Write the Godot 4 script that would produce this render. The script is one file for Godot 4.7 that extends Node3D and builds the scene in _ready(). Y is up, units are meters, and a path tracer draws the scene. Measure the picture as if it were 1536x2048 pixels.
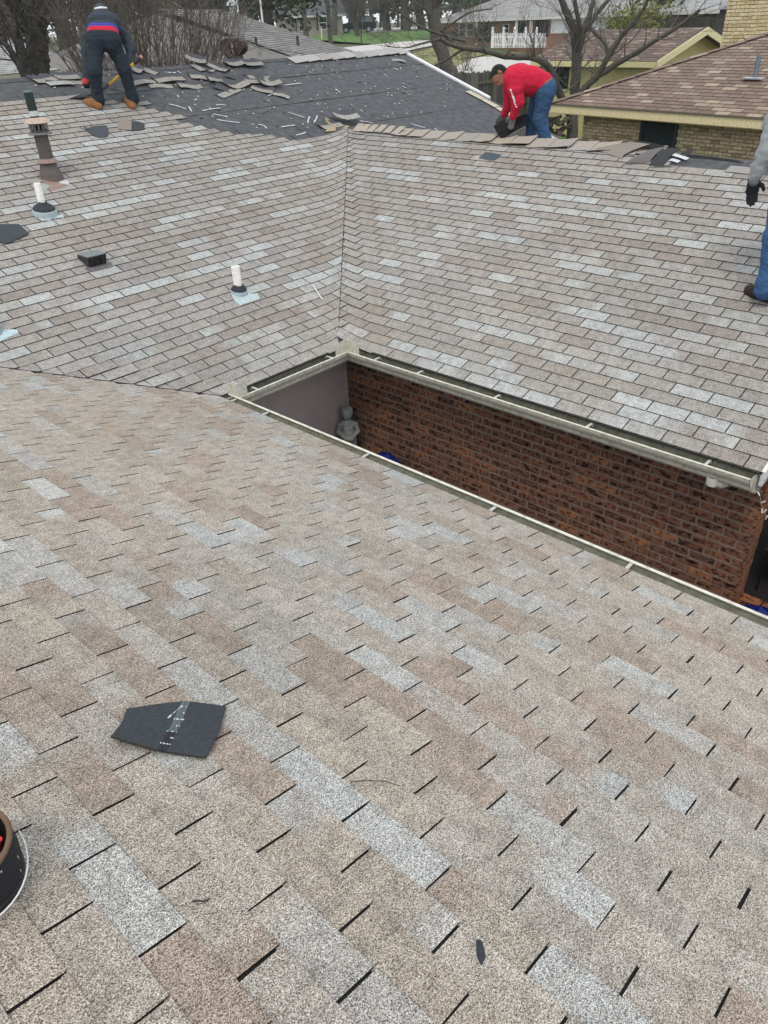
extends Node3D
# Roofers stripping an old three-tab shingle roof: three roof slopes round a narrow courtyard.
# Plan: x runs along the near and right eaves, z grows toward the viewer, y is up; the inner eave corner is the origin.

const CAM := Vector3(5.142393, 2.688881, 4.983972)
const RX := Vector3(0.7398954, -0.0335083, -0.6718869)
const RY := Vector3(0.3485936, -0.8351104, 0.4255268)
const RZ := Vector3(-0.5753584, -0.5490608, -0.6062136)
const FOC := 1493.0777
const EAVE := 1.561486          # distance between the two facing eaves
const TA := 0.310563            # pitch (tangent) of the near, left and right slopes
const TB := 0.355619
const TC := 0.354033
const TAB := 0.3048
const EXPO := 0.127
const RIDGE_B := -6.25
const RIDGE_C := -3.82
const RAKE := -7.93

var rng := RandomNumberGenerator.new()
var noise := FastNoiseLite.new()
var names := {}
var M := {}

# ---------------------------------------------------------------- mesh collector
class MB:
	var v := PackedVector3Array()
	var n := PackedVector3Array()
	var c := PackedColorArray()
	var uv := PackedVector2Array()
	func vert(p: Vector3, nn: Vector3, col: Color, t := Vector2.ZERO) -> void:
		v.append(p); n.append(nn); c.append(col); uv.append(t)
	func tri(a: Vector3, b: Vector3, d: Vector3, col: Color) -> void:      # counter-clockwise seen from outside
		var nn := (b - a).cross(d - a).normalized()
		vert(a, nn, col); vert(d, nn, col); vert(b, nn, col)
	func quad(a: Vector3, b: Vector3, d: Vector3, e: Vector3, col: Color) -> void:
		var nn := (d - a).cross(e - b).normalized()
		vert(a, nn, col, Vector2(0, 0)); vert(d, nn, col, Vector2(1, 1)); vert(b, nn, col, Vector2(1, 0))
		vert(a, nn, col, Vector2(0, 0)); vert(e, nn, col, Vector2(0, 1)); vert(d, nn, col, Vector2(1, 1))
	func quadc(a: Vector3, b: Vector3, d: Vector3, e: Vector3, c0: Color, c1: Color) -> void:   # a,e take c0; b,d take c1
		var nn := (d - a).cross(e - b).normalized()
		vert(a, nn, c0); vert(d, nn, c1); vert(b, nn, c1)
		vert(a, nn, c0); vert(e, nn, c0); vert(d, nn, c1)
	func hexa(p: Array, col: Color) -> void:      # p: 0-3 bottom ring ccw from above, 4-7 top ring
		quad(p[4], p[5], p[6], p[7], col); quad(p[3], p[2], p[1], p[0], col)
		for i in 4:
			var j := (i + 1) % 4
			quad(p[i], p[j], p[j + 4], p[i + 4], col)
	func box(ctr: Vector3, s: Vector3, col: Color, bs := Basis.IDENTITY) -> void:
		var h := s * 0.5
		var p := []
		for y in [-1.0, 1.0]:
			for q in [Vector2(-1, 1), Vector2(1, 1), Vector2(1, -1), Vector2(-1, -1)]:
				p.append(ctr + bs * Vector3(q.x * h.x, y * h.y, q.y * h.z))
		hexa(p, col)
	func bevel(ctr: Vector3, s: Vector3, r: float, col: Color, bs := Basis.IDENTITY) -> void:   # box with chamfered edges on its local +z face
		var h := s * 0.5
		var o := []
		var t := []
		for q in [Vector2(-1, -1), Vector2(1, -1), Vector2(1, 1), Vector2(-1, 1)]:
			o.append(ctr + bs * Vector3(q.x * h.x, q.y * h.y, h.z - r))
			t.append(ctr + bs * Vector3(q.x * (h.x - r), q.y * (h.y - r), h.z))
		quad(t[0], t[1], t[2], t[3], col)
		for i in 4:
			var j := (i + 1) % 4
			var bi: Vector3 = o[i] - bs * Vector3(0, 0, s.z - r)
			var bj: Vector3 = o[j] - bs * Vector3(0, 0, s.z - r)
			quad(o[i], o[j], t[j], t[i], col); quad(bi, bj, o[j], o[i], col)
	func tube(p: Array, r: Array, sides: int, col: Color, cap := true) -> void:
		var rings := []
		var nrm := []
		var up := Vector3(0.31, 0.9, 0.17)
		for i in p.size():
			var d: Vector3 = (p[mini(i + 1, p.size() - 1)] - p[maxi(i - 1, 0)]).normalized()
			if absf(d.dot(up)) > 0.95:
				up = Vector3(0.9, 0.1, -0.4)
			var a := d.cross(up).normalized()
			var b := d.cross(a)
			up = a.cross(d)
			var ring := []
			var rn := []
			for k in sides:
				var w := TAU * k / sides
				var o := a * cos(w) + b * sin(w)
				ring.append(p[i] + o * r[i]); rn.append(o)
			rings.append(ring); nrm.append(rn)
		for i in p.size() - 1:
			for k in sides:
				var j := (k + 1) % sides
				var q0: Vector3 = rings[i][k]; var q1: Vector3 = rings[i][j]
				var q2: Vector3 = rings[i + 1][j]; var q3: Vector3 = rings[i + 1][k]
				vert(q0, nrm[i][k], col); vert(q2, nrm[i + 1][j], col); vert(q1, nrm[i][j], col)
				vert(q0, nrm[i][k], col); vert(q3, nrm[i + 1][k], col); vert(q2, nrm[i + 1][j], col)
		if cap:
			for e in [0, p.size() - 1]:
				for k in sides:
					var a2: Vector3 = rings[e][k]; var b2: Vector3 = rings[e][(k + 1) % sides]
					if e == 0: tri(p[e], b2, a2, col)
					else: tri(p[e], a2, b2, col)
	func lathe(prof: Array, sides: int, xf: Transform3D, col: Color) -> void:   # prof: Vector2(radius, height) from bottom to top
		for i in prof.size() - 1:
			var a: Vector2 = prof[i]; var b: Vector2 = prof[i + 1]
			var d := (b - a).normalized()
			var nn := Vector2(d.y, -d.x)
			for k in sides:
				var w0 := TAU * k / sides; var w1 := TAU * (k + 1) / sides
				var e0 := Vector3(cos(w0), 0, sin(w0)); var e1 := Vector3(cos(w1), 0, sin(w1))
				var n0 := xf.basis * (e0 * nn.x + Vector3(0, nn.y, 0)); var n1 := xf.basis * (e1 * nn.x + Vector3(0, nn.y, 0))
				var q0 := xf * (e0 * a.x + Vector3(0, a.y, 0)); var q1 := xf * (e1 * a.x + Vector3(0, a.y, 0))
				var q2 := xf * (e1 * b.x + Vector3(0, b.y, 0)); var q3 := xf * (e0 * b.x + Vector3(0, b.y, 0))
				vert(q0, n0, col); vert(q1, n1, col); vert(q2, n1, col)
				vert(q0, n0, col); vert(q2, n1, col); vert(q3, n0, col)
	func sheet(top: Array, thick: float, col: Color, under: Color) -> void:    # grid of rows of points, thickened downward along the normal
		var bot := []
		for i in top.size():
			var row := []
			for j in top[i].size():
				var di: Vector3 = top[mini(i + 1, top.size() - 1)][j] - top[maxi(i - 1, 0)][j]
				var dj: Vector3 = top[i][mini(j + 1, top[i].size() - 1)] - top[i][maxi(j - 1, 0)]
				row.append(top[i][j] - dj.cross(di).normalized() * thick)
			bot.append(row)
		for i in top.size() - 1:
			for j in top[i].size() - 1:
				quad(top[i][j], top[i][j + 1], top[i + 1][j + 1], top[i + 1][j], col)
				quad(bot[i + 1][j], bot[i + 1][j + 1], bot[i][j + 1], bot[i][j], under)
		var last := top.size() - 1
		for j in top[0].size() - 1:
			quad(bot[0][j], bot[0][j + 1], top[0][j + 1], top[0][j], under)
			quad(top[last][j], top[last][j + 1], bot[last][j + 1], bot[last][j], under)
		for i in last:
			var e: int = top[i].size() - 1
			quad(bot[i + 1][0], bot[i][0], top[i][0], top[i + 1][0], under)
			quad(bot[i][e], bot[i + 1][e], top[i + 1][e], top[i][e], under)
	func mesh() -> ArrayMesh:
		var a := []
		a.resize(Mesh.ARRAY_MAX)
		a[Mesh.ARRAY_VERTEX] = v; a[Mesh.ARRAY_NORMAL] = n; a[Mesh.ARRAY_COLOR] = c; a[Mesh.ARRAY_TEX_UV] = uv
		var m := ArrayMesh.new()
		m.add_surface_from_arrays(Mesh.PRIMITIVE_TRIANGLES, a)
		return m

# ---------------------------------------------------------------- naming, tagging
func numbered(called: String) -> String:
	if not names.has(called):
		names[called] = 0
		return called
	names[called] += 1
	return "%s_%03d" % [called, names[called]]

func tag(o: Node3D, label: String, category: String, group := "") -> Node3D:
	o.set_meta("label", label); o.set_meta("category", category)
	if group != "": o.set_meta("group", group)
	return o

func thing(called: String, at_: Vector3, label: String, category: String, group := "") -> Node3D:
	var o := Node3D.new()
	o.name = numbered(called); add_child(o); o.position = at_
	return tag(o, label, category, group)

func base_of(p: Node3D) -> Vector3:
	var s := Vector3.ZERO
	while p != self:
		s += p.position
		p = p.get_parent()
	return s

# commits a collector whose points are in world coordinates as one mesh under a parent
func part(called: String, mb: MB, m: Material, parent: Node3D, label := "", stuff := false) -> MeshInstance3D:
	var o := MeshInstance3D.new()
	o.mesh = mb.mesh(); o.material_override = m; o.name = called
	parent.add_child(o, true); o.position = -base_of(parent)
	if label != "": o.set_meta("label", label)
	if stuff: o.set_meta("kind", "stuff")
	return o

func single(called: String, mb: MB, m: Material, label: String, category: String, group := "") -> MeshInstance3D:
	# one-mesh thing: its node stands at the foot of its bounds
	var o := MeshInstance3D.new()
	var lo := mb.v[0]; var hi := mb.v[0]
	for p in mb.v:
		lo = lo.min(p); hi = hi.max(p)
	var b := Vector3((lo.x + hi.x) * 0.5, lo.y, (lo.z + hi.z) * 0.5)
	for i in mb.v.size(): mb.v[i] -= b
	o.mesh = mb.mesh(); o.material_override = m; o.name = numbered(called); o.position = b
	add_child(o); tag(o, label, category, group)
	return o

func struct(called: String, mb: MB, m: Material, kind := "structure") -> MeshInstance3D:
	var o := MeshInstance3D.new()
	o.mesh = mb.mesh(); o.material_override = m; o.name = numbered(called); o.set_meta("kind", kind)
	add_child(o)
	return o

# ---------------------------------------------------------------- geometry of the place
func ray(px: float, py: float) -> Vector3:
	var a := (px - 768.0) / FOC; var b := (py - 1024.0) / FOC
	return RX * a + RY * b + RZ

func meet(px: float, py: float, nn: Vector3, d: float) -> Vector3:
	var r := ray(px, py)
	return CAM + r * ((d - nn.dot(CAM)) / nn.dot(r))

func on_a(px: float, py: float, lift := 0.0) -> Vector3: return meet(px, py, Vector3(0, 1, -TA), -TA * EAVE + lift)
func on_b(px: float, py: float, lift := 0.0) -> Vector3: return meet(px, py, Vector3(TB, 1, 0), lift)
func on_c(px: float, py: float, lift := 0.0) -> Vector3: return meet(px, py, Vector3(0, 1, TC), lift)
func on_y(px: float, py: float, y: float) -> Vector3: return meet(px, py, Vector3.UP, y)
func on_z(px: float, py: float, z: float) -> Vector3: return meet(px, py, Vector3.BACK, z)
func far_at(px: float, py: float, dist: float) -> Vector3:
	var r := ray(px, py)
	return CAM + r * (dist / Vector2(r.x, r.z).length())

func soft_max(a: float, b: float, k: float) -> float:
	var h := maxf(k - absf(a - b), 0.0) / k
	return maxf(a, b) + h * h * k * 0.25

func fold(z: float) -> float: return z if z > RIDGE_C else 2.0 * RIDGE_C - z

func roof_y(s: int, x: float, z: float) -> float:
	if s == 0: return TA * (z - EAVE)
	if s == 1:
		var y := -TB * x
		if z < 0.1: return soft_max(y, -TC * fold(z), 0.15)
		return y
	return soft_max(-TC * fold(z), -TB * x, 0.15)

# slope coordinates (u along the eave, v up the slope, h above the deck) to the world
func slope(s: int, u: float, v: float, h: float) -> Vector3:
	if s == 0:
		var c0 := 1.0 / sqrt(1.0 + TA * TA); var z := EAVE + v * c0
		return Vector3(u, TA * (z - EAVE), z) + Vector3(0, c0, -c0 * TA) * h
	if s == 1:
		var c1 := 1.0 / sqrt(1.0 + TB * TB); var x := -v * c1
		return Vector3(x, roof_y(1, x, -u), -u) + Vector3(c1 * TB, c1, 0) * h
	var c2 := 1.0 / sqrt(1.0 + TC * TC); var z2 := -v * c2
	return Vector3(u, roof_y(2, u, z2), z2) + Vector3(0, c2, c2 * TC) * h

func up_of(s: int) -> Vector3:
	return [Vector3(0, 1, -TA), Vector3(TB, 1, 0), Vector3(0, 1, TC)][s].normalized()

func land(x: float, z: float) -> float:
	var y := clampf(-1.27 - 0.116 * x + 0.055 * z, -2.2, 1.55)
	y += 0.05 * noise.get_noise_2d(x * 3.0, z * 3.0)
	if x > -3.0 and x < 9.0 and z > -4.4 and z < 9.0: y = minf(y, -1.6)
	return y

func on_land(px: float, py: float) -> Vector3:
	var r := ray(px, py)
	var t := 6.0
	for i in 400:
		var p := CAM + r * t
		if p.y < land(p.x, p.z): break
		t += 0.5
	return CAM + r * t

# ---------------------------------------------------------------- materials
func srgb(c: Color) -> Color: return c.linear_to_srgb()

func mat(c: Color, rough := 0.9, metal := 0.0) -> StandardMaterial3D:
	var m := StandardMaterial3D.new()
	m.albedo_color = srgb(c); m.roughness = rough; m.metallic = metal
	m.metallic_specular = 0.4
	return m

func vmat(rough := 0.9, tex: Texture2D = null, scale := 1.0) -> StandardMaterial3D:
	var m := mat(Color(1, 1, 1), rough)
	m.vertex_color_use_as_albedo = true
	if tex: tri_tex(m, tex, scale)
	return m

func tri_tex(m: StandardMaterial3D, tex: Texture2D, scale: float) -> StandardMaterial3D:
	m.albedo_texture = tex; m.uv1_triplanar = true; m.uv1_world_triplanar = true; m.uv1_scale = Vector3.ONE * scale
	return m

func bump(m: StandardMaterial3D, tex: Texture2D, cm: float) -> StandardMaterial3D:
	m.heightmap_enabled = true; m.heightmap_texture = tex; m.heightmap_scale = cm
	return m

func ramp_at(stops: Array, t: float) -> Color:
	for i in stops.size() - 1:
		if t <= stops[i + 1][0]:
			var a: float = stops[i][0]; var b: float = stops[i + 1][0]
			return (stops[i][1] as Color).lerp(stops[i + 1][1], clampf((t - a) / maxf(b - a, 0.0001), 0, 1))
	return stops[stops.size() - 1][1]

# seamless noise mapped through colour stops (linear colours)
func noise_tex(sd: int, freq: float, size: int, stops: Array, octaves := 4, stretch := 1) -> ImageTexture:
	var f := FastNoiseLite.new()
	f.seed = sd; f.frequency = freq; f.fractal_octaves = octaves; f.noise_type = FastNoiseLite.TYPE_SIMPLEX
	var im := f.get_seamless_image(size, size)
	var src := im.get_data()
	var lut := PackedByteArray()
	for i in 256:
		var c := srgb(ramp_at(stops, i / 255.0))
		lut.append(int(clampf(c.r, 0, 1) * 255)); lut.append(int(clampf(c.g, 0, 1) * 255)); lut.append(int(clampf(c.b, 0, 1) * 255))
	var out := PackedByteArray()
	out.resize(size * size * 3)
	for y in size:
		for x in size:
			var g: int = src[((y / stretch) % size) * size + x] * 3
			var o := (y * size + x) * 3
			out[o] = lut[g]; out[o + 1] = lut[g + 1]; out[o + 2] = lut[g + 2]
	return ImageTexture.create_from_image(Image.create_from_data(size, size, false, Image.FORMAT_RGB8, out))

# mineral granules: every grain gets its own tone
func grain_tex(sd: int, cells: int, size: int, tones: Array, soft: float) -> Array:
	var r := RandomNumberGenerator.new()
	r.seed = sd
	var f := FastNoiseLite.new()
	f.seed = sd; f.frequency = 0.02; f.fractal_octaves = 4
	var low := f.get_seamless_image(cells, cells).get_data()
	var d := PackedByteArray(); d.resize(cells * cells * 3)
	var hgt := PackedByteArray(); hgt.resize(cells * cells)
	for i in cells * cells:
		var c: Color = tones[r.randi() % tones.size()]
		var k := r.randf_range(0.78, 1.22) * (1.0 + (low[i] / 255.0 - 0.5) * soft)
		var s := srgb(Color(minf(c.r * k, 1), minf(c.g * k, 1), minf(c.b * k, 1)))
		d[i * 3] = int(s.r * 255); d[i * 3 + 1] = int(s.g * 255); d[i * 3 + 2] = int(s.b * 255)
		hgt[i] = r.randi() % 256
	var im := Image.create_from_data(cells, cells, false, Image.FORMAT_RGB8, d)
	im.resize(size, size, Image.INTERPOLATE_CUBIC)
	var ih := Image.create_from_data(cells, cells, false, Image.FORMAT_L8, hgt)
	ih.resize(size, size, Image.INTERPOLATE_CUBIC)
	return [ImageTexture.create_from_image(im), ImageTexture.create_from_image(ih)]

func make_materials() -> void:
	var tones := [Color(.62, .60, .57), Color(.52, .48, .43), Color(.36, .31, .26), Color(.22, .19, .165), Color(.86, .85, .83), Color(.11, .095, .085), Color(.60, .55, .48), Color(.44, .42, .40), Color(.94, .93, .91), Color(.07, .062, .057), Color(.50, .45, .42)]
	var g := grain_tex(11, 310, 1024, tones, 0.45)
	M.shingle = bump(vmat(0.95, g[0], 1.6), g[1], 0.12)
	M.shingle_far = vmat(0.95, noise_tex(5, 0.05, 256, [[0.0, Color(.55, .55, .55)], [0.5, Color(.8, .8, .8)], [1.0, Color(1, 1, 1)]]), 1.5)
	var dark := grain_tex(12, 220, 512, [Color(.085, .09, .095), Color(.05, .055, .06), Color(.12, .125, .13), Color(.07, .07, .075)], 0.6)
	M.headlap = vmat(0.95, dark[0], 2.0)
	var felt := noise_tex(21, 0.012, 512, [[0.0, Color(.050, .051, .055)], [0.45, Color(.074, .076, .081)], [0.7, Color(.090, .092, .097)], [1.0, Color(.125, .124, .125)]], 5)
	M.felt = bump(tri_tex(mat(Color(1, 1, 1), 0.85), felt, 0.9), noise_tex(22, 0.02, 512, [[0.0, Color.BLACK], [1.0, Color.WHITE]], 4, 3), 0.7)
	M.deck = mat(Color(.012, .012, .012), 0.95)  # near black paints in the shaded granules seen through the slots
	M.torn = vmat(0.9, noise_tex(23, 0.05, 256, [[0.0, Color(.6, .6, .6)], [1.0, Color(1, 1, 1)]]), 3.0)
	M.tape = mat(Color(.72, .73, .74), 0.5)
	M.plain = vmat(0.7)
	M.gloss = vmat(0.35)
	M.dusty = vmat(0.85, noise_tex(24, 0.03, 256, [[0.0, Color(.72, .70, .66)], [0.6, Color(.95, .94, .92)], [1.0, Color(1, 1, 1)]], 5), 2.0)
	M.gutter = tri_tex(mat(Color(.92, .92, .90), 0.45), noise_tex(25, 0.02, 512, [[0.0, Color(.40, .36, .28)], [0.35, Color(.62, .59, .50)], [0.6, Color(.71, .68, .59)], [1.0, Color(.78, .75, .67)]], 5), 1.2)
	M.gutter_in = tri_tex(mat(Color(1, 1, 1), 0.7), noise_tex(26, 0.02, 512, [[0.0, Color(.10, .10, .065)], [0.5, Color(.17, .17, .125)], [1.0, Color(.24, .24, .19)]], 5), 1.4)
	M.brick = vmat(0.92, noise_tex(27, 0.020, 512, [[0.0, Color(.16, .12, .11)], [0.24, Color(.30, .24, .21)], [0.40, Color(.70, .64, .60)], [0.6, Color(.88, .85, .82)], [1.0, Color(1, 1, 1)]], 4), 1.5)
	M.mortar = tri_tex(mat(Color(1, 1, 1), 0.95), noise_tex(28, 0.06, 256, [[0.0, Color(.17, .135, .105)], [1.0, Color(.31, .255, .205)]]), 2.0)
	M.ybrick = vmat(0.92, noise_tex(29, 0.03, 512, [[0.0, Color(.35, .3, .25)], [0.3, Color(.62, .58, .5)], [0.55, Color(.95, .93, .9)], [1.0, Color(1, 1, 1)]], 5), 1.1)
	M.siding = tri_tex(mat(Color(1, 1, 1), 0.8), noise_tex(30, 0.015, 256, [[0.0, Color(.42, .345, .335)], [1.0, Color(.48, .40, .39)]]), 0.8)
	M.bark = bump(tri_tex(mat(Color(1, 1, 1), 0.95), noise_tex(31, 0.03, 256, [[0.0, Color(.045, .038, .032)], [0.5, Color(.10, .088, .075)], [1.0, Color(.19, .17, .15)]], 4, 1), 1.6), noise_tex(32, 0.04, 256, [[0.0, Color.BLACK], [1.0, Color.WHITE]]), 2.0)
	M.twig = vmat(0.95)
	M.leaf = vmat(0.8)
	M.leaf.backlight_enabled = true; M.leaf.backlight = Color(.12, .14, .05)
	M.metal = vmat(0.4); M.metal.metallic = 0.8
	M.glass = mat(Color(.02, .028, .03), 0.08)
	M.denim = vmat(0.9, noise_tex(33, 0.06, 256, [[0.0, Color(.55, .6, .65)], [0.5, Color(.8, .82, .85)], [1.0, Color(1, 1, 1)]], 5), 3.0)
	M.cloth = vmat(0.9, noise_tex(34, 0.02, 256, [[0.0, Color(.78, .78, .78)], [1.0, Color(1, 1, 1)]]), 3.0)
	var fold_n := noise_tex(44, 0.016, 256, [[0.0, Color.BLACK], [0.5, Color(.3, .3, .3)], [1.0, Color.WHITE]], 3, 2)
	bump(M.denim, fold_n, 1.2); bump(M.cloth, fold_n, .8)
	M.skin = vmat(0.6)
	M.wood = vmat(0.95, noise_tex(35, 0.05, 256, [[0.0, Color(.5, .48, .45)], [0.5, Color(.8, .78, .75)], [1.0, Color(1, 1, 1)]], 5), 2.0)
	M.stone = bump(tri_tex(mat(Color(1, 1, 1), 0.95), noise_tex(36, 0.05, 256, [[0.0, Color(.22, .235, .225)], [1.0, Color(.42, .44, .42)]], 5), 3.0), noise_tex(37, 0.07, 256, [[0.0, Color.BLACK], [1.0, Color.WHITE]]), 0.4)
	M.grass = tri_tex(mat(Color(1, 1, 1), 0.95), noise_tex(38, 0.03, 512, [[0.0, Color(.05, .10, .02)], [0.5, Color(.085, .17, .035)], [1.0, Color(.14, .22, .06)]], 5), 0.22)
	M.dry = tri_tex(mat(Color(1, 1, 1), 0.95), noise_tex(39, 0.02, 512, [[0.0, Color(.11, .13, .04)], [0.5, Color(.20, .20, .075)], [1.0, Color(.30, .27, .12)]], 5), 0.12)
	M.yard = tri_tex(mat(Color(1, 1, 1), 0.95), noise_tex(40, 0.015, 512, [[0.0, Color(.04, .05, .02)], [0.4, Color(.07, .09, .03)], [0.7, Color(.11, .095, .05)], [1.0, Color(.15, .125, .08)]], 5), 0.15)
	M.concrete = tri_tex(mat(Color(1, 1, 1), 0.9), noise_tex(41, 0.02, 512, [[0.0, Color(.42, .40, .37)], [0.5, Color(.52, .50, .47)], [1.0, Color(.58, .56, .53)]], 5), 0.2)
	M.tarp = vmat(0.4)

# tone of one shingle tab
func tab_tone(near: bool) -> Color:
	var t := rng.randf()
	var k := rng.randf_range(0.93, 1.07)
	var c := Color(.645, .632, .615)
	if t < 0.125: c = Color(.82, .885, .91)
	elif t < 0.21: c = Color(.75, .775, .78)
	elif t < 0.31: c = Color(.58, .54, .51)
	elif t < 0.46: c = Color(.625, .605, .57)
	elif t < 0.62: c = Color(.675, .672, .665)
	if near:
		c = Color(.72, .685, .63)
		if t < .14: c = Color(.785, .825, .83)
		elif t < .24: c = Color(.745, .75, .735)
		elif t < .42: c = Color(.645, .56, .49)
		elif t < .56: c = Color(.70, .65, .575)
		elif t < .70: c = Color(.73, .70, .655)
	return Color(minf(c.r * k, 1), minf(c.g * k, 1), minf(c.b * k, 1))

# slow wear over the slope: washed and dusty patches and faint streaks down the fall
func weather(s: int, u: float, v: float, c: Color) -> Color:
	var k := 1.0 + .10 * noise.get_noise_3d(u * 55.0, v * 40.0, s * 90.0) + .07 * noise.get_noise_3d(u * 420.0, v * 30.0, 40.0 + s * 90.0)
	if s == 1:      # rust and soot washed down from the box vent, and below the flue
		k -= .17 * exp(-pow((u + 1.22) / .26, 2.0) - pow((v - 2.05) / .34, 2.0)) + .07 * exp(-pow((u + .6) / .3, 2.0) - pow((v - 3.3) / .5, 2.0))
	var w := .03 * noise.get_noise_3d(u * 40.0, v * 40.0, 300.0 + s * 90.0)
	return Color(minf(c.r * (k + w), 1), minf(c.g * k, 1), minf(c.b * (k - w), 1))

const STARTER := Color(.07, .066, .06)  # dark tone paints in the shade of the eave slots
const EDGE := Color(.035, .034, .033)

# one tab over slope s between u0..u1 (bottom) and w0..w1 (top)
func lay_tab(mb: MB, s: int, u0: float, u1: float, w0: float, w1: float, v: float, c0: Color, c1: Color, split: float, segs: int, skew := 0.0, top := EXPO + 0.012, lift := 0.0) -> void:
	var hb := 0.0100 + lift; var ht := 0.0016 + lift * 0.4
	if s == 0:      # keep the faces turned outward on the mirrored slope
		var sw := u0; u0 = u1; u1 = sw
		sw = w0; w0 = w1; w1 = sw
	for i in segs:
		var t0 := float(i) / segs; var t1 := float(i + 1) / segs
		var a := slope(s, lerpf(u0, u1, t0), v + skew * (t0 - 0.5), hb); var b := slope(s, lerpf(u0, u1, t1), v + skew * (t1 - 0.5), hb)
		var d := slope(s, lerpf(w0, w1, t1), v + top, ht); var e := slope(s, lerpf(w0, w1, t0), v + top, ht)
		var ca := c0 if t0 < split - 0.13 else (c1 if t0 > split + 0.13 else c0.lerp(c1, 0.5))
		var cb := c0 if t1 < split - 0.13 else (c1 if t1 > split + 0.13 else c0.lerp(c1, 0.5))
		mb.quadc(a, b, d, e, ca, cb)
		var a0 := slope(s, lerpf(u0, u1, t0), v + skew * (t0 - 0.5), -0.0005); var b0 := slope(s, lerpf(u0, u1, t1), v + skew * (t1 - 0.5), -0.0005)
		mb.quad(a0, b0, b, a, EDGE)
		if i == 0: mb.quad(slope(s, w0, v + top, -0.001), a0, a, e, EDGE)
		if i == segs - 1: mb.quad(b0, slope(s, w1, v + top, -0.001), d, b, EDGE)

# lines in plan that bound the slopes
func valley_z(x: float) -> float:             # cut line between the left and right slopes
	var p := on_c(697, 262); var q := on_c(679, 660)
	return lerpf(q.z, p.z, (x - q.x) / (p.x - q.x))
func valley_x(z: float) -> float:
	var p := on_c(697, 262); var q := on_c(679, 660)
	return lerpf(q.x, p.x, (z - q.z) / (p.z - q.z))
func hollow_x(z: float) -> float: return -(z - EAVE) * TA / TB      # near / left slope valley
func hollow_z(x: float) -> float: return EAVE - x * TB / TA

# highest course still lying on the left slope, by position along its eave
func stripped_b(u: float) -> float:
	var k := [[-9.0, 47.0], [0.0, 47.0], [0.72, 47.0], [0.76, 46.0], [1.2, 44.4], [1.37, 43.9], [1.55, 41.0], [1.73, 37.8], [2.0, 35.2], [2.42, 33.3], [2.88, 31.0], [3.3, 30.9], [9.0, 30.4]]
	for i in k.size() - 1:
		if u <= k[i + 1][0]: return lerpf(k[i][1], k[i + 1][1], (u - k[i][0]) / (k[i + 1][0] - k[i][0]))
	return 30.0
func stripped_c(x: float) -> float:
	if x < 1.2: return 31.0
	if x < 1.55: return 30.0
	return 29.0

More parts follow.
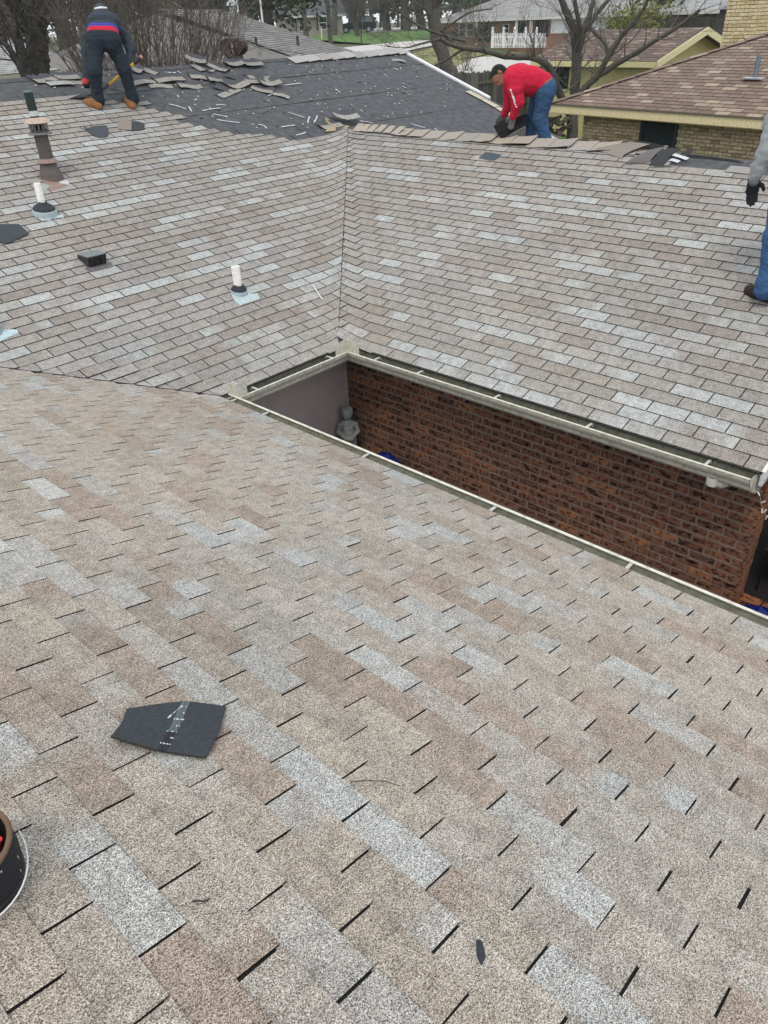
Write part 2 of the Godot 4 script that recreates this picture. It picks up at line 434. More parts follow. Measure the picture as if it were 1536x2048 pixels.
func build_house() -> void:
	var house := thing("brick_house", Vector3(0, -1.6, 0), "low brick house under the three grey tan shingle slopes that the men stand on", "house")
	# --- decks under the shingles
	var cosa := cos(atan(TA)); var cosb := cos(atan(TB)); var cosc := cos(atan(TC))
	var da := MB.new()
	for seg in [[EAVE + .05, 0.0, EAVE + 3.9, hollow_x(EAVE + 3.9)]]:
		var a := Vector3(-0.05, .015, seg[0]); var b := Vector3(9.5, .015, seg[0])
		var d := Vector3(9.5, roof_y(0, 0, seg[2]), seg[2]); var e := Vector3(seg[3], roof_y(0, 0, seg[2]), seg[2])
		var dn := Vector3(0, -0.02, 0)
		da.quad(b, a, e, d, Color.WHITE); da.quad(a + dn, b + dn, d + dn, e + dn, Color.WHITE)
		# the far side of the near ridge
		var f := Vector3(9.5, d.y - 3.9 * TA, d.z + 3.9); var g := Vector3(e.x - 2.0, d.y - 3.9 * TA, d.z + 3.9)
		da.quad(d, e, g, f, Color.WHITE)
	var near := part("roof_slope", da, M.deck, house)
	# left slope: the old felt, wrinkled where it is bare
	var db := MB.new()
	var step := 0.11
	var nx := int(-RIDGE_B / step); var nz := int((6.5 - RAKE) / step)
	var pts := []
	for i in nx + 1:
		var row := []
		for j in nz + 1:
			var x := RIDGE_B * i / nx; var z := lerpf(6.5, RAKE, float(j) / nz)
			var bare := clampf((-x / cosb / EXPO - stripped_b(-z)) * 0.6, 0, 1)
			var wr := noise.get_noise_2d(x * 9.0, z * 26.0) * 0.006 + maxf(noise.get_noise_2d(x * 30.0 + z * 14.0, z * 5.0) - 0.25, 0) * 0.02
			row.append(slope(1, -z, -x / cosb, (wr + 0.002) * bare - 0.004))
		pts.append(row)
	for i in nx:
		for j in nz:
			var ctr: Vector3 = pts[i][j]
			if ctr.z > hollow_z(ctr.x) + 0.3: continue
			if ctr.z < -0.3 and ctr.x > z_left(ctr.z) + 0.3: continue
			db.quad(pts[i][j], pts[i][j + 1], pts[i + 1][j + 1], pts[i + 1][j], Color.WHITE)
	# far side of the left ridge and the rake board
	var r0 := Vector3(RIDGE_B, -TB * RIDGE_B - 0.004, 6.5); var r1 := Vector3(RIDGE_B, -TB * RIDGE_B - 0.004, RAKE)
	var far0 := Vector3(RIDGE_B * 2, 0, 6.5); var far1 := Vector3(RIDGE_B * 2, 0, RAKE)
	db.quad(r0, r1, far1, far0, Color.WHITE)
	var left := part("roof_slope", db, M.felt, house, "left slope partly stripped to grey felt")
	for vv in [3.15, 4.1, 5.0, 5.9, 6.5]:
		var laps := MB.new()
		var prev := []
		for j in 61:
			var u := lerpf(-0.6, 7.9, j / 60.0)
			if vv / EXPO < stripped_b(u) + 1.2:
				prev = []
				continue
			var q := []
			for dv in [0.0, 0.03]: q.append(slope(1, u, vv + dv + 0.012 * noise.get_noise_1d(u * 40.0 + vv * 90.0), 0.0045 if dv == 0.0 else 0.003))
			if prev.size() == 2: laps.quad(prev[0], q[0], q[1], prev[1], Color.WHITE)
			prev = q
		if laps.v.size() > 0: part("felt_lap", laps, M.felt, left)
	var dc := MB.new()
	var pc := []
	for i in 32:
		var row := []
		for j in 61:
			var z := RIDGE_C * i / 31.0; var x := lerpf(-4.3, 4.01, j / 60.0)
			var h := -0.004
			if x > 1.0 and i > 28: h = 0.004 + 0.006 * noise.get_noise_2d(x * 40.0, z * 30.0)
			row.append(slope(2, x, -z / cosc, h))
		pc.append(row)
	for i in 31:
		for j in 60:
			if pc[i][j].x < z_left(pc[i][j].z) - 0.35: continue
			dc.quad(pc[i][j], pc[i][j + 1], pc[i + 1][j + 1], pc[i + 1][j], Color.WHITE)
	dc.quad(Vector3(-3.6, -TC * RIDGE_C - .005, RIDGE_C), Vector3(4.01, -TC * RIDGE_C - .005, RIDGE_C), Vector3(4.01, 0, RIDGE_C * 2), Vector3(-0.2, 0, RIDGE_C * 2), Color.WHITE)
	var right := part("roof_slope", dc, M.felt, house)
	lay_shingles(near, left, right)
	build_trim(house)
	build_courtyard(house)
	# white metal drip edge and pale starter strips down the rake
	var rk := MB.new()
	var e0 := Vector3(-6.15, 6.15 * TB + 0.01, RAKE - 0.02); var e1 := Vector3(-4.02, 4.02 * TB + 0.01, RAKE - 0.02)
	rk.hexa([e0 + Vector3(0, -.05, .05), e1 + Vector3(0, -.05, .05), e1 + Vector3(0, -.05, -.03), e0 + Vector3(0, -.05, -.03), e0 + Vector3(0, .02, .05), e1 + Vector3(0, .02, .05), e1 + Vector3(0, .02, -.03), e0 + Vector3(0, .02, -.03)], Color(.75, .76, .77))
	part("drip_edge", rk, M.plain, left)
	for i in 9:
		if i == 3: continue
		var x := -4.35 + i * 0.34
		var st := MB.new()
		var lift := rng.randf_range(.006, .02)
		var q := []
		for w in [[0.0, -.02], [.33, -.02], [.33, .14], [0.0, .14]]: q.append(slope(1, -(RAKE + 0.16 + w[1] + rng.randf_range(-.012, .012)), -(x + w[0]) / cosb, lift))
		var lo := []
		for w in q: lo.append(w - Vector3(0, .006, 0))
		st.quad(q[0], q[1], q[2], q[3], Color(.60, .53, .42)); st.quad(lo[3], lo[2], lo[1], lo[0], EDGE)
		for w in 4: st.quad(lo[w], lo[(w + 1) % 4], q[(w + 1) % 4], q[w], EDGE)
		part("starter_strip", st, M.torn, left)
	# nails with plastic caps left in the felt
	var capm := []
	for c in [Color(.58, .57, .55), Color(.60, .38, .30), Color(.52, .46, .38)]:
		var cm := MB.new()
		cm.lathe([Vector2(.0135, 0), Vector2(.0135, .004), Vector2(.005, .007), Vector2(0, .007)], 8, Transform3D.IDENTITY, c)
		capm.append(cm.mesh())
	var placed := 0
	while placed < 140:
		var u := rng.randf_range(0.3, 7.7); var v := rng.randf_range(2.2, 6.5)
		if v / EXPO < stripped_b(u) + 2.0: continue
		if v * cosb < minf(u, 7.64 - u) + .05: continue
		var o := MeshInstance3D.new()
		o.mesh = capm[0 if rng.randf() < 0.72 else 1 + rng.randi() % 2]; o.material_override = M.plain; o.name = "nail_cap"
		left.add_child(o, true)
		o.position = slope(1, u, v, 0.006) - base_of(left)
		o.rotation.z = -atan(TB)
		placed += 1

func z_left(z: float) -> float: return (z if z > RIDGE_C else 2 * RIDGE_C - z) * TC / TB

func lay_shingles(near: Node3D, left: Node3D, right: Node3D) -> void:
	# near slope: courses counted from the eave; u of the joints drifts by 0.4 tab per course
	var v0 := 1.83849 - 15 * EXPO
	var cosa := cos(atan(TA))
	var cands := []
	var rest := MB.new()
	for k in range(1, 31):
		var v := v0 + k * EXPO
		var z := EAVE + maxf(v, 0) * cosa
		var run := tab_tone(true)
		for j in range(-34, 26):
			var u := 4.33227 + (j + (k - 15) * 0.39903) * TAB
			var xl := hollow_x(z)
			if u + TAB < xl - 0.1: continue
			if u > 9.0: continue
			var c0 := run if rng.randf() < .27 and run.g < .74 else tab_tone(true)
			var c1 := c0
			var sp := 2.0
			if rng.randf() < 0.34:
				c1 = tab_tone(true); sp = rng.randf_range(.2, .8)
			run = c1
			c0 = weather(0, u, v, c0); c1 = weather(0, u, v, c1)
			var mid := slope(0, u + 0.15, v + 0.06, 0)
			var rel := mid - CAM
			var dz := rel.dot(RZ)
			var seen := false
			if dz > 0.3:
				var sx := 768 + FOC * rel.dot(RX) / dz; var sy := 1024 + FOC * rel.dot(RY) / dz
				seen = sx > -90 and sx < 1626 and sy > 600 and sy < 2140
			if k == 1:      # the eave course overhangs the trough
				if u + TAB > xl: lay_tab(rest, 0, maxf(u + .004, xl - .03), u + TAB - .004, maxf(u + .004, xl - .05), u + TAB - .004, v - .032, c0, c1, sp, 2, 0.0, EXPO + .044)
			elif seen and v >= 0 and u > xl + 0.15:
				cands.append([rel.length(), u, v, c0, c1, sp])
			else:
				var b0 := maxf(u + .004, hollow_x(z) - 0.01); var t0 := maxf(u + .004, hollow_x(z + EXPO * cosa) - 0.01)
				if b0 < u + TAB - .004: lay_tab(rest, 0, b0, u + TAB - .004, minf(t0, u + TAB - .005), u + TAB - .004, maxf(v, -0.012), c0, c1, sp, 2)
	cands.sort_custom(func(a, b): return a[0] < b[0])
	# the nearest 300 tabs are pieces of their own, laid out flat
	var kinds := []
	for i in mini(300, cands.size()):
		var q: Array = cands[i]
		var mb := MB.new()
		var w := TAB * 0.5 - rng.randf_range(.0022, .0046); var sk := rng.randf_range(-.002, .002)
		var wob := rng.randf_range(-.0025, .0025)
		var xs := [-w, -w * .62, -w * .25, w * .2, w * .6, w]
		for m in 5:
			var ca: Color = q[4].lerp(q[3], smoothstep(q[5] - .16, q[5] + .16, .5 + xs[m] / TAB))
			var cb: Color = q[4].lerp(q[3], smoothstep(q[5] - .16, q[5] + .16, .5 + xs[m + 1] / TAB))
			if q[5] > 1.5:
				ca = q[3]; cb = q[3]
			mb.quadc(Vector3(xs[m], .0085, sk * xs[m] * 6), Vector3(xs[m + 1], .0085, sk * xs[m + 1] * 6), Vector3(xs[m + 1] + wob, .0016, -EXPO - .012), Vector3(xs[m] + wob, .0016, -EXPO - .012), ca, cb)
		mb.quad(Vector3(-w, -.0005, 0), Vector3(w, -.0005, 0), Vector3(w, .0085, sk * w * 6), Vector3(-w, .0085, -sk * w * 6), EDGE)
		mb.quad(Vector3(-w, -.001, -EXPO), Vector3(-w, -.0005, 0), Vector3(-w, .0085, -sk * w * 6), Vector3(-w, .0016, -EXPO - .012), EDGE)
		mb.quad(Vector3(w, -.0005, 0), Vector3(w, -.001, -EXPO), Vector3(w, .0016, -EXPO - .012), Vector3(w, .0085, sk * w * 6), EDGE)
		kinds.append(mb.mesh())
	var up := up_of(0)
	var dn := Vector3(0, TA, 1).normalized()      # up the slope is +z here
	for i in cands.size():
		var q: Array = cands[i]
		if i < 300:
			var o := MeshInstance3D.new()
			o.mesh = kinds[i]; o.material_override = M.shingle; o.name = "shingle"
			near.add_child(o, true)
			o.transform = Transform3D(Basis(Vector3.LEFT, up, -dn), slope(0, q[1] + TAB * 0.5, q[2], rng.randf_range(0, .0006)) - base_of(near))
		else:
			lay_tab(rest, 0, q[1] + .004, q[1] + TAB - .004, q[1] + .004, q[1] + TAB - .004, q[2], q[3], q[4], q[5], 2, rng.randf_range(-.002, .002))
	part("shingles", rest, M.shingle, near, "", true)
	# left slope
	var cosb := cos(atan(TB)); var mb2 := MB.new(); var head := MB.new()
	for k in range(-1, 48):
		var v := k * EXPO
		if k == -1: v = -0.02
		var run := tab_tone(false)
		for j in range(-42, 16):
			var u := -0.4049 + (j + k * 0.58955) * TAB
			var a := u + .005; var b := u + TAB - .005
			var top := stripped_b(u + 0.15)
			if k > top - 0.5: continue
			var x := -maxf(v, 0) * cosb; var x2 := -(v + EXPO) * cosb
			var lo0 := -hollow_z(x) + 0.0; var lo1 := -hollow_z(x2) + 0.0
			var hi0 := -valley_z(x); var hi1 := -valley_z(x2)
			if b < minf(lo0, lo1) or a > maxf(hi0, hi1): continue
			var b0 := clampf(a, lo0, hi0); var b1 := clampf(b, lo0, hi0); var t0 := clampf(a, lo1, hi1); var t1 := clampf(b, lo1, hi1)
			var c0 := run if rng.randf() < .38 else tab_tone(false)
			var c1 := c0
			var sp := 2.0
			if rng.randf() < 0.3:
				c1 = tab_tone(false); sp = rng.randf_range(.2, .8)
			run = c1
			c0 = weather(1, u, v, c0); c1 = weather(1, u, v, c1)
			if k == -1 and u + TAB < hi0 - .1:
				c0 = STARTER; c1 = STARTER
			var nearv := absf(u - hi0) < 0.8
			lay_tab(mb2, 1, b0, b1, t0, t1, v, c0, c1, sp, 4 if nearv else 2, rng.randf_range(-.003, .003), EXPO + .012, 0.008 if u < lo0 + .02 else 0.0)
			if k + 1 > top - 0.5 and u + TAB < hi1:      # headlap bared where the course above is gone
				var h0 := slope(1, a, v + EXPO - .005, .004); var h1 := slope(1, b, v + EXPO - .005, .004)
				head = MB.new()
				head.quad(h0, h1, slope(1, b, v + EXPO + .165, .009), slope(1, a, v + EXPO + .165, .009), Color(1, 1, 1))
				part("bared_headlap", head, M.headlap, left)
	part("shingles", mb2, M.shingle, left, "", true)
	# right slope
	var cosc := cos(atan(TC)); var mb3 := MB.new()
	for k in range(-1, 32):
		var v := k * EXPO
		if k == -1: v = -0.02
		var run := tab_tone(false)
		for j in range(-24, 30):
			var u := 0.53495 + (j - k * 0.39918) * TAB
			var a := u + .005; var b := minf(u + TAB - .005, 4.02)
			if a > 4.02 or k > stripped_c(u + .15): continue
			var z := -maxf(v, 0) * cosc; var z2 := -(v + EXPO) * cosc
			var lo0 := valley_x(z); var lo1 := valley_x(z2)
			if b < minf(lo0, lo1): continue
			var b0 := clampf(a, lo0, 9); var b1 := clampf(b, lo0, 9); var t0 := clampf(a, lo1, 9); var t1 := clampf(b, lo1, 9)
			var c0 := run if rng.randf() < .38 else tab_tone(false)
			var c1 := c0
			var sp := 2.0
			if rng.randf() < 0.3:
				c1 = tab_tone(false); sp = rng.randf_range(.2, .8)
			run = c1
			c0 = weather(2, u, v, c0); c1 = weather(2, u, v, c1)
			if k == -1 and u > lo0 + .25:
				c0 = STARTER; c1 = STARTER
			lay_tab(mb3, 2, b0, b1, t0, t1, v, c0, c1, sp, 5 if u < lo0 + 0.9 else 2, rng.randf_range(-.003, .003), EXPO + .012, 0.006 if u < lo0 else 0.0)
	part("shingles", mb3, M.shingle, right, "", true)
	# dark tube added to draw the shadow line at both valley cuts
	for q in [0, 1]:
		var shade_tube := MB.new()
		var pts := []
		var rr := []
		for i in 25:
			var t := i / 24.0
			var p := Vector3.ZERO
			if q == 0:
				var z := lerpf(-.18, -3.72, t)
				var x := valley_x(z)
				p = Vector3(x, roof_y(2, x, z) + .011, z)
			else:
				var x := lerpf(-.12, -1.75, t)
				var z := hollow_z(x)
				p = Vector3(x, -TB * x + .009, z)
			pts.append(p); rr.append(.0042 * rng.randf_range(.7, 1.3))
		shade_tube.tube(pts, rr, 5, Color(.02, .02, .02))
		part("valley_shade_line", shade_tube, M.plain, left)
	# ridge caps along the right ridge, many already pried loose
	for i in 14:
		var x := -2.75 + i * 0.285
		var mb := MB.new()
		var col := Color(.46, .40, .325).lerp(Color(.36, .335, .31), rng.randf())
		var tw := rng.randf_range(-.07, .07); var lf := rng.randf_range(.012, .024) if rng.randf() < 0.6 else .012
		var g := []
		for r in 5:
			var row := []
			for s in 3:
				var z := RIDGE_C + 0.085 - 0.21 * r / 4.0 + tw * (s - 1) * 0.4
				var xx := x + 0.16 * s
				var y := -TC * minf(z, RIDGE_C + RIDGE_C - z) if z < RIDGE_C else -TC * z
				row.append(Vector3(xx, y + lf + (0.012 if s == 2 else 0.0) + (0.02 * rng.randf() if r == 0 and lf > .013 else 0.0), z))
			g.append(row)
		mb.sheet(g, 0.004, col, EDGE)
		part("ridge_cap", mb, M.torn, right)
	# a double row of cap pieces still on the far end of the left ridge
	for i in 10:
		var z := -5.0 - i * 0.3
		var mb := MB.new()
		var col := Color(.34, .32, .30).lerp(Color(.46, .45, .43), rng.randf())
		var lf := rng.randf_range(.012, .03)
		var g := []
		for r in 5:
			var row := []
			for s in 3:
				var x := RIDGE_B + 0.27 - 0.44 * r / 4.0
				var y := -TB * x if x > RIDGE_B else -TB * (2 * RIDGE_B - x)
				row.append(Vector3(x, y + lf + 0.01 * s, z - 0.155 * s))
			g.append(row)
		mb.sheet(g, 0.005, col, EDGE)
		part("ridge_cap", mb, M.torn, left)

# extrudes a closed profile (offset outward, height) along a straight line; outward is to the right-hand side given
func extrude(mb: MB, prof: Array, a: Vector3, b: Vector3, outward: Vector3, m0: float, m1: float, col: Color) -> void:
	# m0, m1: mitre of the two ends (along the run per unit of outward offset)
	var d := (b - a).normalized()
	var ps := []
	var qs := []
	for p in prof:
		ps.append(a + outward * p.x + Vector3.UP * p.y + d * m0 * p.x)
		qs.append(b + outward * p.x + Vector3.UP * p.y + d * m1 * p.x)
	var flip := d.cross(outward).y < 0
	for i in prof.size():
		var j := (i + 1) % prof.size()
		if flip: mb.quad(ps[j], qs[j], qs[i], ps[i], col)
		else: mb.quad(ps[i], qs[i], qs[j], ps[j], col)

func gutter(house: Node3D, a: Vector3, b: Vector3, outw: Vector3, m0: float, m1: float, hang: Array) -> void:
	var tr := MB.new()
	# thin K-style shell: outer skin then back along the inside
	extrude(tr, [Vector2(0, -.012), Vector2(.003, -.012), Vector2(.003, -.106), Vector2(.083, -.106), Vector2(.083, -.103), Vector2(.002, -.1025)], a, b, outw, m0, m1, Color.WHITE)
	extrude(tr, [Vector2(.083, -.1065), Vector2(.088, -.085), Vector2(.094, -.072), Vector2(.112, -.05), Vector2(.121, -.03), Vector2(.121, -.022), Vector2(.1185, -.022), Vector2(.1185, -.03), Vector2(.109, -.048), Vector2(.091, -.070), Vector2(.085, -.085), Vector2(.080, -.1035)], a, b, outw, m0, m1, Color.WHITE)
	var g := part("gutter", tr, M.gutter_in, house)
	var lip := MB.new()
	extrude(lip, [Vector2(.084, -.1085), Vector2(.0905, -.086), Vector2(.0965, -.0735), Vector2(.1145, -.0515), Vector2(.1235, -.031), Vector2(.1235, -.016), Vector2(.132, -.010), Vector2(.130, -.003), Vector2(.118, -.002), Vector2(.110, -.006), Vector2(.112, -.010), Vector2(.1195, -.010), Vector2(.1215, -.030), Vector2(.1125, -.0505), Vector2(.0945, -.0725), Vector2(.0885, -.0855), Vector2(.082, -.108)], a, b, outw, m0, m1, Color.WHITE)
	part("gutter_lip", lip, M.gutter, g)
	# leaf litter and washed-down grit lying in the trough
	var lt := MB.new()
	var run := (b - a)
	for i in int(run.length() * 26):
		var c := a + run * rng.randf() + outw * rng.randf_range(.012, .075) + Vector3(0, -.1005 + rng.randf_range(0, .006), 0)
		if (c - a).dot(run.normalized()) < .14: continue
		var r := rng.randf_range(.004, .016); var w := rng.randf() * TAU
		var x := Vector3(cos(w), rng.randf_range(-.2, .4), sin(w)) * r; var z := Vector3(-sin(w), .1, cos(w)) * r * rng.randf_range(.25, .6)
		lt.quad(c - x, c - z, c + x, c + z, Color(.10, .075, .045).lerp(Color(.20, .17, .12), rng.randf()))
	part("leaf_litter", lt, M.twig, g, "", true)
	var d := (b - a).normalized()
	for h in hang:
		var hb := MB.new()
		var c: Vector3 = a + d * h
		hb.box(c + outw * .062 + Vector3(0, -.0135, 0), Vector3(.022, .003, .116) if absf(d.x) > .5 else Vector3(.116, .003, .022), Color(.52, .51, .47))
		hb.box(c + outw * .008 + Vector3(0, -.03, 0), Vector3(.022, .03, .004) if absf(d.x) > .5 else Vector3(.004, .03, .022), Color(.55, .55, .5))
		part("hanger", hb, M.dusty, g)

func build_trim(house: Node3D) -> void:
	var cream := Color(.60, .57, .50)
	var x1 := 3.985
	# gutters: right slope, left slope, near slope, mitred into each other
	var hc := []
	for p in [[757, 716], [838, 745], [990, 795], [1175, 853], [1410, 930]]: hc.append(on_y(p[0], p[1], -.014).x)
	gutter(house, Vector3(0, 0, 0), Vector3(x1, 0, 0), Vector3.BACK, 1.0, 0.0, hc)
	gutter(house, Vector3(0, 0, EAVE + .03), Vector3.ZERO, Vector3.RIGHT, 0.0, -1.0, [1.28, .35])
	var ha := []
	for p in [[520, 826], [716, 910], [964, 1017], [1232, 1130]]: ha.append(on_y(p[0], p[1], -.014).x + .05)
	ha.append(6.2); ha.append(7.4)
	gutter(house, Vector3(0.02, .016, EAVE + .056), Vector3(9.4, .016, EAVE + .056), Vector3.FORWARD, 0.0, 0.0, ha)
	# end cap of the right gutter
	var cap := MB.new()
	var prof := [Vector2(.0, -.012), Vector2(.0, -.106), Vector2(.084, -.1085), Vector2(.0965, -.0735), Vector2(.1145, -.0515), Vector2(.1235, -.031), Vector2(.132, -.008), Vector2(.118, -.0)]
	for i in range(1, prof.size() - 1):
		for s in [0, 1]:
			var pts := []
			for q in [prof[0], prof[i], prof[i + 1]]: pts.append(Vector3(x1 + (.004 if s == 0 else 0.001), q.y, q.x))
			if s == 0: cap.tri(pts[0], pts[2], pts[1], Color.WHITE)
			else: cap.tri(pts[0], pts[1], pts[2], Color.WHITE)
	part("gutter_end_cap", cap, M.gutter, house)
	# splash guards bent round the inner corners
	for c in [[Vector3(.118, -.006, .118), 1.0], [Vector3(.126, -.004, EAVE - .066), -1.0]]:
		var at_: Vector3 = c[0]
		var sg := MB.new()
		var rows := []
		for r in 4:
			var row := []
			for i in 9:
				var t := (i - 4) / 4.0
				var off := Vector3(absf(t) * -.02 + (.145 * -t if t < 0 else 0.0), 0, .145 * t if t > 0 else 0.0)
				var p := Vector3.ZERO
				if c[1] > 0: p = at_ + Vector3(-.004 + maxf(-t, 0) * .16, 0, -.004 + maxf(t, 0) * .16)
				else: p = at_ + Vector3(-maxf(t, 0) * .13, 0, -maxf(-t, 0) * .12)
				p.y += r * .043 - (pow(absf(t), 4.0) * .05 if r == 3 else 0.0)
				row.append(p)
			rows.append(row)
		sg.sheet(rows, .002, Color(.80, .77, .68), Color(.66, .64, .56))
		part("splash_guard", sg, M.dusty, house)
	# dark end of the left gutter where it dives under the near slope
	var dk := MB.new()
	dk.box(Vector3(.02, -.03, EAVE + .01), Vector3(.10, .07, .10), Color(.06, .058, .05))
	dk.box(Vector3(.085, -.045, EAVE + .03), Vector3(.012, .11, .16), Color(.30, .31, .28))
	part("gutter_stub", dk, M.dusty, house)
	# fascia boards, drip edges, soffits
	var fb := MB.new()
	fb.box(Vector3(1.98, -.09, -.012), Vector3(4.03, .15, .018), cream)
	fb.box(Vector3(-.012, -.09, .78), Vector3(.018, .15, 1.56), cream)
	fb.box(Vector3(4.7, -.075, EAVE + .068), Vector3(9.4, .15, .018), cream)
	part("fascia_board", fb, M.dusty, house)
	var so := MB.new()
	so.box(Vector3(1.86, -.168, -.17), Vector3(4.3, .012, .33), Color(.35, .31, .28))
	so.box(Vector3(-.17, -.169, .78), Vector3(.33, .012, 1.56), Color(.35, .31, .28))
	so.box(Vector3(4.5, -.168, EAVE + .2), Vector3(9.4, .012, .36), Color(.35, .31, .28))
	part("soffit", so, M.dusty, house)
	# end rake board of the right slope with its white metal edge
	var rb := MB.new()
	for s in [0.0]:
		var e := RIDGE_C
		rb.hexa([Vector3(4.012, -.10, .0), Vector3(4.037, -.10, .0), Vector3(4.037, -TC * e - .10, e), Vector3(4.012, -TC * e - .10, e), Vector3(4.012, .012, .0), Vector3(4.037, .012, .0), Vector3(4.037, -TC * e + .012, e), Vector3(4.012, -TC * e + .012, e)], Color(.78, .78, .76))
		rb.hexa([Vector3(4.012, -TC * e - .10, e), Vector3(4.037, -TC * e - .10, e), Vector3(4.037, -.10, 2 * e), Vector3(4.012, -.10, 2 * e), Vector3(4.012, -TC * e + .012, e), Vector3(4.037, -TC * e + .012, e), Vector3(4.037, .012, 2 * e), Vector3(4.012, .012, 2 * e)], Color(.78, .78, .76))
	part("rake_board", rb, M.dusty, house)
	# round outlet under the end of the gutter
	var od := MB.new()
	var oc := Vector3(on_z(1424, 965, .06).x, -.105, .055)
	od.lathe([Vector2(.030, -.075), Vector2(.042, -.07), Vector2(.046, -.02), Vector2(.046, .0)], 14, Transform3D(Basis.IDENTITY, oc), Color(.70, .68, .64))
	od.tube([oc + Vector3(.0, -.03, 0), oc + Vector3(.05, -.06, -.02), oc + Vector3(.07, -.08, -.12)], [.034, .034, .034], 12, Color(.66, .64, .60))
	part("downspout_outlet", od, M.dusty, house)
	# the walls that carry the slopes, unseen sides plain
	var w := MB.new()
	w.box(Vector3(-3.3, -.9, -.9), Vector3(5.0, 1.4, 12.6), Color(.3, .25, .22))
	w.box(Vector3(4.6, -.9, EAVE + 2.6), Vector3(9.0, 1.4, 4.4), Color(.3, .25, .22))
	w.box(Vector3(1.3, -.9, -3.9), Vector3(3.4, 1.4, 5.6), Color(.06, .04, .035))  # dark colour paints in the shade of the recess
	part("wall_core", w, M.dusty, house)
	var up := MB.new()      # gable ends
	up.quad(Vector3(-5.9, -.2, RAKE + .3), Vector3(-.6, -.2, RAKE + .3), Vector3(RIDGE_B + 3.0, 1.0, RAKE + .3), Vector3(RIDGE_B, 2.0, RAKE + .3), Color(.5, .46, .4))
	up.tri(Vector3(3.9, -.17, -.28), Vector3(3.9, -.17, 2 * RIDGE_C + .3), Vector3(3.9, -TC * RIDGE_C - .12, RIDGE_C), Color(.45, .38, .34))
	up.quad(Vector3(3.5, -1.6, 2 * RIDGE_C + .3), Vector3(3.9, -1.6, 2 * RIDGE_C + .3), Vector3(3.9, -.17, 2 * RIDGE_C + .3), Vector3(3.5, -.17, 2 * RIDGE_C + .3), Color(.3, .25, .22))
	part("gable_wall", up, M.dusty, house)

const FLOOR_Y := -1.5

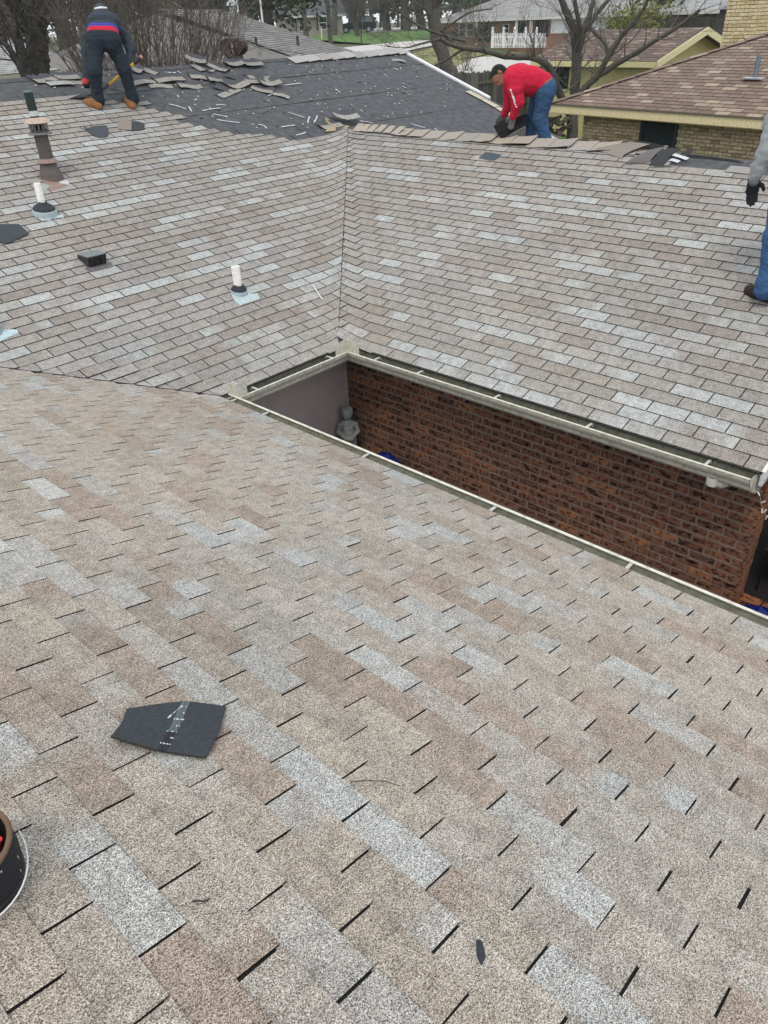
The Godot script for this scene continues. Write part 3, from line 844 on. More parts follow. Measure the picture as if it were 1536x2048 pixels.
func build_courtyard(house: Node3D) -> void:
	# brick wall under the right eave: three hundred bricks of their own, the hidden few joined
	var zw := -.30
	var mw := MB.new()
	mw.box(Vector3(1.84, -.84, zw - .04), Vector3(4.30, 1.34, .10), Color.WHITE)
	var wall := part("brick_wall", mw, M.mortar, house)
	var kinds := []
	for i in 36:
		var mb := MB.new()
		var t := rng.randf()
		var c := Color(.29, .13, .075).lerp(Color(.19, .095, .062), rng.randf())
		if t < 0.10: c = Color(.37, .17, .09)
		elif t < 0.16: c = Color(.17, .09, .06)
		elif t < 0.30: c = Color(.24, .12, .075)
		mb.bevel(Vector3.ZERO, Vector3(.208, .064, .03), .003, c)
		for s in rng.randi_range(0, 3):      # fired-on dark blotches, a shape of their own on the face
			var q := Vector3(rng.randf_range(-.085, .085), rng.randf_range(-.02, .02), .0153)
			var r0 := rng.randf_range(.008, .022); var w0 := rng.randf() * TAU
			for k in 7:
				var a0 := TAU * k / 7 + w0; var a1 := TAU * (k + 1) / 7 + w0
				var m0 := 1.0 + .35 * sin(a0 * 2 + w0 * 5); var m1 := 1.0 + .35 * sin(a1 * 2 + w0 * 5)
				mb.tri(q, q + Vector3(clampf(cos(a0) * r0 * m0 * 1.4, -.1 - q.x, .1 - q.x), clampf(sin(a0) * r0 * m0, -.028 - q.y, .028 - q.y), 0), q + Vector3(clampf(cos(a1) * r0 * m1 * 1.4, -.1 - q.x, .1 - q.x), clampf(sin(a1) * r0 * m1, -.028 - q.y, .028 - q.y), 0), c * Color(.22, .24, .27))
		kinds.append(mb.mesh())
	var seen := 0
	var rest := MB.new()
	for r in 17:
		var y := -.185 - r * .079
		for i in range(-1, 21):
			var x := -.28 + i * .222 + (.111 if r % 2 == 1 else 0.0) + .084
			if x > 3.93 or x < -.42: continue
			var b := Basis(Vector3.RIGHT, rng.randf_range(-.006, .006)) * Basis(Vector3.BACK, rng.randf_range(-.006, .006))
			var p := Vector3(x, y, zw - .001 + rng.randf_range(-.003, .003))
			if r >= 1 and seen < 300:
				var o := MeshInstance3D.new()
				o.mesh = kinds[rng.randi() % kinds.size()]; o.material_override = M.brick; o.name = "brick"
				wall.add_child(o, true); o.transform = Transform3D(b, p - base_of(wall)); seen += 1
			else:
				rest.bevel(p, Vector3(.208, .064, .03), .003, Color(.25, .10, .05), b)
	# half bricks closing the corner and the return of the wall end
	for r in 17:
		var y := -.185 - r * .079
		var hw := .10 if r % 2 == 0 else .0
		var xc := 3.995
		if hw > 0: rest.bevel(Vector3(3.965, y, zw), Vector3(.10, .064, .03), .003, Color(.36, .165, .09).lerp(Color(.22, .11, .07), rng.randf()))
		var bs := Basis(Vector3.UP, PI / 2)
		for q in ([[.106, .172]] if r % 2 == 0 else [[.065, .088], [.164, .086]]): rest.bevel(Vector3(3.999, y, zw - q[0]), Vector3(q[1], .064, .03), .003, Color(.36, .165, .09).lerp(Color(.24, .115, .07), rng.randf()), bs)
	var core := MB.new()
	core.box(Vector3(3.93, -.84, zw - .17), Vector3(.11, 1.34, .20), Color.WHITE)
	part("wall_end", core, M.mortar, wall)
	part("bricks", rest, M.brick, wall, "", true)
	# taupe panel wall under the left eave: panels with battens
	var sw := MB.new()
	sw.box(Vector3(-.345, -.84, .6), Vector3(.03, 1.34, 2.0), Color.WHITE)
	var side := part("panel_wall", sw, M.siding, house)
	for i in 2:
		var bt := MB.new()
		bt.box(Vector3(-.325, -.84, -.255 + i * .075), Vector3(.016 - i * .006, 1.34, .045), Color.WHITE)
		part("batten", bt, M.siding, side)
	# wall under the near eave
	var nw := MB.new()
	nw.box(Vector3(4.5, -.84, EAVE + .36), Vector3(9.6, 1.34, .08), Color(.28, .12, .07))
	part("near_wall", nw, M.brick, house)
	var fl := MB.new()
	fl.box(Vector3(3.4, FLOOR_Y - .05, .7), Vector3(8.0, .1, 2.6), Color(.16, .15, .14))
	fl.box(Vector3(5.4, FLOOR_Y - .054, -1.9), Vector3(5.0, .1, 2.6), Color(.02, .019, .018))  # recess part of the floor, its shade put into the colour
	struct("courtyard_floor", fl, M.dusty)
	# low brick edging and recess past the wall end, coloured dark for its shade
	var lg := thing("brick_ledge", Vector3(4.6, FLOOR_Y, -.55), "low orange brick ledge on the ground past the brick wall end", "ledge")
	for i in 9:
		var mb := MB.new()
		mb.bevel(Vector3(4.06 + i * .222, FLOOR_Y + .045, -.50), Vector3(.21, .10, .09), .006, Color(.36, .15, .07).lerp(Color(.24, .10, .06), rng.randf()), Basis(Vector3.RIGHT, -PI / 2))
		part("brick", mb, M.brick, lg)
	var pw := thing("porch_wall", Vector3(5.6, FLOOR_Y, -1.5), "dark brick porch wall in shade past the brick wall end", "wall")
	var pm := MB.new()
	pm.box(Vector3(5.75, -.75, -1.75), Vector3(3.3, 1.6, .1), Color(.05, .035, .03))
	pm.box(Vector3(4.35, -.15, -.75), Vector3(.55, .34, .12), Color(.22, .085, .045))
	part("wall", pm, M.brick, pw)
	var pr := MB.new()
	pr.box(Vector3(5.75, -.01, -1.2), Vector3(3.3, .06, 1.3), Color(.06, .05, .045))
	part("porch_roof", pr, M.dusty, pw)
	# black metal chair frame standing there
	var ch := thing("metal_chair", Vector3(4.25, FLOOR_Y, -.98), "black metal chair frame standing in the dark recess past the brick wall", "chair")
	var cb := Color(.012, .012, .012)
	for q in [Vector3(4.05, 0, -.78), Vector3(4.45, 0, -.78), Vector3(4.05, 0, -1.18), Vector3(4.45, 0, -1.18)]:
		var leg := MB.new()
		leg.tube([q + Vector3(0, FLOOR_Y, 0), q + Vector3(0, FLOOR_Y + .42, 0)], [.011, .011], 6, cb)
		part("leg", leg, M.gloss, ch)
	var seat := MB.new()
	seat.bevel(Vector3(4.25, FLOOR_Y + .43, -.98), Vector3(.46, .46, .03), .01, cb, Basis(Vector3.RIGHT, -PI / 2))
	part("seat", seat, M.gloss, ch)
	var bk := MB.new()
	for i in 5: bk.tube([Vector3(4.07 + i * .09, FLOOR_Y + .43, -1.19), Vector3(4.07 + i * .09, FLOOR_Y + .9, -1.26)], [.009, .009], 6, cb)
	bk.tube([Vector3(4.04, FLOOR_Y + .9, -1.26), Vector3(4.46, FLOOR_Y + .9, -1.26)], [.012, .012], 6, cb)
	part("backrest", bk, M.gloss, ch)
	# crumpled blue tarps on the ground
	for q in [[Vector3(on_z(774, 918, .0).x, FLOOR_Y, .0), .34, .46, "crumpled dark blue tarp heaped on the ground beside the stone statue"], [Vector3(4.36, FLOOR_Y, -.13), .40, .36, "bright blue tarp on the ground beyond the end of the brick wall"]]:
		var g := []
		for i in 13:
			var row := []
			for j in 13:
				var u := (i - 6) / 6.0; var w := (j - 6) / 6.0
				var r := maxf(0, 1.0 - u * u * 0.9 - w * w * 0.9)
				var hgt: float = q[2] * pow(r, 0.6) * (0.75 + 0.5 * noise.get_noise_2d(u * 60 + q[0].x * 50, w * 60)) + absf(noise.get_noise_2d(u * 150, w * 150)) * .06
				row.append(q[0] + Vector3(w * q[1], hgt + .004, u * q[1] * .8))
			g.append(row)
		var tp := MB.new()
		g.reverse()
		tp.sheet(g, .003, Color(.005, .012, .13), Color(.005, .012, .12))
		single("blue_tarp", tp, M.tarp, q[3], "tarp")
	build_statue()
	# string of little white lights hanging from the gutter end
	var sl := thing("string_lights", Vector3(4.14, -.6, .02), "thin wire with small white bulbs hanging from the gutter end", "string lights")
	var wire := MB.new()
	var path := [Vector3(4.07, -.01, .03)]
	for p in [[1522, 964], [1519, 985], [1522, 1003], [1526, 1018], [1533, 1034]]: path.append(on_z(p[0], p[1], -.02))
	var rr := []
	for p in path: rr.append(.0018)
	wire.tube(path, rr, 5, Color(.30, .28, .25))
	part("wire", wire, M.plain, sl)
	for q in [[1524, 964, .5], [1517, 987, -.9], [1526, 1004, .8], [1524, 1022, -1.3], [1530, 1022, 1.2], [1533, 1035, 1.4]]:
		var b := MB.new()
		var c := on_z(q[0], q[1], -.018)
		var d := Vector3(cos(q[2]), sin(q[2]) * .9, .1).normalized() * .016
		b.tube([c - d, c + d], [.0042, .0042], 7, Color(.85, .83, .76))
		part("bulb", b, M.plain, sl)

func build_statue() -> void:
	var o := thing("garden_statue", Vector3(-.3, FLOOR_Y, -.13), "grey stone statue of a small child standing in the corner of the courtyard", "statue")
	var crest := on_z(693, 814, -.13)
	var p := Vector3(crest.x, crest.y - .665, -.13)
	var f := (Vector3(CAM.x, 0, CAM.z) - Vector3(p.x, 0, p.z)).normalized()
	var s := Vector3(f.z, 0, -f.x)
	var P := func(a: float, y: float, b: float) -> Vector3: return p + s * a + Vector3.UP * y + f * b
	var pr := [
		[P.call(0, .575, .01), P.call(0, .60, .01), .052, .056], [P.call(0, .50, 0), P.call(0, .56, .005), .03, .03],
		[P.call(-.035, .46, 0), P.call(.035, .46, 0), .045, .045], [P.call(0, .36, .015), P.call(0, .45, 0), .066, .062], [P.call(0, .30, .01), P.call(0, .36, .02), .066, .07],
		[P.call(-.085, .455, 0), P.call(-.108, .37, .01), .027, .024], [P.call(-.108, .37, .01), P.call(-.03, .325, .085), .024, .02],
		[P.call(.085, .455, 0), P.call(.108, .37, .01), .027, .024], [P.call(.108, .37, .01), P.call(.03, .32, .085), .024, .02],
		[P.call(-.03, .325, .085), P.call(.03, .32, .09), .024, .024], [P.call(-.038, .30, .01), P.call(-.045, .17, .03), .05, .038], [P.call(.038, .30, .01), P.call(.045, .17, .03), .05, .038],
		[P.call(-.045, .17, .03), P.call(-.045, .06, 0), .036, .03], [P.call(.045, .17, .03), P.call(.045, .06, 0), .036, .03],
		[P.call(-.045, .05, 0), P.call(-.05, .045, .05), .028, .022], [P.call(.045, .05, 0), P.call(.05, .045, .05), .028, .022],
		[P.call(0, .585, .062), P.call(0, .578, .066), .010, .008], [P.call(-.03, .43, .05), P.call(-.03, .42, .05), .024, .02], [P.call(.03, .43, .05), P.call(.03, .42, .05), .024, .02],
		[P.call(-.035, .635, -.01), P.call(.035, .635, -.01), .03, .03], [P.call(-.05, .60, -.01), P.call(-.048, .57, -.01), .018, .016], [P.call(.05, .60, -.01), P.call(.048, .57, -.01), .018, .016],
		[P.call(-.07, .03, -.01), P.call(-.085, .13, .0), .035, .03], [P.call(.08, .03, -.01), P.call(.09, .10, .0), .035, .025]]
	var mb := blob(pr, .014, .009, [])
	part("figure", mb, M.stone, o)
	var b := MB.new()
	b.lathe([Vector2(0, FLOOR_Y - p.y), Vector2(.13, FLOOR_Y - p.y), Vector2(.13, .02), Vector2(.12, .035), Vector2(0, .035)], 20, Transform3D(Basis.IDENTITY, p), Color.WHITE)
	part("plinth", b, M.stone, o)

# ---------------------------------------------------------------- smooth bodies: tapered capsules joined by a smooth minimum, meshed as surface nets
func field(pr: Array, k: float, q: Vector3) -> float:
	var d := 1e9
	for c in pr:
		var a: Vector3 = c[0]
		var ba: Vector3 = c[1] - a
		var pa := q - a
		var t := clampf(pa.dot(ba) / maxf(ba.length_squared(), 1e-9), 0, 1)
		var e := (pa - ba * t).length() - lerpf(c[2], c[3], t)
		var h := maxf(k - absf(d - e), 0.0) / k
		d = minf(d, e) - h * h * k * 0.25
	return d

var folds := 0.0
func crease(p: Vector3) -> float:      # cloth creases, mostly running across the limbs
	var a := noise.get_noise_3d(p.x * 300.0 + p.y * 180.0, p.y * 640.0, p.z * 300.0)
	return (1.0 - absf(a) * 3.0) * .5 + noise.get_noise_3d(p.x * 700.0, p.y * 1100.0, p.z * 700.0) * .4

func blob(pr: Array, k: float, cell: float, cols: Array) -> MB:
	var lo := Vector3.ONE * 1e9; var hi := -lo
	for c in pr:
		var r := maxf(c[2], c[3]) + cell * 3
		for q in [c[0], c[1]]:
			lo = lo.min(q - Vector3.ONE * r); hi = hi.max(q + Vector3.ONE * r)
	var bn := Vector3i(((hi - lo) / (cell * 4)).ceil())
	var nx := bn.x * 4 + 1; var ny := bn.y * 4 + 1; var nz := bn.z * 4 + 1
	var val := PackedFloat32Array(); val.resize(nx * ny * nz); val.fill(1.0)
	var live := []
	for bx in bn.x: for by in bn.y: for bz in bn.z:
		var c := lo + Vector3(bx * 4 + 2, by * 4 + 2, bz * 4 + 2) * cell
		# only the capsules that can matter inside this block
		var near := []
		var dmin := 1e9
		for q in pr:
			var a: Vector3 = q[0]
			var ba: Vector3 = q[1] - a
			var t := clampf((c - a).dot(ba) / maxf(ba.length_squared(), 1e-9), 0, 1)
			var e := (c - a - ba * t).length() - lerpf(q[2], q[3], t)
			dmin = minf(dmin, e)
			if e < cell * 4 + k * 1.5: near.append(q)
		if dmin > cell * 4 + k * 0.5: continue
		if dmin < -cell * 5:
			near = []
		live.append(Vector3i(bx, by, bz))
		for i in 5: for j in 5: for l in 5:
			var at_ := ((bx * 4 + i) * ny + by * 4 + j) * nz + bz * 4 + l
			if near.is_empty(): val[at_] = -1.0 if dmin < 0 else 1.0
			elif val[at_] == 1.0: val[at_] = field(near, k, lo + Vector3(bx * 4 + i, by * 4 + j, bz * 4 + l) * cell)
	var idx := PackedInt32Array(); idx.resize(nx * ny * nz); idx.fill(-1)
	var vs := PackedVector3Array()
	var cells := []
	for b in live:
		for i in 4: for j in 4: for l in 4:
			var x: int = b.x * 4 + i; var y: int = b.y * 4 + j; var z: int = b.z * 4 + l
			var s := Vector3.ZERO
			var cnt := 0
			var g := []
			for e in 8: g.append(val[((x + (e & 1)) * ny + y + ((e >> 1) & 1)) * nz + z + ((e >> 2) & 1)])
			for e in [[0, 1], [2, 3], [4, 5], [6, 7], [0, 2], [1, 3], [4, 6], [5, 7], [0, 4], [1, 5], [2, 6], [3, 7]]:
				var ga: float = g[e[0]]; var gb: float = g[e[1]]
				if (ga < 0) != (gb < 0):
					var t := ga / (ga - gb)
					var pa := Vector3(e[0] & 1, (e[0] >> 1) & 1, (e[0] >> 2) & 1); var pb := Vector3(e[1] & 1, (e[1] >> 1) & 1, (e[1] >> 2) & 1)
					s += pa.lerp(pb, t); cnt += 1
			if cnt > 0:
				idx[(x * ny + y) * nz + z] = vs.size()
				vs.append(lo + (Vector3(x, y, z) + s / cnt) * cell)
				cells.append(Vector3i(x, y, z))
	var nn := PackedVector3Array(); var cc := PackedColorArray()
	for p in vs:
		var near := []
		for q in pr:
			var a: Vector3 = q[0]
			var ba: Vector3 = q[1] - a
			var t := clampf((p - a).dot(ba) / maxf(ba.length_squared(), 1e-9), 0, 1)
			if (p - a - ba * t).length() - lerpf(q[2], q[3], t) < k * 1.5 + cell: near.append(q)
		var d0 := field(near, k, p); var h := cell * 0.5
		nn.append(Vector3(field(near, k, p + Vector3(h, 0, 0)) - d0, field(near, k, p + Vector3(0, h, 0)) - d0, field(near, k, p + Vector3(0, 0, h)) - d0).normalized())
		var col := Color.WHITE
		if cols.size() > 0:
			var best := 1e9
			for q in near:
				var a: Vector3 = q[0]
				var ba: Vector3 = q[1] - a
				var t := clampf((p - a).dot(ba) / maxf(ba.length_squared(), 1e-9), 0, 1)
				var e := (p - a - ba * t).length() - lerpf(q[2], q[3], t)
				if e < best:
					best = e; col = cols[q[4]]
		cc.append(col)
	if folds > 0.0:
		var h := .004
		for i in vs.size():
			var p := vs[i]
			var a := crease(p)
			var gr := Vector3(crease(p + Vector3(h, 0, 0)) - a, crease(p + Vector3(0, h, 0)) - a, crease(p + Vector3(0, 0, h)) - a) / h
			vs[i] = p + nn[i] * a * folds
			nn[i] = (nn[i] - (gr - nn[i] * gr.dot(nn[i])) * folds).normalized()
	var mb := MB.new()
	for c in cells:
		var o: int = (c.x * ny + c.y) * nz + c.z
		var inside := val[o] < 0
		for ax in 3:
			var st: int = [ny * nz, nz, 1][ax]
			if c[ax] + 1 >= [nx, ny, nz][ax]: continue
			if (val[o + st] < 0) == inside: continue
			var s1: int = [nz, 1, ny * nz][ax]; var s2: int = [1, ny * nz, nz][ax]
			if c[(ax + 1) % 3] == 0 or c[(ax + 2) % 3] == 0: continue
			var q := [idx[o], idx[o - s1], idx[o - s1 - s2], idx[o - s2]]
			if q.min() < 0: continue
			if not inside: q.reverse()
			for t in [0, 2, 1, 0, 3, 2]: mb.vert(vs[q[t]], nn[q[t]], cc[q[t]])
	return mb

# ---------------------------------------------------------------- pipes and vents through the left slope
func patch(mb: MB, pts: Array, lift: float, col: Color) -> void:     # thin flat plate lying on the left slope
	var c := Vector3.ZERO
	var t := []
	for p in pts:
		t.append(on_b(p[0], p[1], lift)); c += t[-1]
	c /= pts.size()
	for i in t.size():
		var j := (i + 1) % t.size()
		mb.tri(c, t[i], t[j], col)
		mb.quad(t[i] - Vector3(0, lift + .002, 0), t[j] - Vector3(0, lift + .002, 0), t[j], t[i], col)

func pvc_vent(base: Vector3, r: float, h: float, label: String, plate: Array, boot_r: float) -> void:
	var o := thing("vent_pipe", base, label, "vent pipe")
	var p := MB.new()
	p.lathe([Vector2(r * 1.0, -.1), Vector2(r, h), Vector2(r * .96, h + .002), Vector2(r * .82, h + .002), Vector2(r * .82, h - .08), Vector2(0, h - .08)], 18, Transform3D(Basis.IDENTITY, base), Color(.98, .97, .94))
	part("pipe", p, M.dusty, o)
	var n := up_of(1)
	var tilt := Basis(Quaternion(Vector3.UP, n.lerp(Vector3.UP, .45).normalized()))
	var b := MB.new()
	b.lathe([Vector2(boot_r * 1.12, -.02), Vector2(boot_r * 1.05, boot_r * .42), Vector2(boot_r * .95, boot_r * .5)], 20, Transform3D(tilt, base), Color(.42, .52, .56))
	part("flashing_cone", b, M.dusty, o)
	var c := MB.new()
	c.lathe([Vector2(boot_r * 1.0, boot_r * .46), Vector2(boot_r * .92, boot_r * .62), Vector2(r * 1.25, boot_r * .98), Vector2(r * 1.02, boot_r * 1.12)], 20, Transform3D(tilt, base), Color(.03, .035, .04))
	part("rubber_collar", c, M.plain, o)
	var f := MB.new()
	patch(f, plate, .012, Color(.46, .55, .58))
	part("flashing_plate", f, M.dusty, o)

func build_vents() -> void:
	# brown flue with a storm collar and louvred cap
	var base := on_b(103, 354)
	var fl := thing("flue_pipe", base, "tall brown metal flue with louvred pink topped cap on the left slope", "flue")
	var tr := Transform3D(Basis.IDENTITY, base)
	var brown := Color(.12, .10, .095); var pink := Color(.52, .40, .34)
	var m := MB.new()
	m.lathe([Vector2(.074, .05), Vector2(.072, .45)], 20, tr, brown)
	part("pipe", m, M.dusty, fl)
	m = MB.new()
	m.lathe([Vector2(.135, -.05), Vector2(.12, .03), Vector2(.088, .13), Vector2(.078, .15)], 20, tr, Color(.135, .115, .11))
	part("flashing_cone", m, M.dusty, fl)
	m = MB.new()
	m.lathe([Vector2(.115, .150), Vector2(.118, .155), Vector2(.085, .19), Vector2(.074, .192)], 20, tr, Color(.30, .22, .195))
	part("storm_collar", m, M.dusty, fl)
	m = MB.new()
	m.lathe([Vector2(.074, .43), Vector2(.128, .435), Vector2(.130, .44), Vector2(.10, .452), Vector2(.092, .455)], 20, tr, Color(.20, .19, .20))
	m.lathe([Vector2(.095, .455), Vector2(.095, .475)], 20, tr, Color(.10, .10, .11))
	m.lathe([Vector2(.060, .475), Vector2(.060, .535)], 16, tr, Color(.008, .008, .008))
	for i in 14:
		var w := TAU * i / 14
		m.box(base + Vector3(cos(w) * .094, .505, sin(w) * .094), Vector3(.006, .06, .020), Color(.13, .13, .14), Basis(Vector3.UP, -w))
	m.lathe([Vector2(.097, .53), Vector2(.097, .546)], 20, tr, Color(.12, .12, .13))
	part("louvre", m, M.dusty, fl)
	m = MB.new()
	m.lathe([Vector2(.0, .543), Vector2(.135, .543), Vector2(.140, .548), Vector2(.115, .575), Vector2(.06, .596), Vector2(0, .60)], 24, tr, pink)
	part("cap", m, M.dusty, fl)
	m = MB.new()
	patch(m, [[86, 376], [106, 382], [139, 368], [136, 360], [120, 362], [110, 352], [92, 360]], .010, Color(.30, .21, .18))
	patch(m, [[79, 377], [90, 381], [100, 372], [88, 367]], .012, Color(.36, .40, .38))
	patch(m, [[118, 366], [139, 369], [136, 360], [121, 362]], .013, Color(.55, .57, .60))
	part("flashing_plate", m, M.dusty, fl)
	# can standing on its cap
	var cp := base + Vector3(-.01, .60, .01)
	var can := thing("spray_can", cp, "dark green can with a white label standing on the flue cap", "can")
	m = MB.new()
	var lean := Transform3D(Basis(Vector3(0, 0, 1), .05), cp)
	m.lathe([Vector2(0, 0), Vector2(.046, 0), Vector2(.048, .006), Vector2(.048, .235), Vector2(.045, .245), Vector2(0, .247)], 18, lean, Color(.014, .028, .024))
	part("body", m, M.gloss, can)
	m = MB.new()
	m.lathe([Vector2(.0485, .01), Vector2(.0485, .06)], 18, lean, Color(.50, .55, .54))
	part("label", m, M.plain, can)
	m = MB.new()
	m.lathe([Vector2(.0487, .235), Vector2(.043, .252), Vector2(0, .254)], 18, lean, Color(.14, .19, .17))
	part("lid", m, M.plain, can)
	pvc_vent(on_b(90, 428), .036, .30, "thin white plastic vent pipe with broad dark collar below the brown flue", [[72, 424], [77, 436], [84, 441], [99, 440], [104, 437], [127, 434], [126, 429], [110, 430], [104, 424], [90, 420]], .115)
	pvc_vent(on_b(478, 586), .043, .27, "wide white plastic vent pipe nearest the roof valley", [[461, 583], [468, 600], [480, 610], [520, 597], [514, 586], [500, 588], [496, 578], [470, 576]], .082)
	# flashing at the left edge of the view
	var ef := thing("roof_flashing", on_b(2, 662), "pale blue metal flashing with dark collar at the left edge of the roof", "flashing")
	m = MB.new()
	patch(m, [[-30, 690], [0, 682], [37, 665], [34, 659], [8, 658], [-30, 664]], .010, Color(.48, .60, .65))
	part("flashing_plate", m, M.dusty, ef)
	m = MB.new()
	m.lathe([Vector2(.09, -.03), Vector2(.08, .05), Vector2(.045, .09)], 18, Transform3D(Basis.IDENTITY, on_b(-16, 664)), Color(.32, .40, .43))
	part("flashing_cone", m, M.dusty, ef)
	m = MB.new()
	m.lathe([Vector2(.03, .05), Vector2(.03, .3), Vector2(0, .3)], 14, Transform3D(Basis.IDENTITY, on_b(-16, 664)), Color(.84, .83, .79))
	part("pipe", m, M.dusty, ef)
	# low box vent
	var bp := on_b(193, 530)
	var bv := thing("box_vent", bp, "low dark grey metal box vent on the left slope", "roof vent")
	var n := up_of(1)
	var bs := Basis(Vector3.FORWARD.cross(n).normalized() * -1.0, n, Vector3.BACK)
	bs = Basis(Vector3(1, -TB, 0).normalized(), n, Vector3.BACK)      # x down the slope
	var W := func(x: float, y: float, z: float) -> Vector3: return bp + bs * Vector3(x, y, z)
	m = MB.new()
	var dk := Color(.045, .047, .05)
	m.hexa([W.call(-.17, .0, .10), W.call(.02, .0, .10), W.call(.02, .0, -.10), W.call(-.17, .0, -.10), W.call(-.17, .05, .10), W.call(.02, .115, .10), W.call(.02, .115, -.10), W.call(-.17, .05, -.10)], dk)
	part("housing", m, M.dusty, bv)
	m = MB.new()
	m.hexa([W.call(-.17, .048, .105), W.call(.028, .115, .105), W.call(.028, .115, -.105), W.call(-.17, .048, -.105), W.call(-.17, .055, .105), W.call(.028, .124, .105), W.call(.028, .124, -.105), W.call(-.17, .055, -.105)], Color(.20, .22, .23))
	part("hood", m, M.dusty, bv)
	m = MB.new()
	for i in 5: m.box(W.call(.026, .020 + i * .019, 0), Vector3(.012, .005, .18), Color(.03, .03, .032), bs)
	for i in 3: m.box(W.call(.024, .06, -.06 + i * .06), Vector3(.012, .10, .008), Color(.06, .06, .065), bs)
	part("louvre", m, M.plain, bv)
	m = MB.new()
	patch(m, [[170, 538], [178, 543], [204, 536], [226, 530], [222, 525], [206, 527], [200, 520], [178, 530]], .011, Color(.15, .145, .155))
	part("flashing_plate", m, M.dusty, bv)
	# spinning turbine vent behind the left ridge: globe of curved vanes, at rest
	var tb := far_at(469, 112, 15.3)
	var tv := thing("turbine_vent", tb + Vector3(0, -.25, 0), "maroon brown ribbed turbine vent standing behind the left ridge", "roof vent")
	for i in 15:
		m = MB.new()
		var g := []
		for a in 9:
			var lat := lerpf(-1.15, 1.2, a / 8.0)
			var rr := .235 * cos(lat * .92) + .015
			var row := []
			for b in 3:
				var w := TAU * i / 15 + b * .135 + lat * .10
				row.append(tb + Vector3(cos(w) * (rr - b * .035), .13 + .14 * sin(lat), sin(w) * (rr - b * .035)))
			g.append(row)
		m.sheet(g, .002, Color(.20, .115, .11), Color(.05, .03, .03))
		part("vane", m, M.gloss, tv)
	m = MB.new()
	m.lathe([Vector2(0, .262), Vector2(.09, .262), Vector2(.06, .275), Vector2(0, .28)], 18, Transform3D(Basis.IDENTITY, tb), Color(.28, .17, .16))
	part("crown", m, M.gloss, tv)
	m = MB.new()
	m.lathe([Vector2(.17, -.4), Vector2(.15, -.02), Vector2(.15, .0), Vector2(0, .0)], 18, Transform3D(Basis.IDENTITY, tb), Color(.13, .08, .08))
	part("collar", m, M.dusty, tv)

# ---------------------------------------------------------------- loose things on the slopes
# bent sheet through three points per row (left, middle, right), rows from the lower to the upper edge
func bent(rows: Array, thick: float, col: Color, under: Color, name_: String, label: String, category := "torn shingle", group := "") -> MeshInstance3D:
	var g := []
	for r in rows:
		var row := []
		for j in 9:
			var t := j / 8.0
			row.append(r[0] * (1 - t) * (1 - 2 * t) + r[1] * 4 * t * (1 - t) + r[2] * t * (2 * t - 1))
		g.append(row)
	var fine := []
	for i in g.size() - 1:
		for k in (4 if i < g.size() - 2 else 5):
			var row := []
			for j in 9: row.append(g[i][j].lerp(g[i + 1][j], k / 4.0))
			fine.append(row)
	var dj: Vector3 = fine[1][5] - fine[1][4]; var di: Vector3 = fine[2][4] - fine[1][4]
	if dj.cross(di).y < 0: fine.reverse()
	var mb := MB.new()
	mb.sheet(fine, thick, col, under)
	return single(name_, mb, M.torn, label, category, group)

# torn strip of shingle whose butt edge runs from p to q on a slope; s = slope number
func strip(s: int, p: Vector3, q: Vector3, lift: float, curl: float, label: String, flip := false, head := .165) -> void:
	var n := up_of(s)
	var d := q - p
	var up := n.cross(d).normalized()
	var len_ := d.length()
	var skew := rng.randf_range(-.06, .06); var wav := rng.randf_range(.002, .014)
	var o := thing("shingle_strip", p.lerp(q, .5), label, "torn shingle")
	var H := func(a: float, b: float) -> Vector3:      # a along, b up the strip
		var w := a - .5
		return p + d * a + up * (b + skew * w) + n * (lift + wav * sin(a * 5.0 + p.x * 9.0) + curl * 4.0 * w * w + (curl * .8 * b / .3 if curl > 0 else -curl * (1 - b / .3)))
	var g := []
	var rag := []
	for j in 13: rag.append(rng.randf_range(.45, 1.0) if rng.randf() < .6 else 1.0)
	for i in 7:
		var row := []
		for j in 13: row.append(H.call(j / 12.0, EXPO * minf(i / 3.0, 1) + head * rag[j] * maxf(i - 3, 0) / 3.0))
		g.append(row)
	var mb := MB.new()
	mb.sheet(g, .003, Color(.085, .09, .095), Color(.05, .05, .052))
	part("backing", mb, M.torn, o)
	if flip: return
	var tabs := maxi(1, int(round(len_ / TAB)))
	for t in tabs:
		var tm := MB.new()
		var c := tab_tone(false)
		c = Color(c.r * .95, c.g * .95, c.b * .94)
		for i in 3:
			for j in 4:
				var a0 := (t + .012 + .976 * j / 4.0) / tabs; var a1 := (t + .012 + .976 * (j + 1) / 4.0) / tabs
				var b0 := EXPO * i / 3.0 - .001; var b1 := EXPO * (i + 1) / 3.0
				tm.quad(H.call(a0, b0) + n * .002, H.call(a1, b0) + n * .002, H.call(a1, b1) + n * .002, H.call(a0, b1) + n * .002, c)
				if i == 0: tm.quad(H.call(a0, b0) - n * .004, H.call(a1, b0) - n * .004, H.call(a1, b0) + n * .002, H.call(a0, b0) + n * .002, EDGE)
		part("tab", tm, M.shingle, o)

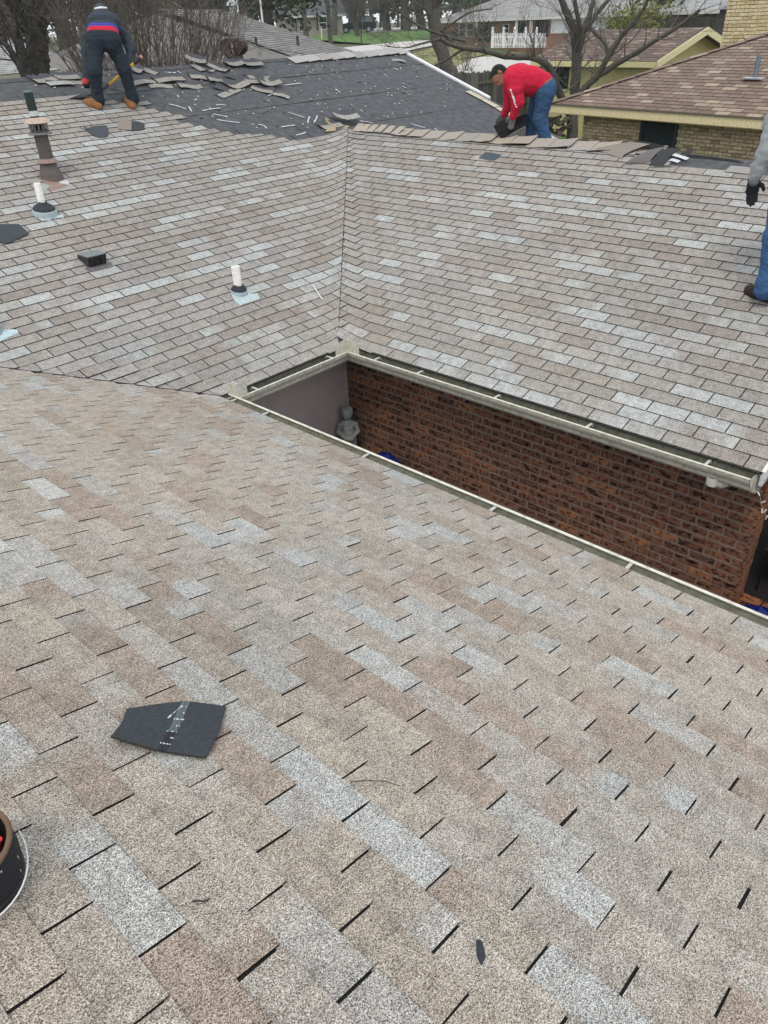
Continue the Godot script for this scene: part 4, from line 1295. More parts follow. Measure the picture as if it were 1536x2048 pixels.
func build_debris() -> void:
	# the dark back of a shingle piece in the foreground, with its sealant band
	var A := func(x: float, y: float, l: float) -> Vector3: return on_a(x, y, l * 1.05)
	var back := Color(.048, .058, .066)
	var rows := [[A.call(222, 1472, .045), A.call(318, 1500, .020), A.call(412, 1514, .022)], [A.call(243, 1446, .026), A.call(345, 1452, .030), A.call(438, 1462, .026)], [A.call(254, 1417, .012), A.call(368, 1402, .028), A.call(453, 1413, .012)]]
	var fp := thing("shingle_piece", A.call(340, 1455, 0), "dark upturned shingle piece with a shiny sealant band on the near slope", "torn shingle")
	var g := []
	for i in 9:
		var u := i / 8.0
		var row := []
		for j in 13:
			var t := j / 12.0
			var pr := []
			for r in rows:
				var ln: Vector3 = r[0].lerp(r[1], t * 2) if t < .5 else r[1].lerp(r[2], t * 2 - 1)
				pr.append(ln.lerp(r[0] * (1 - t) * (1 - 2 * t) + r[1] * 4 * t * (1 - t) + r[2] * t * (2 * t - 1), .4))
			row.append(pr[0].lerp(pr[1], u * 2) if u < .5 else pr[1].lerp(pr[2], u * 2 - 1))
		g.append(row)
	var mb := MB.new()
	mb.sheet(g, .006, back, Color(.05, .045, .035))
	part("sheet", mb, M.torn, fp)
	mb = MB.new()
	for i in 8:
		for h in 2:
			var w0 := 5.8 + h * .55
			var p := []
			for q in [[i, w0], [i, w0 + .5], [i + 1, w0 + .5], [i + 1, w0]]:
				var j := int(q[1]); var t: float = q[1] - j
				p.append(g[q[0]][j].lerp(g[q[0]][j + 1], t) + up_of(0) * .0015)
			mb.quad(p[0], p[1], p[2], p[3], Color(.012, .014, .016) if i < 3 else Color(.085, .105, .115))
	part("sealant_band", mb, M.gloss, fp)
	mb = MB.new()
	for k in 44:
		var i := rng.randi_range(1, 7); var jj := 5.75 + rng.randf() * 1.25
		if k < 12: i = 7
		var j := int(jj)
		var p: Vector3 = g[i][j].lerp(g[i][j + 1], jj - j) + up_of(0) * .0026
		if k < 12: p = g[7][6].lerp(g[5][5], k / 12.0) + up_of(0) * .0026
		var r := rng.randf_range(.0008, .0026)
		var dx := Vector3(1, 0, rng.randf_range(-.6, .6)).normalized() * r * 1.6; var dz := Vector3(rng.randf_range(-.3, .3), TA, 1).normalized() * r
		mb.quad(p + dx - dz, p - dx - dz, p - dx + dz, p + dx + dz, Color(.55, .60, .62))
	part("film_flecks", mb, M.plain, fp)
	bent([[A.call(949, 1897, .004), A.call(958, 1923, .008), A.call(968, 1930, .004)], [A.call(949, 1880, .006), A.call(962, 1890, .012), A.call(973, 1918, .006)], [A.call(955, 1873, .004), A.call(962, 1874, .006), A.call(967, 1878, .004)]], .004, Color(.04, .048, .055), Color(.03, .03, .03), "felt_scrap", "small dark leaf shaped scrap low on the near slope", "scrap")
	# bits of wire and straw
	for q in [[[700, 1563], [735, 1561], [770, 1562], [800, 1572], .0012, Color(.05, .03, .025), "thin dark curved wire lying on the near slope", "wire"], [[113, 1809], [120, 1805], [128, 1799], [136, 1796], .0013, Color(.62, .55, .38), "pale straw on the near slope beside the bucket", "straw"], [[550, 1909], [556, 1914], [562, 1918], [568, 1919], .0013, Color(.66, .58, .40), "short pale straw at the head of a slot near the lower edge", "straw"], [[1318, 1899], [1323, 1897], [1326, 1893], [1328, 1889], .0011, Color(.62, .56, .30), "yellowish grass stem low at the right of the near slope", "straw"], [[385, 1803], [398, 1801], [408, 1803], [419, 1797], .0022, Color(.03, .03, .032), "dark twisted scrap below the shingle piece", "scrap"], [[1150, 1204], [1158, 1205], [1164, 1206], [1172, 1208], .0012, Color(.66, .60, .34), "yellow stem near the middle of the near slope", "straw"]]:
		var t := MB.new()
		var pts := []
		for k in 4: pts.append(A.call(q[k][0], q[k][1], .009 + (.006 if k == 1 or k == 2 else 0.0)))
		t.tube(pts, [q[4], q[4], q[4], q[4] * .7], 5, q[5])
		single(q[7] if q[7] != "scrap" else "felt_scrap", t, M.plain, q[6], q[7])
	build_bucket()
	# curled pieces on the left slope
	var B := func(x: float, y: float, l: float) -> Vector3: return on_b(x, y, l * 1.06)
	var C := func(x: float, y: float, l: float) -> Vector3: return on_c(x, y, l * 1.06)
	bent([[B.call(166, 252, .03), B.call(192, 273, .015), B.call(216, 271, .02)], [B.call(175, 256, .03), B.call(200, 262, .03), B.call(217, 262, .03)], [B.call(186, 252, .02), B.call(204, 251, .02), B.call(213, 250, .015)]], .004, Color(.07, .082, .092), Color(.04, .04, .04), "shingle_piece", "dark curled shingle piece below the man with the shovel")
	bent([[B.call(238, 258, .015), B.call(250, 259, .015), B.call(263, 260, .015)], [B.call(237, 247, .02), B.call(250, 248, .02), B.call(263, 249, .02)], [B.call(237, 241, .012), B.call(250, 241, .012), B.call(263, 241, .012)]], .005, Color(.30, .25, .21), Color(.05, .05, .05), "shingle_piece", "tan half of a loose shingle right of the dark curled piece")
	bent([[B.call(263.5, 260, .016), B.call(277, 260, .016), B.call(289, 258, .016)], [B.call(263.5, 250, .02), B.call(277, 251, .02), B.call(289, 251, .02)], [B.call(263.5, 242, .012), B.call(277, 243, .012), B.call(289, 247, .012)]], .005, Color(.06, .062, .068), Color(.05, .05, .05), "shingle_piece", "dark grey half of a loose shingle beside its tan half")
	bent([[B.call(-22, 476, .03), B.call(8, 486, .018), B.call(32, 479, .02)], [B.call(-20, 462, .02), B.call(16, 468, .03), B.call(58, 466, .03)], [B.call(-15, 448, .012), B.call(10, 448, .02), B.call(38, 448, .012)]], .004, Color(.06, .07, .08), Color(.035, .035, .035), "shingle_piece", "dark torn shingle piece at the left edge below the white pipe")
	bent([[C.call(957, 316, .010), C.call(972, 319, .012), C.call(988, 321, .010)], [C.call(964, 310, .012), C.call(980, 313, .014), C.call(996, 315, .012)], [C.call(970, 304, .010), C.call(986, 306, .012), C.call(1003, 309, .010)]], .004, Color(.075, .10, .115), Color(.05, .05, .05), "shingle_piece", "small square dark piece near the top of the right slope")
	# torn strips on the stripped felt: butt edge from pixel to pixel, lift, curl, what singles it out
	var L := [
		[78, 170, 118, 164, .02, .0, "old shingles left along the ridge at the far left"], [118, 164, 162, 160, .025, .005, "old shingles left along the ridge behind the left leg of the man"],
		[103, 176, 150, 171, .02, -.01, "lower row of old shingles left of the shovel blade"], [150, 170, 205, 167, .012, .0, "row of old shingles seen between the legs of the man with the shovel"],
		[262, 174, 318, 169, .02, .0, "pale shingle strip right of the man's right boot"], [316, 169, 374, 166, .03, .01, "pale shingle strip in line right of the man's knee"],
		[300, 176, 350, 178, .006, .005, "thin edge of shingle under the pale strips by the man"], [360, 178, 408, 179, .012, .01, "narrow low shingle strip at the right end of the pale row"],
		[261, 146, 284, 151, .03, .02, "light scrap of shingle behind the shovel grip"], [277, 141, 311, 152, .015, .0, "long scrap of shingle pointing right of the shovel grip"],
		[370, 129, 412, 137, .06, .03, "curved shingle strip at the top of the fanned heap"], [411, 135, 450, 148, .03, .0, "shingle strip sloping down the right of the fanned heap"], [378, 133, 402, 145, .02, .0, "middle strip spread under the fanned heap"],
		[400, 139, 428, 146, .012, .0, "lowest strip of the fanned heap"], [455, 136, 492, 136, .04, .01, "pale strip on the ridge left of the turbine vent foot"], [492, 136, 530, 137, .045, .0, "pale strip on the ridge right of the turbine vent foot"],
		[384, 160, 414, 162, .02, .01, "single pale tab below the fanned heap"], [421, 168, 449, 169, .03, .01, "single tab tilted right of the pale tab below the fanned heap"],
		[468, 183, 500, 174, .03, .01, "cream shingle strip in the middle heap on the felt"], [498, 174, 540, 169, .04, .01, "upper cream strip in the middle heap on the felt"], [445, 197, 488, 183, .012, .0, "strip pointing down left from the middle heap"],
		[500, 180, 545, 191, .02, .0, "upper strip pointing down right from the middle heap"], [540, 189, 578, 200, .012, .0, "last strip pointing down right from the middle heap"], [500, 164, 548, 163, .03, .01, "top strip of the middle heap below the ridge"],
		[522, 176, 566, 178, .05, .02, "strip bridging the middle heap on the felt"], [668, 250, 718, 251, .09, .03, "pale strip propped above the top of the roof valley"], [648, 262, 690, 258, .03, .0, "brown backed strip at the top of the roof valley"], [785, 122, 812, 127, .012, .0, "short cream tab near the upper right corner of the felt"],
		[430, 150, 470, 160, .01, .0, "dark strip lying face down beside the fanned heap"], [455, 186, 470, 172, .02, .0, "dark strip face down left of the middle heap"], [600, 262, 640, 262, .004, .0, "dark strip face down just above the shingles near the valley"]]
	for q in L:
		strip(1, on_b(q[0], q[1]), on_b(q[2], q[3]), q[4], q[5], q[6], (q[6] as String).begins_with("dark"), .165 if q[4] > .015 else .06)
	# torn heap on the ridge of the right slope: curled strips
	var K := [
		[[1186, 298, .03], [1212, 292, .10], [1262, 283, .20], [1246, 318, .02], [1254, 306, .08], [1300, 288, .17], Color(.30, .27, .23), "curled tan shingle at the left of the heap on the right ridge"],
		[[1232, 309, .02], [1254, 306, .03], [1275, 305, .03], [1236, 300, .05], [1258, 298, .06], [1288, 298, .06], Color(.42, .37, .30), "flat cream shingle tucked under the heap on the right ridge"],
		[[1252, 328, .03], [1262, 318, .10], [1300, 299, .12], [1298, 326, .02], [1312, 308, .11], [1334, 292, .13], Color(.17, .16, .15), "broad curled shingle in the middle of the heap on the right ridge"],
		[[1298, 330, .02], [1314, 310, .10], [1336, 295, .12], [1326, 333, .02], [1342, 312, .07], [1362, 298, .10], Color(.05, .052, .055), "dark folded shingle right of the middle of the heap"],
		[[1300, 334, .02], [1316, 332, .02], [1334, 330, .02], [1310, 338, .008], [1324, 338, .008], [1346, 334, .008], Color(.10, .095, .09), "low dark scrap at the foot of the heap"],
		[[1352, 318, .03], [1360, 308, .05], [1376, 298, .06], [1366, 320, .02], [1374, 310, .04], [1388, 300, .05], Color(.045, .047, .05), "small dark scrap at the right end of the heap"],
		[[1448, 343, .02], [1470, 345, .03], [1508, 349, .02], [1462, 331, .02], [1486, 333, .03], [1520, 336, .02], Color(.36, .34, .32), "grey tab curling up near the grey sleeved arm"],
		[[1498, 331, .05], [1506, 333, .05], [1518, 334, .05], [1508, 324, .05], [1516, 325, .05], [1528, 327, .05], Color(.34, .31, .27), "small raised tab behind the grey sleeved arm"]]
	for q in K:
		for w in 6: q[w][2] *= .45
		bent([[C.call(q[0][0], q[0][1], q[0][2]), C.call(q[1][0], q[1][1], q[1][2]), C.call(q[2][0], q[2][1], q[2][2])], [C.call(q[3][0], q[3][1], q[3][2]), C.call(q[4][0], q[4][1], q[4][2]), C.call(q[5][0], q[5][1], q[5][2])]], .006, q[6], Color(.035, .036, .038), "shingle_piece", q[7])
	# black felt lifted along the right ridge
	bent([[C.call(1262, 296, .03), C.call(1290, 295, .05), C.call(1335, 301, .02)], [C.call(1258, 286, .05), C.call(1285, 282, .05), C.call(1332, 293, .03)]], .003, Color(.014, .014, .016), Color(.012, .012, .014), "felt_flap", "black felt flap standing up behind the heap on the right ridge", "roofing felt")
	bent([[C.call(1362, 312, .01), C.call(1425, 318, .01), C.call(1490, 326, .01)], [C.call(1366, 307, .02), C.call(1425, 313, .02), C.call(1475, 321, .02)]], .003, Color(.03, .031, .034), Color(.02, .02, .022), "felt_flap", "dark felt edge rising along the right ridge before the yellow brick wall", "roofing felt")
	# cream backed pieces above the valley
	var RT := ["cream tab at the very head of the valley", "second cream tab right of the valley head", "third cream tab right of the valley head", "fourth cream tab right of the valley head", "fifth cream tab, before the long ridge pieces", "last cream tab, next to the long ridge pieces"]
	var ri := 0
	for q in [[704, 262, 716, 247], [716, 262, 730, 248], [730, 263, 746, 249], [747, 263, 764, 249], [765, 265, 780, 251], [781, 267, 800, 252]]:
		bent([[C.call(q[0], q[1], .02), C.call(q[0] + 7, q[1], .025), C.call(q[0] + 14, q[1] + 1, .02)], [C.call(q[2], q[3], .06), C.call(q[2] + 7, q[3], .07), C.call(q[2] + 13, q[3], .06)]], .004, Color(.48, .42, .35), Color(.06, .05, .04), "ridge_tab", RT[ri], "torn shingle", "cream tabs at the head of the valley")
		ri += 1
	bent([[B.call(652, 243, .03), B.call(670, 254, .03), B.call(690, 258, .03)], [B.call(650, 233, .03), B.call(672, 245, .03), B.call(700, 252, .03)]], .012, Color(.42, .33, .20), Color(.30, .22, .12), "wood_piece", "pale bare wood strip above the head of the valley", "board")
	bent([[B.call(650, 263, .03), B.call(660, 262, .03), B.call(672, 261, .03)], [B.call(656, 256, .03), B.call(664, 254, .03), B.call(674, 253, .03)]], .012, Color(.45, .36, .22), Color(.30, .22, .12), "wood_piece", "small yellowish wood scrap left of the head of the valley", "board")
	# white backing tapes
	var T := [[338, 208, 354, 211, 372, 218], [378, 213, 380, 217, 383, 223], [405, 221, 420, 218, 440, 216], [425, 228, 440, 230, 455, 234], [434, 239, 455, 243, 479, 245], [570, 170, 586, 168, 603, 166], [577, 225, 592, 229, 610, 235], [616, 246, 616, 237, 620, 233], [628, 246, 634, 236, 634, 231], [517, 249, 530, 250, 533, 257], [562, 254, 576, 252, 590, 250], [592, 270, 604, 269, 611, 264], [720, 242, 733, 243, 745, 246], [822, 247, 834, 252, 850, 255], [869, 257, 876, 263, 892, 270], [918, 267, 930, 270, 945, 277], [672, 178, 676, 183, 681, 185], [787, 136, 790, 139, 797, 139], [330, 144, 341, 146, 353, 145], [536, 191, 545, 189, 552, 187], [432, 210, 445, 208, 452, 211], [880, 142, 884, 146, 890, 146]]
	var W := ["white tape nearest the right boot of the shovel person", "tiny upright white tape just right of the tape by the boot", "white tape lying level above the edge of the torn shingles", "white tape close to the torn edge left of centre", "long white tape slanting down right along the torn edge", "thin straight white tape right of the middle shingle heap", "white tape slanting down right in the middle of the felt", "bent white tape standing like a hook in mid felt", "bent white tape right beside the hooked one", "hook shaped white tape at the lower left of the felt", "short white tape just above the torn edge in mid felt", "lowest white tape above the shingles left of the valley", "white tape at the foot of the pale propped strip by the valley", "white tape behind the cream ridge tabs, left of the two spoon shapes", "spoon shaped white tape above the right ridge", "rightmost white tape beside the dark felt bundle", "small white tape high in the middle of the bare felt", "small curled white tape near the upper right of the felt", "white tape beside the scrap behind the shovel grip", "white tape lying on the strip that points down right", "white tape between the boots and the middle heap", "white tape scrap near the drip edge of the far rake"]
	for i in T.size():
		var q: Array = T[i]
		tape([on_b(q[0], q[1], .010), on_b(q[2], q[3], .018), on_b(q[4], q[5], .010)], up_of(1), W[i], "white tape strips on the felt")
	tape([on_b(625, 569, .016), on_b(634, 584, .022), on_b(645, 599, .016)], up_of(1), "long white tape strip on the shingles beside the valley", "")
	tape([on_c(1345, 308, .03), on_c(1360, 313, .04), on_c(1376, 318, .03)], up_of(2), "white tape strip lying across the heap on the right ridge", "", .05)
	tape([on_c(1340, 319, .02), on_c(1350, 320, .03), on_c(1358, 324, .02)], up_of(2), "short white tape piece below the heap on the right ridge", "", .05)
	# small dark flakes of felt, too many to tell apart
	var fk := MB.new()
	for i in 130:
		var u := rng.randf_range(.5, 7.6); var v := rng.randf_range(2.2, 6.5)
		if v / EXPO < stripped_b(u) + 1.5: continue
		if v * .94 < minf(u, 7.64 - u) + .05: continue
		var c := slope(1, u, v, .008); var r := rng.randf_range(.015, .055); var w := rng.randf() * TAU
		var a := Vector3(cos(w) * .4, -cos(w) * .4 * TB, sin(w)) * r; var b := Vector3(-sin(w), sin(w) * TB, cos(w) * .4) * r * .35
		fk.quad(c - a - b, c - a + b, c + a + b + Vector3(0, .008, 0), c + a - b, Color(.03, .031, .034))
	struct("felt_flakes", fk, M.plain, "stuff")

func tape(p: Array, n: Vector3, label: String, group: String, w := .019) -> void:
	var mb := MB.new()
	var lo := []
	var hi := []
	for i in 9:
		var t := i / 8.0
		var c: Vector3 = p[0] * (1 - t) * (1 - t) + p[1] * 2 * t * (1 - t) + p[2] * t * t
		var d: Vector3 = (p[1] - p[0]).lerp(p[2] - p[1], t)
		var s := n.cross(d).normalized() * w * .5
		lo.append(c - s + n * rng.randf_range(0, .003)); hi.append(c + s + n * rng.randf_range(0, .003))
	mb.sheet([lo, hi], .001, Color(.54, .555, .565), Color(.5, .5, .5))
	single("tape_strip", mb, M.plain, label, "tape", group)

func build_bucket() -> void:
	# tool bucket at the left edge: dark body, brown rolled rim, wire bail, tools inside
	var base := on_a(-44, 1776)
	var o := thing("tool_bucket", base, "black tool bucket with brown rim cut off by the left edge", "bucket")
	var tr := Transform3D(Basis.IDENTITY.scaled(Vector3(.93, .93, .93)), base)
	var f := (CAM - base); f.y = 0; f = f.normalized()
	var sd := Vector3(-f.z, 0, f.x)
	if sd.dot(RX) < 0: sd = -sd
	var m := MB.new()
	m.lathe([Vector2(0, .0), Vector2(.108, .0), Vector2(.113, .01), Vector2(.122, .09), Vector2(.119, .15), Vector2(.114, .152), Vector2(.116, .09), Vector2(.108, .015), Vector2(0, .015)], 40, tr, Color(.018, .018, .020))
	part("body", m, M.plain, o)
	m = MB.new()
	var p := []
	var r := []
	for i in 37:
		var w := TAU * i / 36
		p.append(tr * Vector3(cos(w) * .117, .153, sin(w) * .117)); r.append(.0065)
	m.tube(p, r, 8, Color(.16, .10, .065), false)
	part("rim", m, M.dusty, o)
	m = MB.new()
	m.lathe([Vector2(.1135, .022), Vector2(.1165, .024), Vector2(.1165, .030), Vector2(.1145, .032)], 40, tr, Color(.035, .035, .037))
	part("base_band", m, M.plain, o)
	m = MB.new()
	p = []; r = []
	for i in 21:
		var w := PI * i / 20
		p.append(base + sd * cos(w) * .122 + Vector3.UP * (.085 - sin(w) * .075 + .02 * sin(w) * sin(w)) + f * (sin(w) * .125)); r.append(.0022)
	for i in 21: p[i].y = maxf(p[i].y, roof_y(0, p[i].x, p[i].z) + .012)
	m.tube(p, r, 6, Color(.70, .70, .68))
	part("wire_handle", m, M.plain, o)
	m = MB.new()
	for i in 16:
		var w := rng.randf_range(-1.2, 1.6)
		var n := (sd * cos(w) + f * sin(w)).normalized()
		var c := base + n * .1145 + Vector3.UP * rng.randf_range(.03, .14)
		var a := n.cross(Vector3.UP).normalized() * rng.randf_range(.0008, .002); var b := Vector3.UP * rng.randf_range(.001, .006)
		m.quad(c - a - b + n * .001, c + a - b + n * .001, c + a + b + n * .001, c - a + b + n * .001, Color(.5, .5, .48))
	part("paint_specks", m, M.plain, o)
	for q in [[.060, .012, .62, .03, .03, "pliers with red handles in the bucket"], [.045, -.055, .75, .74, .70, "white handled tool in the bucket"], [.05, .055, .05, .05, .055, "black handled tool in the bucket"]]:
		var c: Vector3 = base + sd * q[0] + f * q[1]
		var t := thing("hand_tool", c + Vector3.UP * .02, q[5], "tool")
		for s in [-1.0, 1.0]:
			m = MB.new()
			m.tube([c + Vector3(0, .03, 0), c + f * .014 * s + Vector3(0, .09, 0), c + f * .020 * s + sd * .018 + Vector3(0, .136, 0)], [.007, .010, .008], 8, Color(q[2], q[3], q[4]))
			part("handle", m, M.gloss, t)
		m = MB.new()
		m.box(c + Vector3(0, .03, 0), Vector3(.03, .05, .015), Color(.1, .1, .1))
		part("head", m, M.metal, t)
	m = MB.new()
	for i in 9:
		var w := rng.randf() * TAU; var rad := rng.randf_range(.02, .075)
		m.tube([base + Vector3(cos(w) * rad, .02, sin(w) * rad), base + Vector3(cos(w) * (rad + .015), rng.randf_range(.09, .125), sin(w) * (rad + .015))], [.012, .010], 8, Color(.025, .026, .03))
	single("tool_bundle", m, M.plain, "dark tools packed inside the bucket", "tool")

# ---------------------------------------------------------------- people
func chain(out: Array, pts: Array, rad: Array, ci: int) -> void:
	for i in pts.size() - 1: out.append([pts[i], pts[i + 1], rad[i], rad[i + 1], ci])

func slim(pr: Array, by: float) -> Array:
	var o := []
	for c in pr: o.append([c[0], c[1], maxf(c[2] - by, .008), maxf(c[3] - by, .008), 0])
	return o

func boot(p: Array, heel: Vector3, toe: Vector3, w: float, ankle: Vector3) -> void:
	var d := (toe - heel)
	p.append([heel + Vector3(0, .035, 0), heel + d * .45 + Vector3(0, .035, 0), w * .95, w * 1.02, 0])
	p.append([heel + d * .45 + Vector3(0, .034, 0), toe + Vector3(0, .030, 0) - d.normalized() * w, w * 1.05, w * .92, 0])
	p.append([heel + d * .12 + Vector3(0, .05, 0), ankle, w * .95, w * .92, 0])
	p.append([heel + d * .55 + Vector3(0, .05, 0), heel + d * .2 + Vector3(0, .09, 0), w * .8, w * .85, 0])

func hand_prims(out: Array, wrist: Vector3, dir: Vector3, palm_n: Vector3, curl: float, side: float) -> void:
	# palm, four unequal fingers with two bends, thumb from the side of the palm
	var d := dir.normalized()
	var s := palm_n.cross(d).normalized()
	var n := d.cross(s).normalized()
	for k in 4:
		var o := (k - 1.5) * .019
		out.append([wrist + s * o * .7, wrist + d * .085 + s * o, .017, .0155, 0])
		var L: float = [.062, .075, .070, .055][k]
		var p0 := wrist + d * .09 + s * o
		var d1 := (d * cos(curl * .5) + n * sin(curl * .5)); var d2 := (d * cos(curl * 1.2) + n * sin(curl * 1.2)); var d3 := (d * cos(curl * 1.9) + n * sin(curl * 1.9))
		var p1 := p0 + d1 * L * .55; var p2 := p1 + d2 * L * .4; var p3 := p2 + d3 * L * .28
		chain(out, [p0, p1, p2, p3], [.0105, .0098, .0092, .0082], 0)
	var t0 := wrist + d * .03 + s * side * .03
	var t1 := t0 + (d * .6 + s * side * .75 + n * .25).normalized() * .04; var t2 := t1 + (d * .9 + s * side * .25 + n * .4).normalized() * .034
	chain(out, [t0, t1, t2], [.0135, .0115, .0095], 0)

func head_prims(c: Vector3, face: Vector3, up: Vector3) -> Array:
	var f := face.normalized()
	var s := up.cross(f).normalized()
	var u := f.cross(s)
	var P := func(x: float, y: float, z: float) -> Vector3: return c + s * x + u * y + f * z
	var p := [[P.call(0, .03, -.02), P.call(0, .035, .01), .088, .085, 0], [P.call(0, -.03, .025), P.call(0, -.075, .055), .062, .040, 0], [P.call(0, .02, .06), P.call(0, -.02, .06), .04, .04, 0],
		[P.call(0, .005, .085), P.call(0, -.028, .110), .010, .015, 0], [P.call(-.03, .018, .082), P.call(.03, .018, .082), .014, .014, 0], [P.call(-.02, -.052, .088), P.call(.02, -.052, .088), .009, .009, 0], [P.call(-.018, -.064, .086), P.call(.018, -.064, .086), .009, .009, 0],
		[P.call(0, -.088, .070), P.call(0, -.09, .062), .022, .02, 0]]
	for e in [-1.0, 1.0]:
		p.append([P.call(e * .078, .012, -.005), P.call(e * .082, -.02, .0), .016, .012, 0])
		p.append([P.call(e * .032, .0, .080), P.call(e * .034, .0, .081), .012, .012, 0])
	return p

func wear(called: String, pr: Array, k: float, cell: float, m: Material, o: Node3D, col: Color, cols := []) -> MeshInstance3D:
	folds = .012 if called in ["jeans", "sweater", "shirt", "sleeved_shirt"] else 0.0
	var mb := blob(pr, k, cell, cols)
	folds = 0.0
	if cols.is_empty():
		for i in mb.c.size(): mb.c[i] = col
	return part(called, mb, m, o)

func eye(o: Node3D, c: Vector3, face: Vector3, up: Vector3) -> void:
	var f := face.normalized(); var s := up.cross(f).normalized(); var u := f.cross(s)
	for e in [-1.0, 1.0]:
		var m := MB.new()
		m.lathe([Vector2(0, -.009), Vector2(.009, 0), Vector2(0, .009)], 10, Transform3D(Basis(s, f, -u), c + s * .033 * e + u * .004 + f * .088), Color(.55, .52, .48))
		m.lathe([Vector2(.005, .0062), Vector2(0, .0098)], 8, Transform3D(Basis(s, f, -u), c + s * .033 * e + u * .004 + f * .088), Color(.02, .012, .01))
		part("eye", m, M.gloss, o)

func build_people() -> void:
	man_with_shovel()
	man_in_red()
	man_at_edge()

func man_with_shovel() -> void:
	var F := func(x: float, y: float, d: float) -> Vector3: return far_at(x, y, d)
	var hl := on_b(199, 219); var tl := on_b(169, 207)
	var hr := on_b(266, 219, .0); var tr := on_b(256, 205)
	var o := thing("person", on_b(225, 212), "person in dark sweater and dark jeans bending over a shovel on the left roof", "person")
	var anl: Vector3 = F.call(196, 196, 11.85); var anr: Vector3 = F.call(265, 193, 12.0)
	var knl: Vector3 = F.call(189, 142, 11.80); var knr: Vector3 = F.call(249, 140, 11.98)
	var hpl: Vector3 = F.call(191, 86, 12.0); var hpr: Vector3 = F.call(224, 86, 12.02)
	var j := []
	chain(j, [hpl, knl, anl + Vector3(0, .0, 0)], [.108, .080, .066], 0)
	chain(j, [hpr, knr, anr], [.108, .080, .066], 0)
	j.append([anl, anl - Vector3(0, .035, 0), .066, .07, 0]); j.append([anr, anr - Vector3(0, .035, 0), .066, .07, 0])
	j.append([F.call(191, 81, 12.0), F.call(223, 81, 12.0), .108, .108, 0])
	j.append([F.call(191, 77.5, 12.0), F.call(222, 77.5, 12.0), .100, .100, 0])
	# gluteal fullness and knees
	j.append([F.call(192, 84, 11.93), F.call(193, 92, 11.93), .088, .08, 0]); j.append([F.call(223, 84, 11.95), F.call(222, 92, 11.95), .088, .08, 0])
	var sh := []
	sh.append([F.call(190, 58.5, 12.10), F.call(222, 58.5, 12.10), .096, .096, 0])
	sh.append([F.call(191, 47, 12.32), F.call(224, 48, 12.30), .105, .11, 0])
	sh.append([F.call(193, 42, 12.55), F.call(224, 44, 12.50), .10, .105, 0])
	sh.append([F.call(206, 42, 12.45), F.call(206, 40, 12.65), .12, .10, 0])
	var el: Vector3 = F.call(262, 99, 12.32); var wr: Vector3 = F.call(253, 130, 12.08)
	chain(sh, [F.call(229, 52, 12.45), F.call(248, 72, 12.42), el, wr], [.075, .064, .056, .044], 0)
	var ell: Vector3 = F.call(173, 105, 12.35); var wl: Vector3 = F.call(172, 160, 12.15)
	chain(sh, [F.call(186, 50, 12.5), F.call(176, 78, 12.45), ell, wl], [.072, .062, .054, .042], 0)
	var hd: Vector3 = F.call(202, 30, 12.82)
	var face: Vector3 = F.call(200, 60, 13.2) - hd
	var up := Vector3(-.75, .5, -.45)
	var body := slim(j, .012) + slim(sh, .012)
	chain(body, [F.call(206, 40, 12.6), hd], [.055, .055], 0)
	wear("body", body, .05, .022, M.skin, o, Color(.26, .13, .08))
	wear("head", head_prims(hd, face, up), .02, .011, M.skin, o, Color(.26, .13, .08))
	wear("jeans", j, .05, .015, M.denim, o, Color(.020, .028, .042))
	wear("sweater", sh, .06, .015, M.cloth, o, Color(.032, .046, .060))
	for q in [[193, 85], [221, 85]]:
		var pk := MB.new()
		var g2 := []
		for a in 4:
			var row := []
			for b in 4: row.append(F.call(q[0] + (b - 1.5) * 3.4, q[1] + (a - 1.5) * 4.4 + (1.5 if a == 3 and (b == 1 or b == 2) else 0.0), 11.885 + .02 * absf(a - 1.5)))
			g2.append(row)
		g2.reverse()
		pk.sheet(g2, .012, Color(.038, .050, .066), Color(.02, .02, .03))
		part("pocket", pk, M.denim, o)
	# underwear showing above the belt line
	wear("red_shorts", [[F.call(190, 66, 12.03), F.call(222, 66, 12.03), .096, .096, 0]], .04, .012, M.cloth, o, Color(.62, .02, .05))
	wear("blue_waistband", [[F.call(190, 62.5, 12.05), F.call(222, 62.5, 12.05), .096, .096, 0]], .04, .012, M.cloth, o, Color(.05, .06, .32))
	var bl := []
	boot(bl, hl, tl, .05, anl + Vector3(0, -.02, 0)); wear("boot", bl, .025, .012, M.dusty, o, Color(.27, .125, .05))
	var br := []
	boot(br, hr, hr + (tr - hr).normalized() * .27, .05, anr + Vector3(0, -.02, 0)); wear("boot", br, .025, .012, M.dusty, o, Color(.27, .125, .05))
	var cap := [[hd + up.normalized() * .03 - face.normalized() * .035, hd + up.normalized() * .04, .102, .098, 0], [hd - face.normalized() * .05 - up.normalized() * .02, hd - face.normalized() * .04, .085, .09, 0]]
	wear("cap", cap, .01, .012, M.cloth, o, Color(.07, .08, .085))
	var vz := MB.new()
	vz.tube([F.call(189, 17.5, 12.72), F.call(201, 15.5, 12.70), F.call(214, 16, 12.72)], [.010, .017, .010], 8, Color(.78, .79, .80))
	vz.tube([F.call(201, 26, 12.70), F.call(212, 25.5, 12.70)], [.011, .011], 8, Color(.72, .73, .74))
	part("cap_brim", vz, M.plain, o)
	for q in [[wr, F.call(250, 146, 12.04) - wr, -1.0], [wl, F.call(175, 182, 12.05) - wl, 1.0]]:
		var hp := []
		hand_prims(hp, q[0], q[1], CAM - q[0], 1.1, q[2])
		wear("glove", hp, .008, .006, M.cloth, o, Color(.016, .017, .02))
	wear("red_cuff", [[F.call(172, 161, 12.15), F.call(172, 167, 12.14), .047, .047, 0]], .01, .01, M.cloth, o, Color(.55, .06, .06))
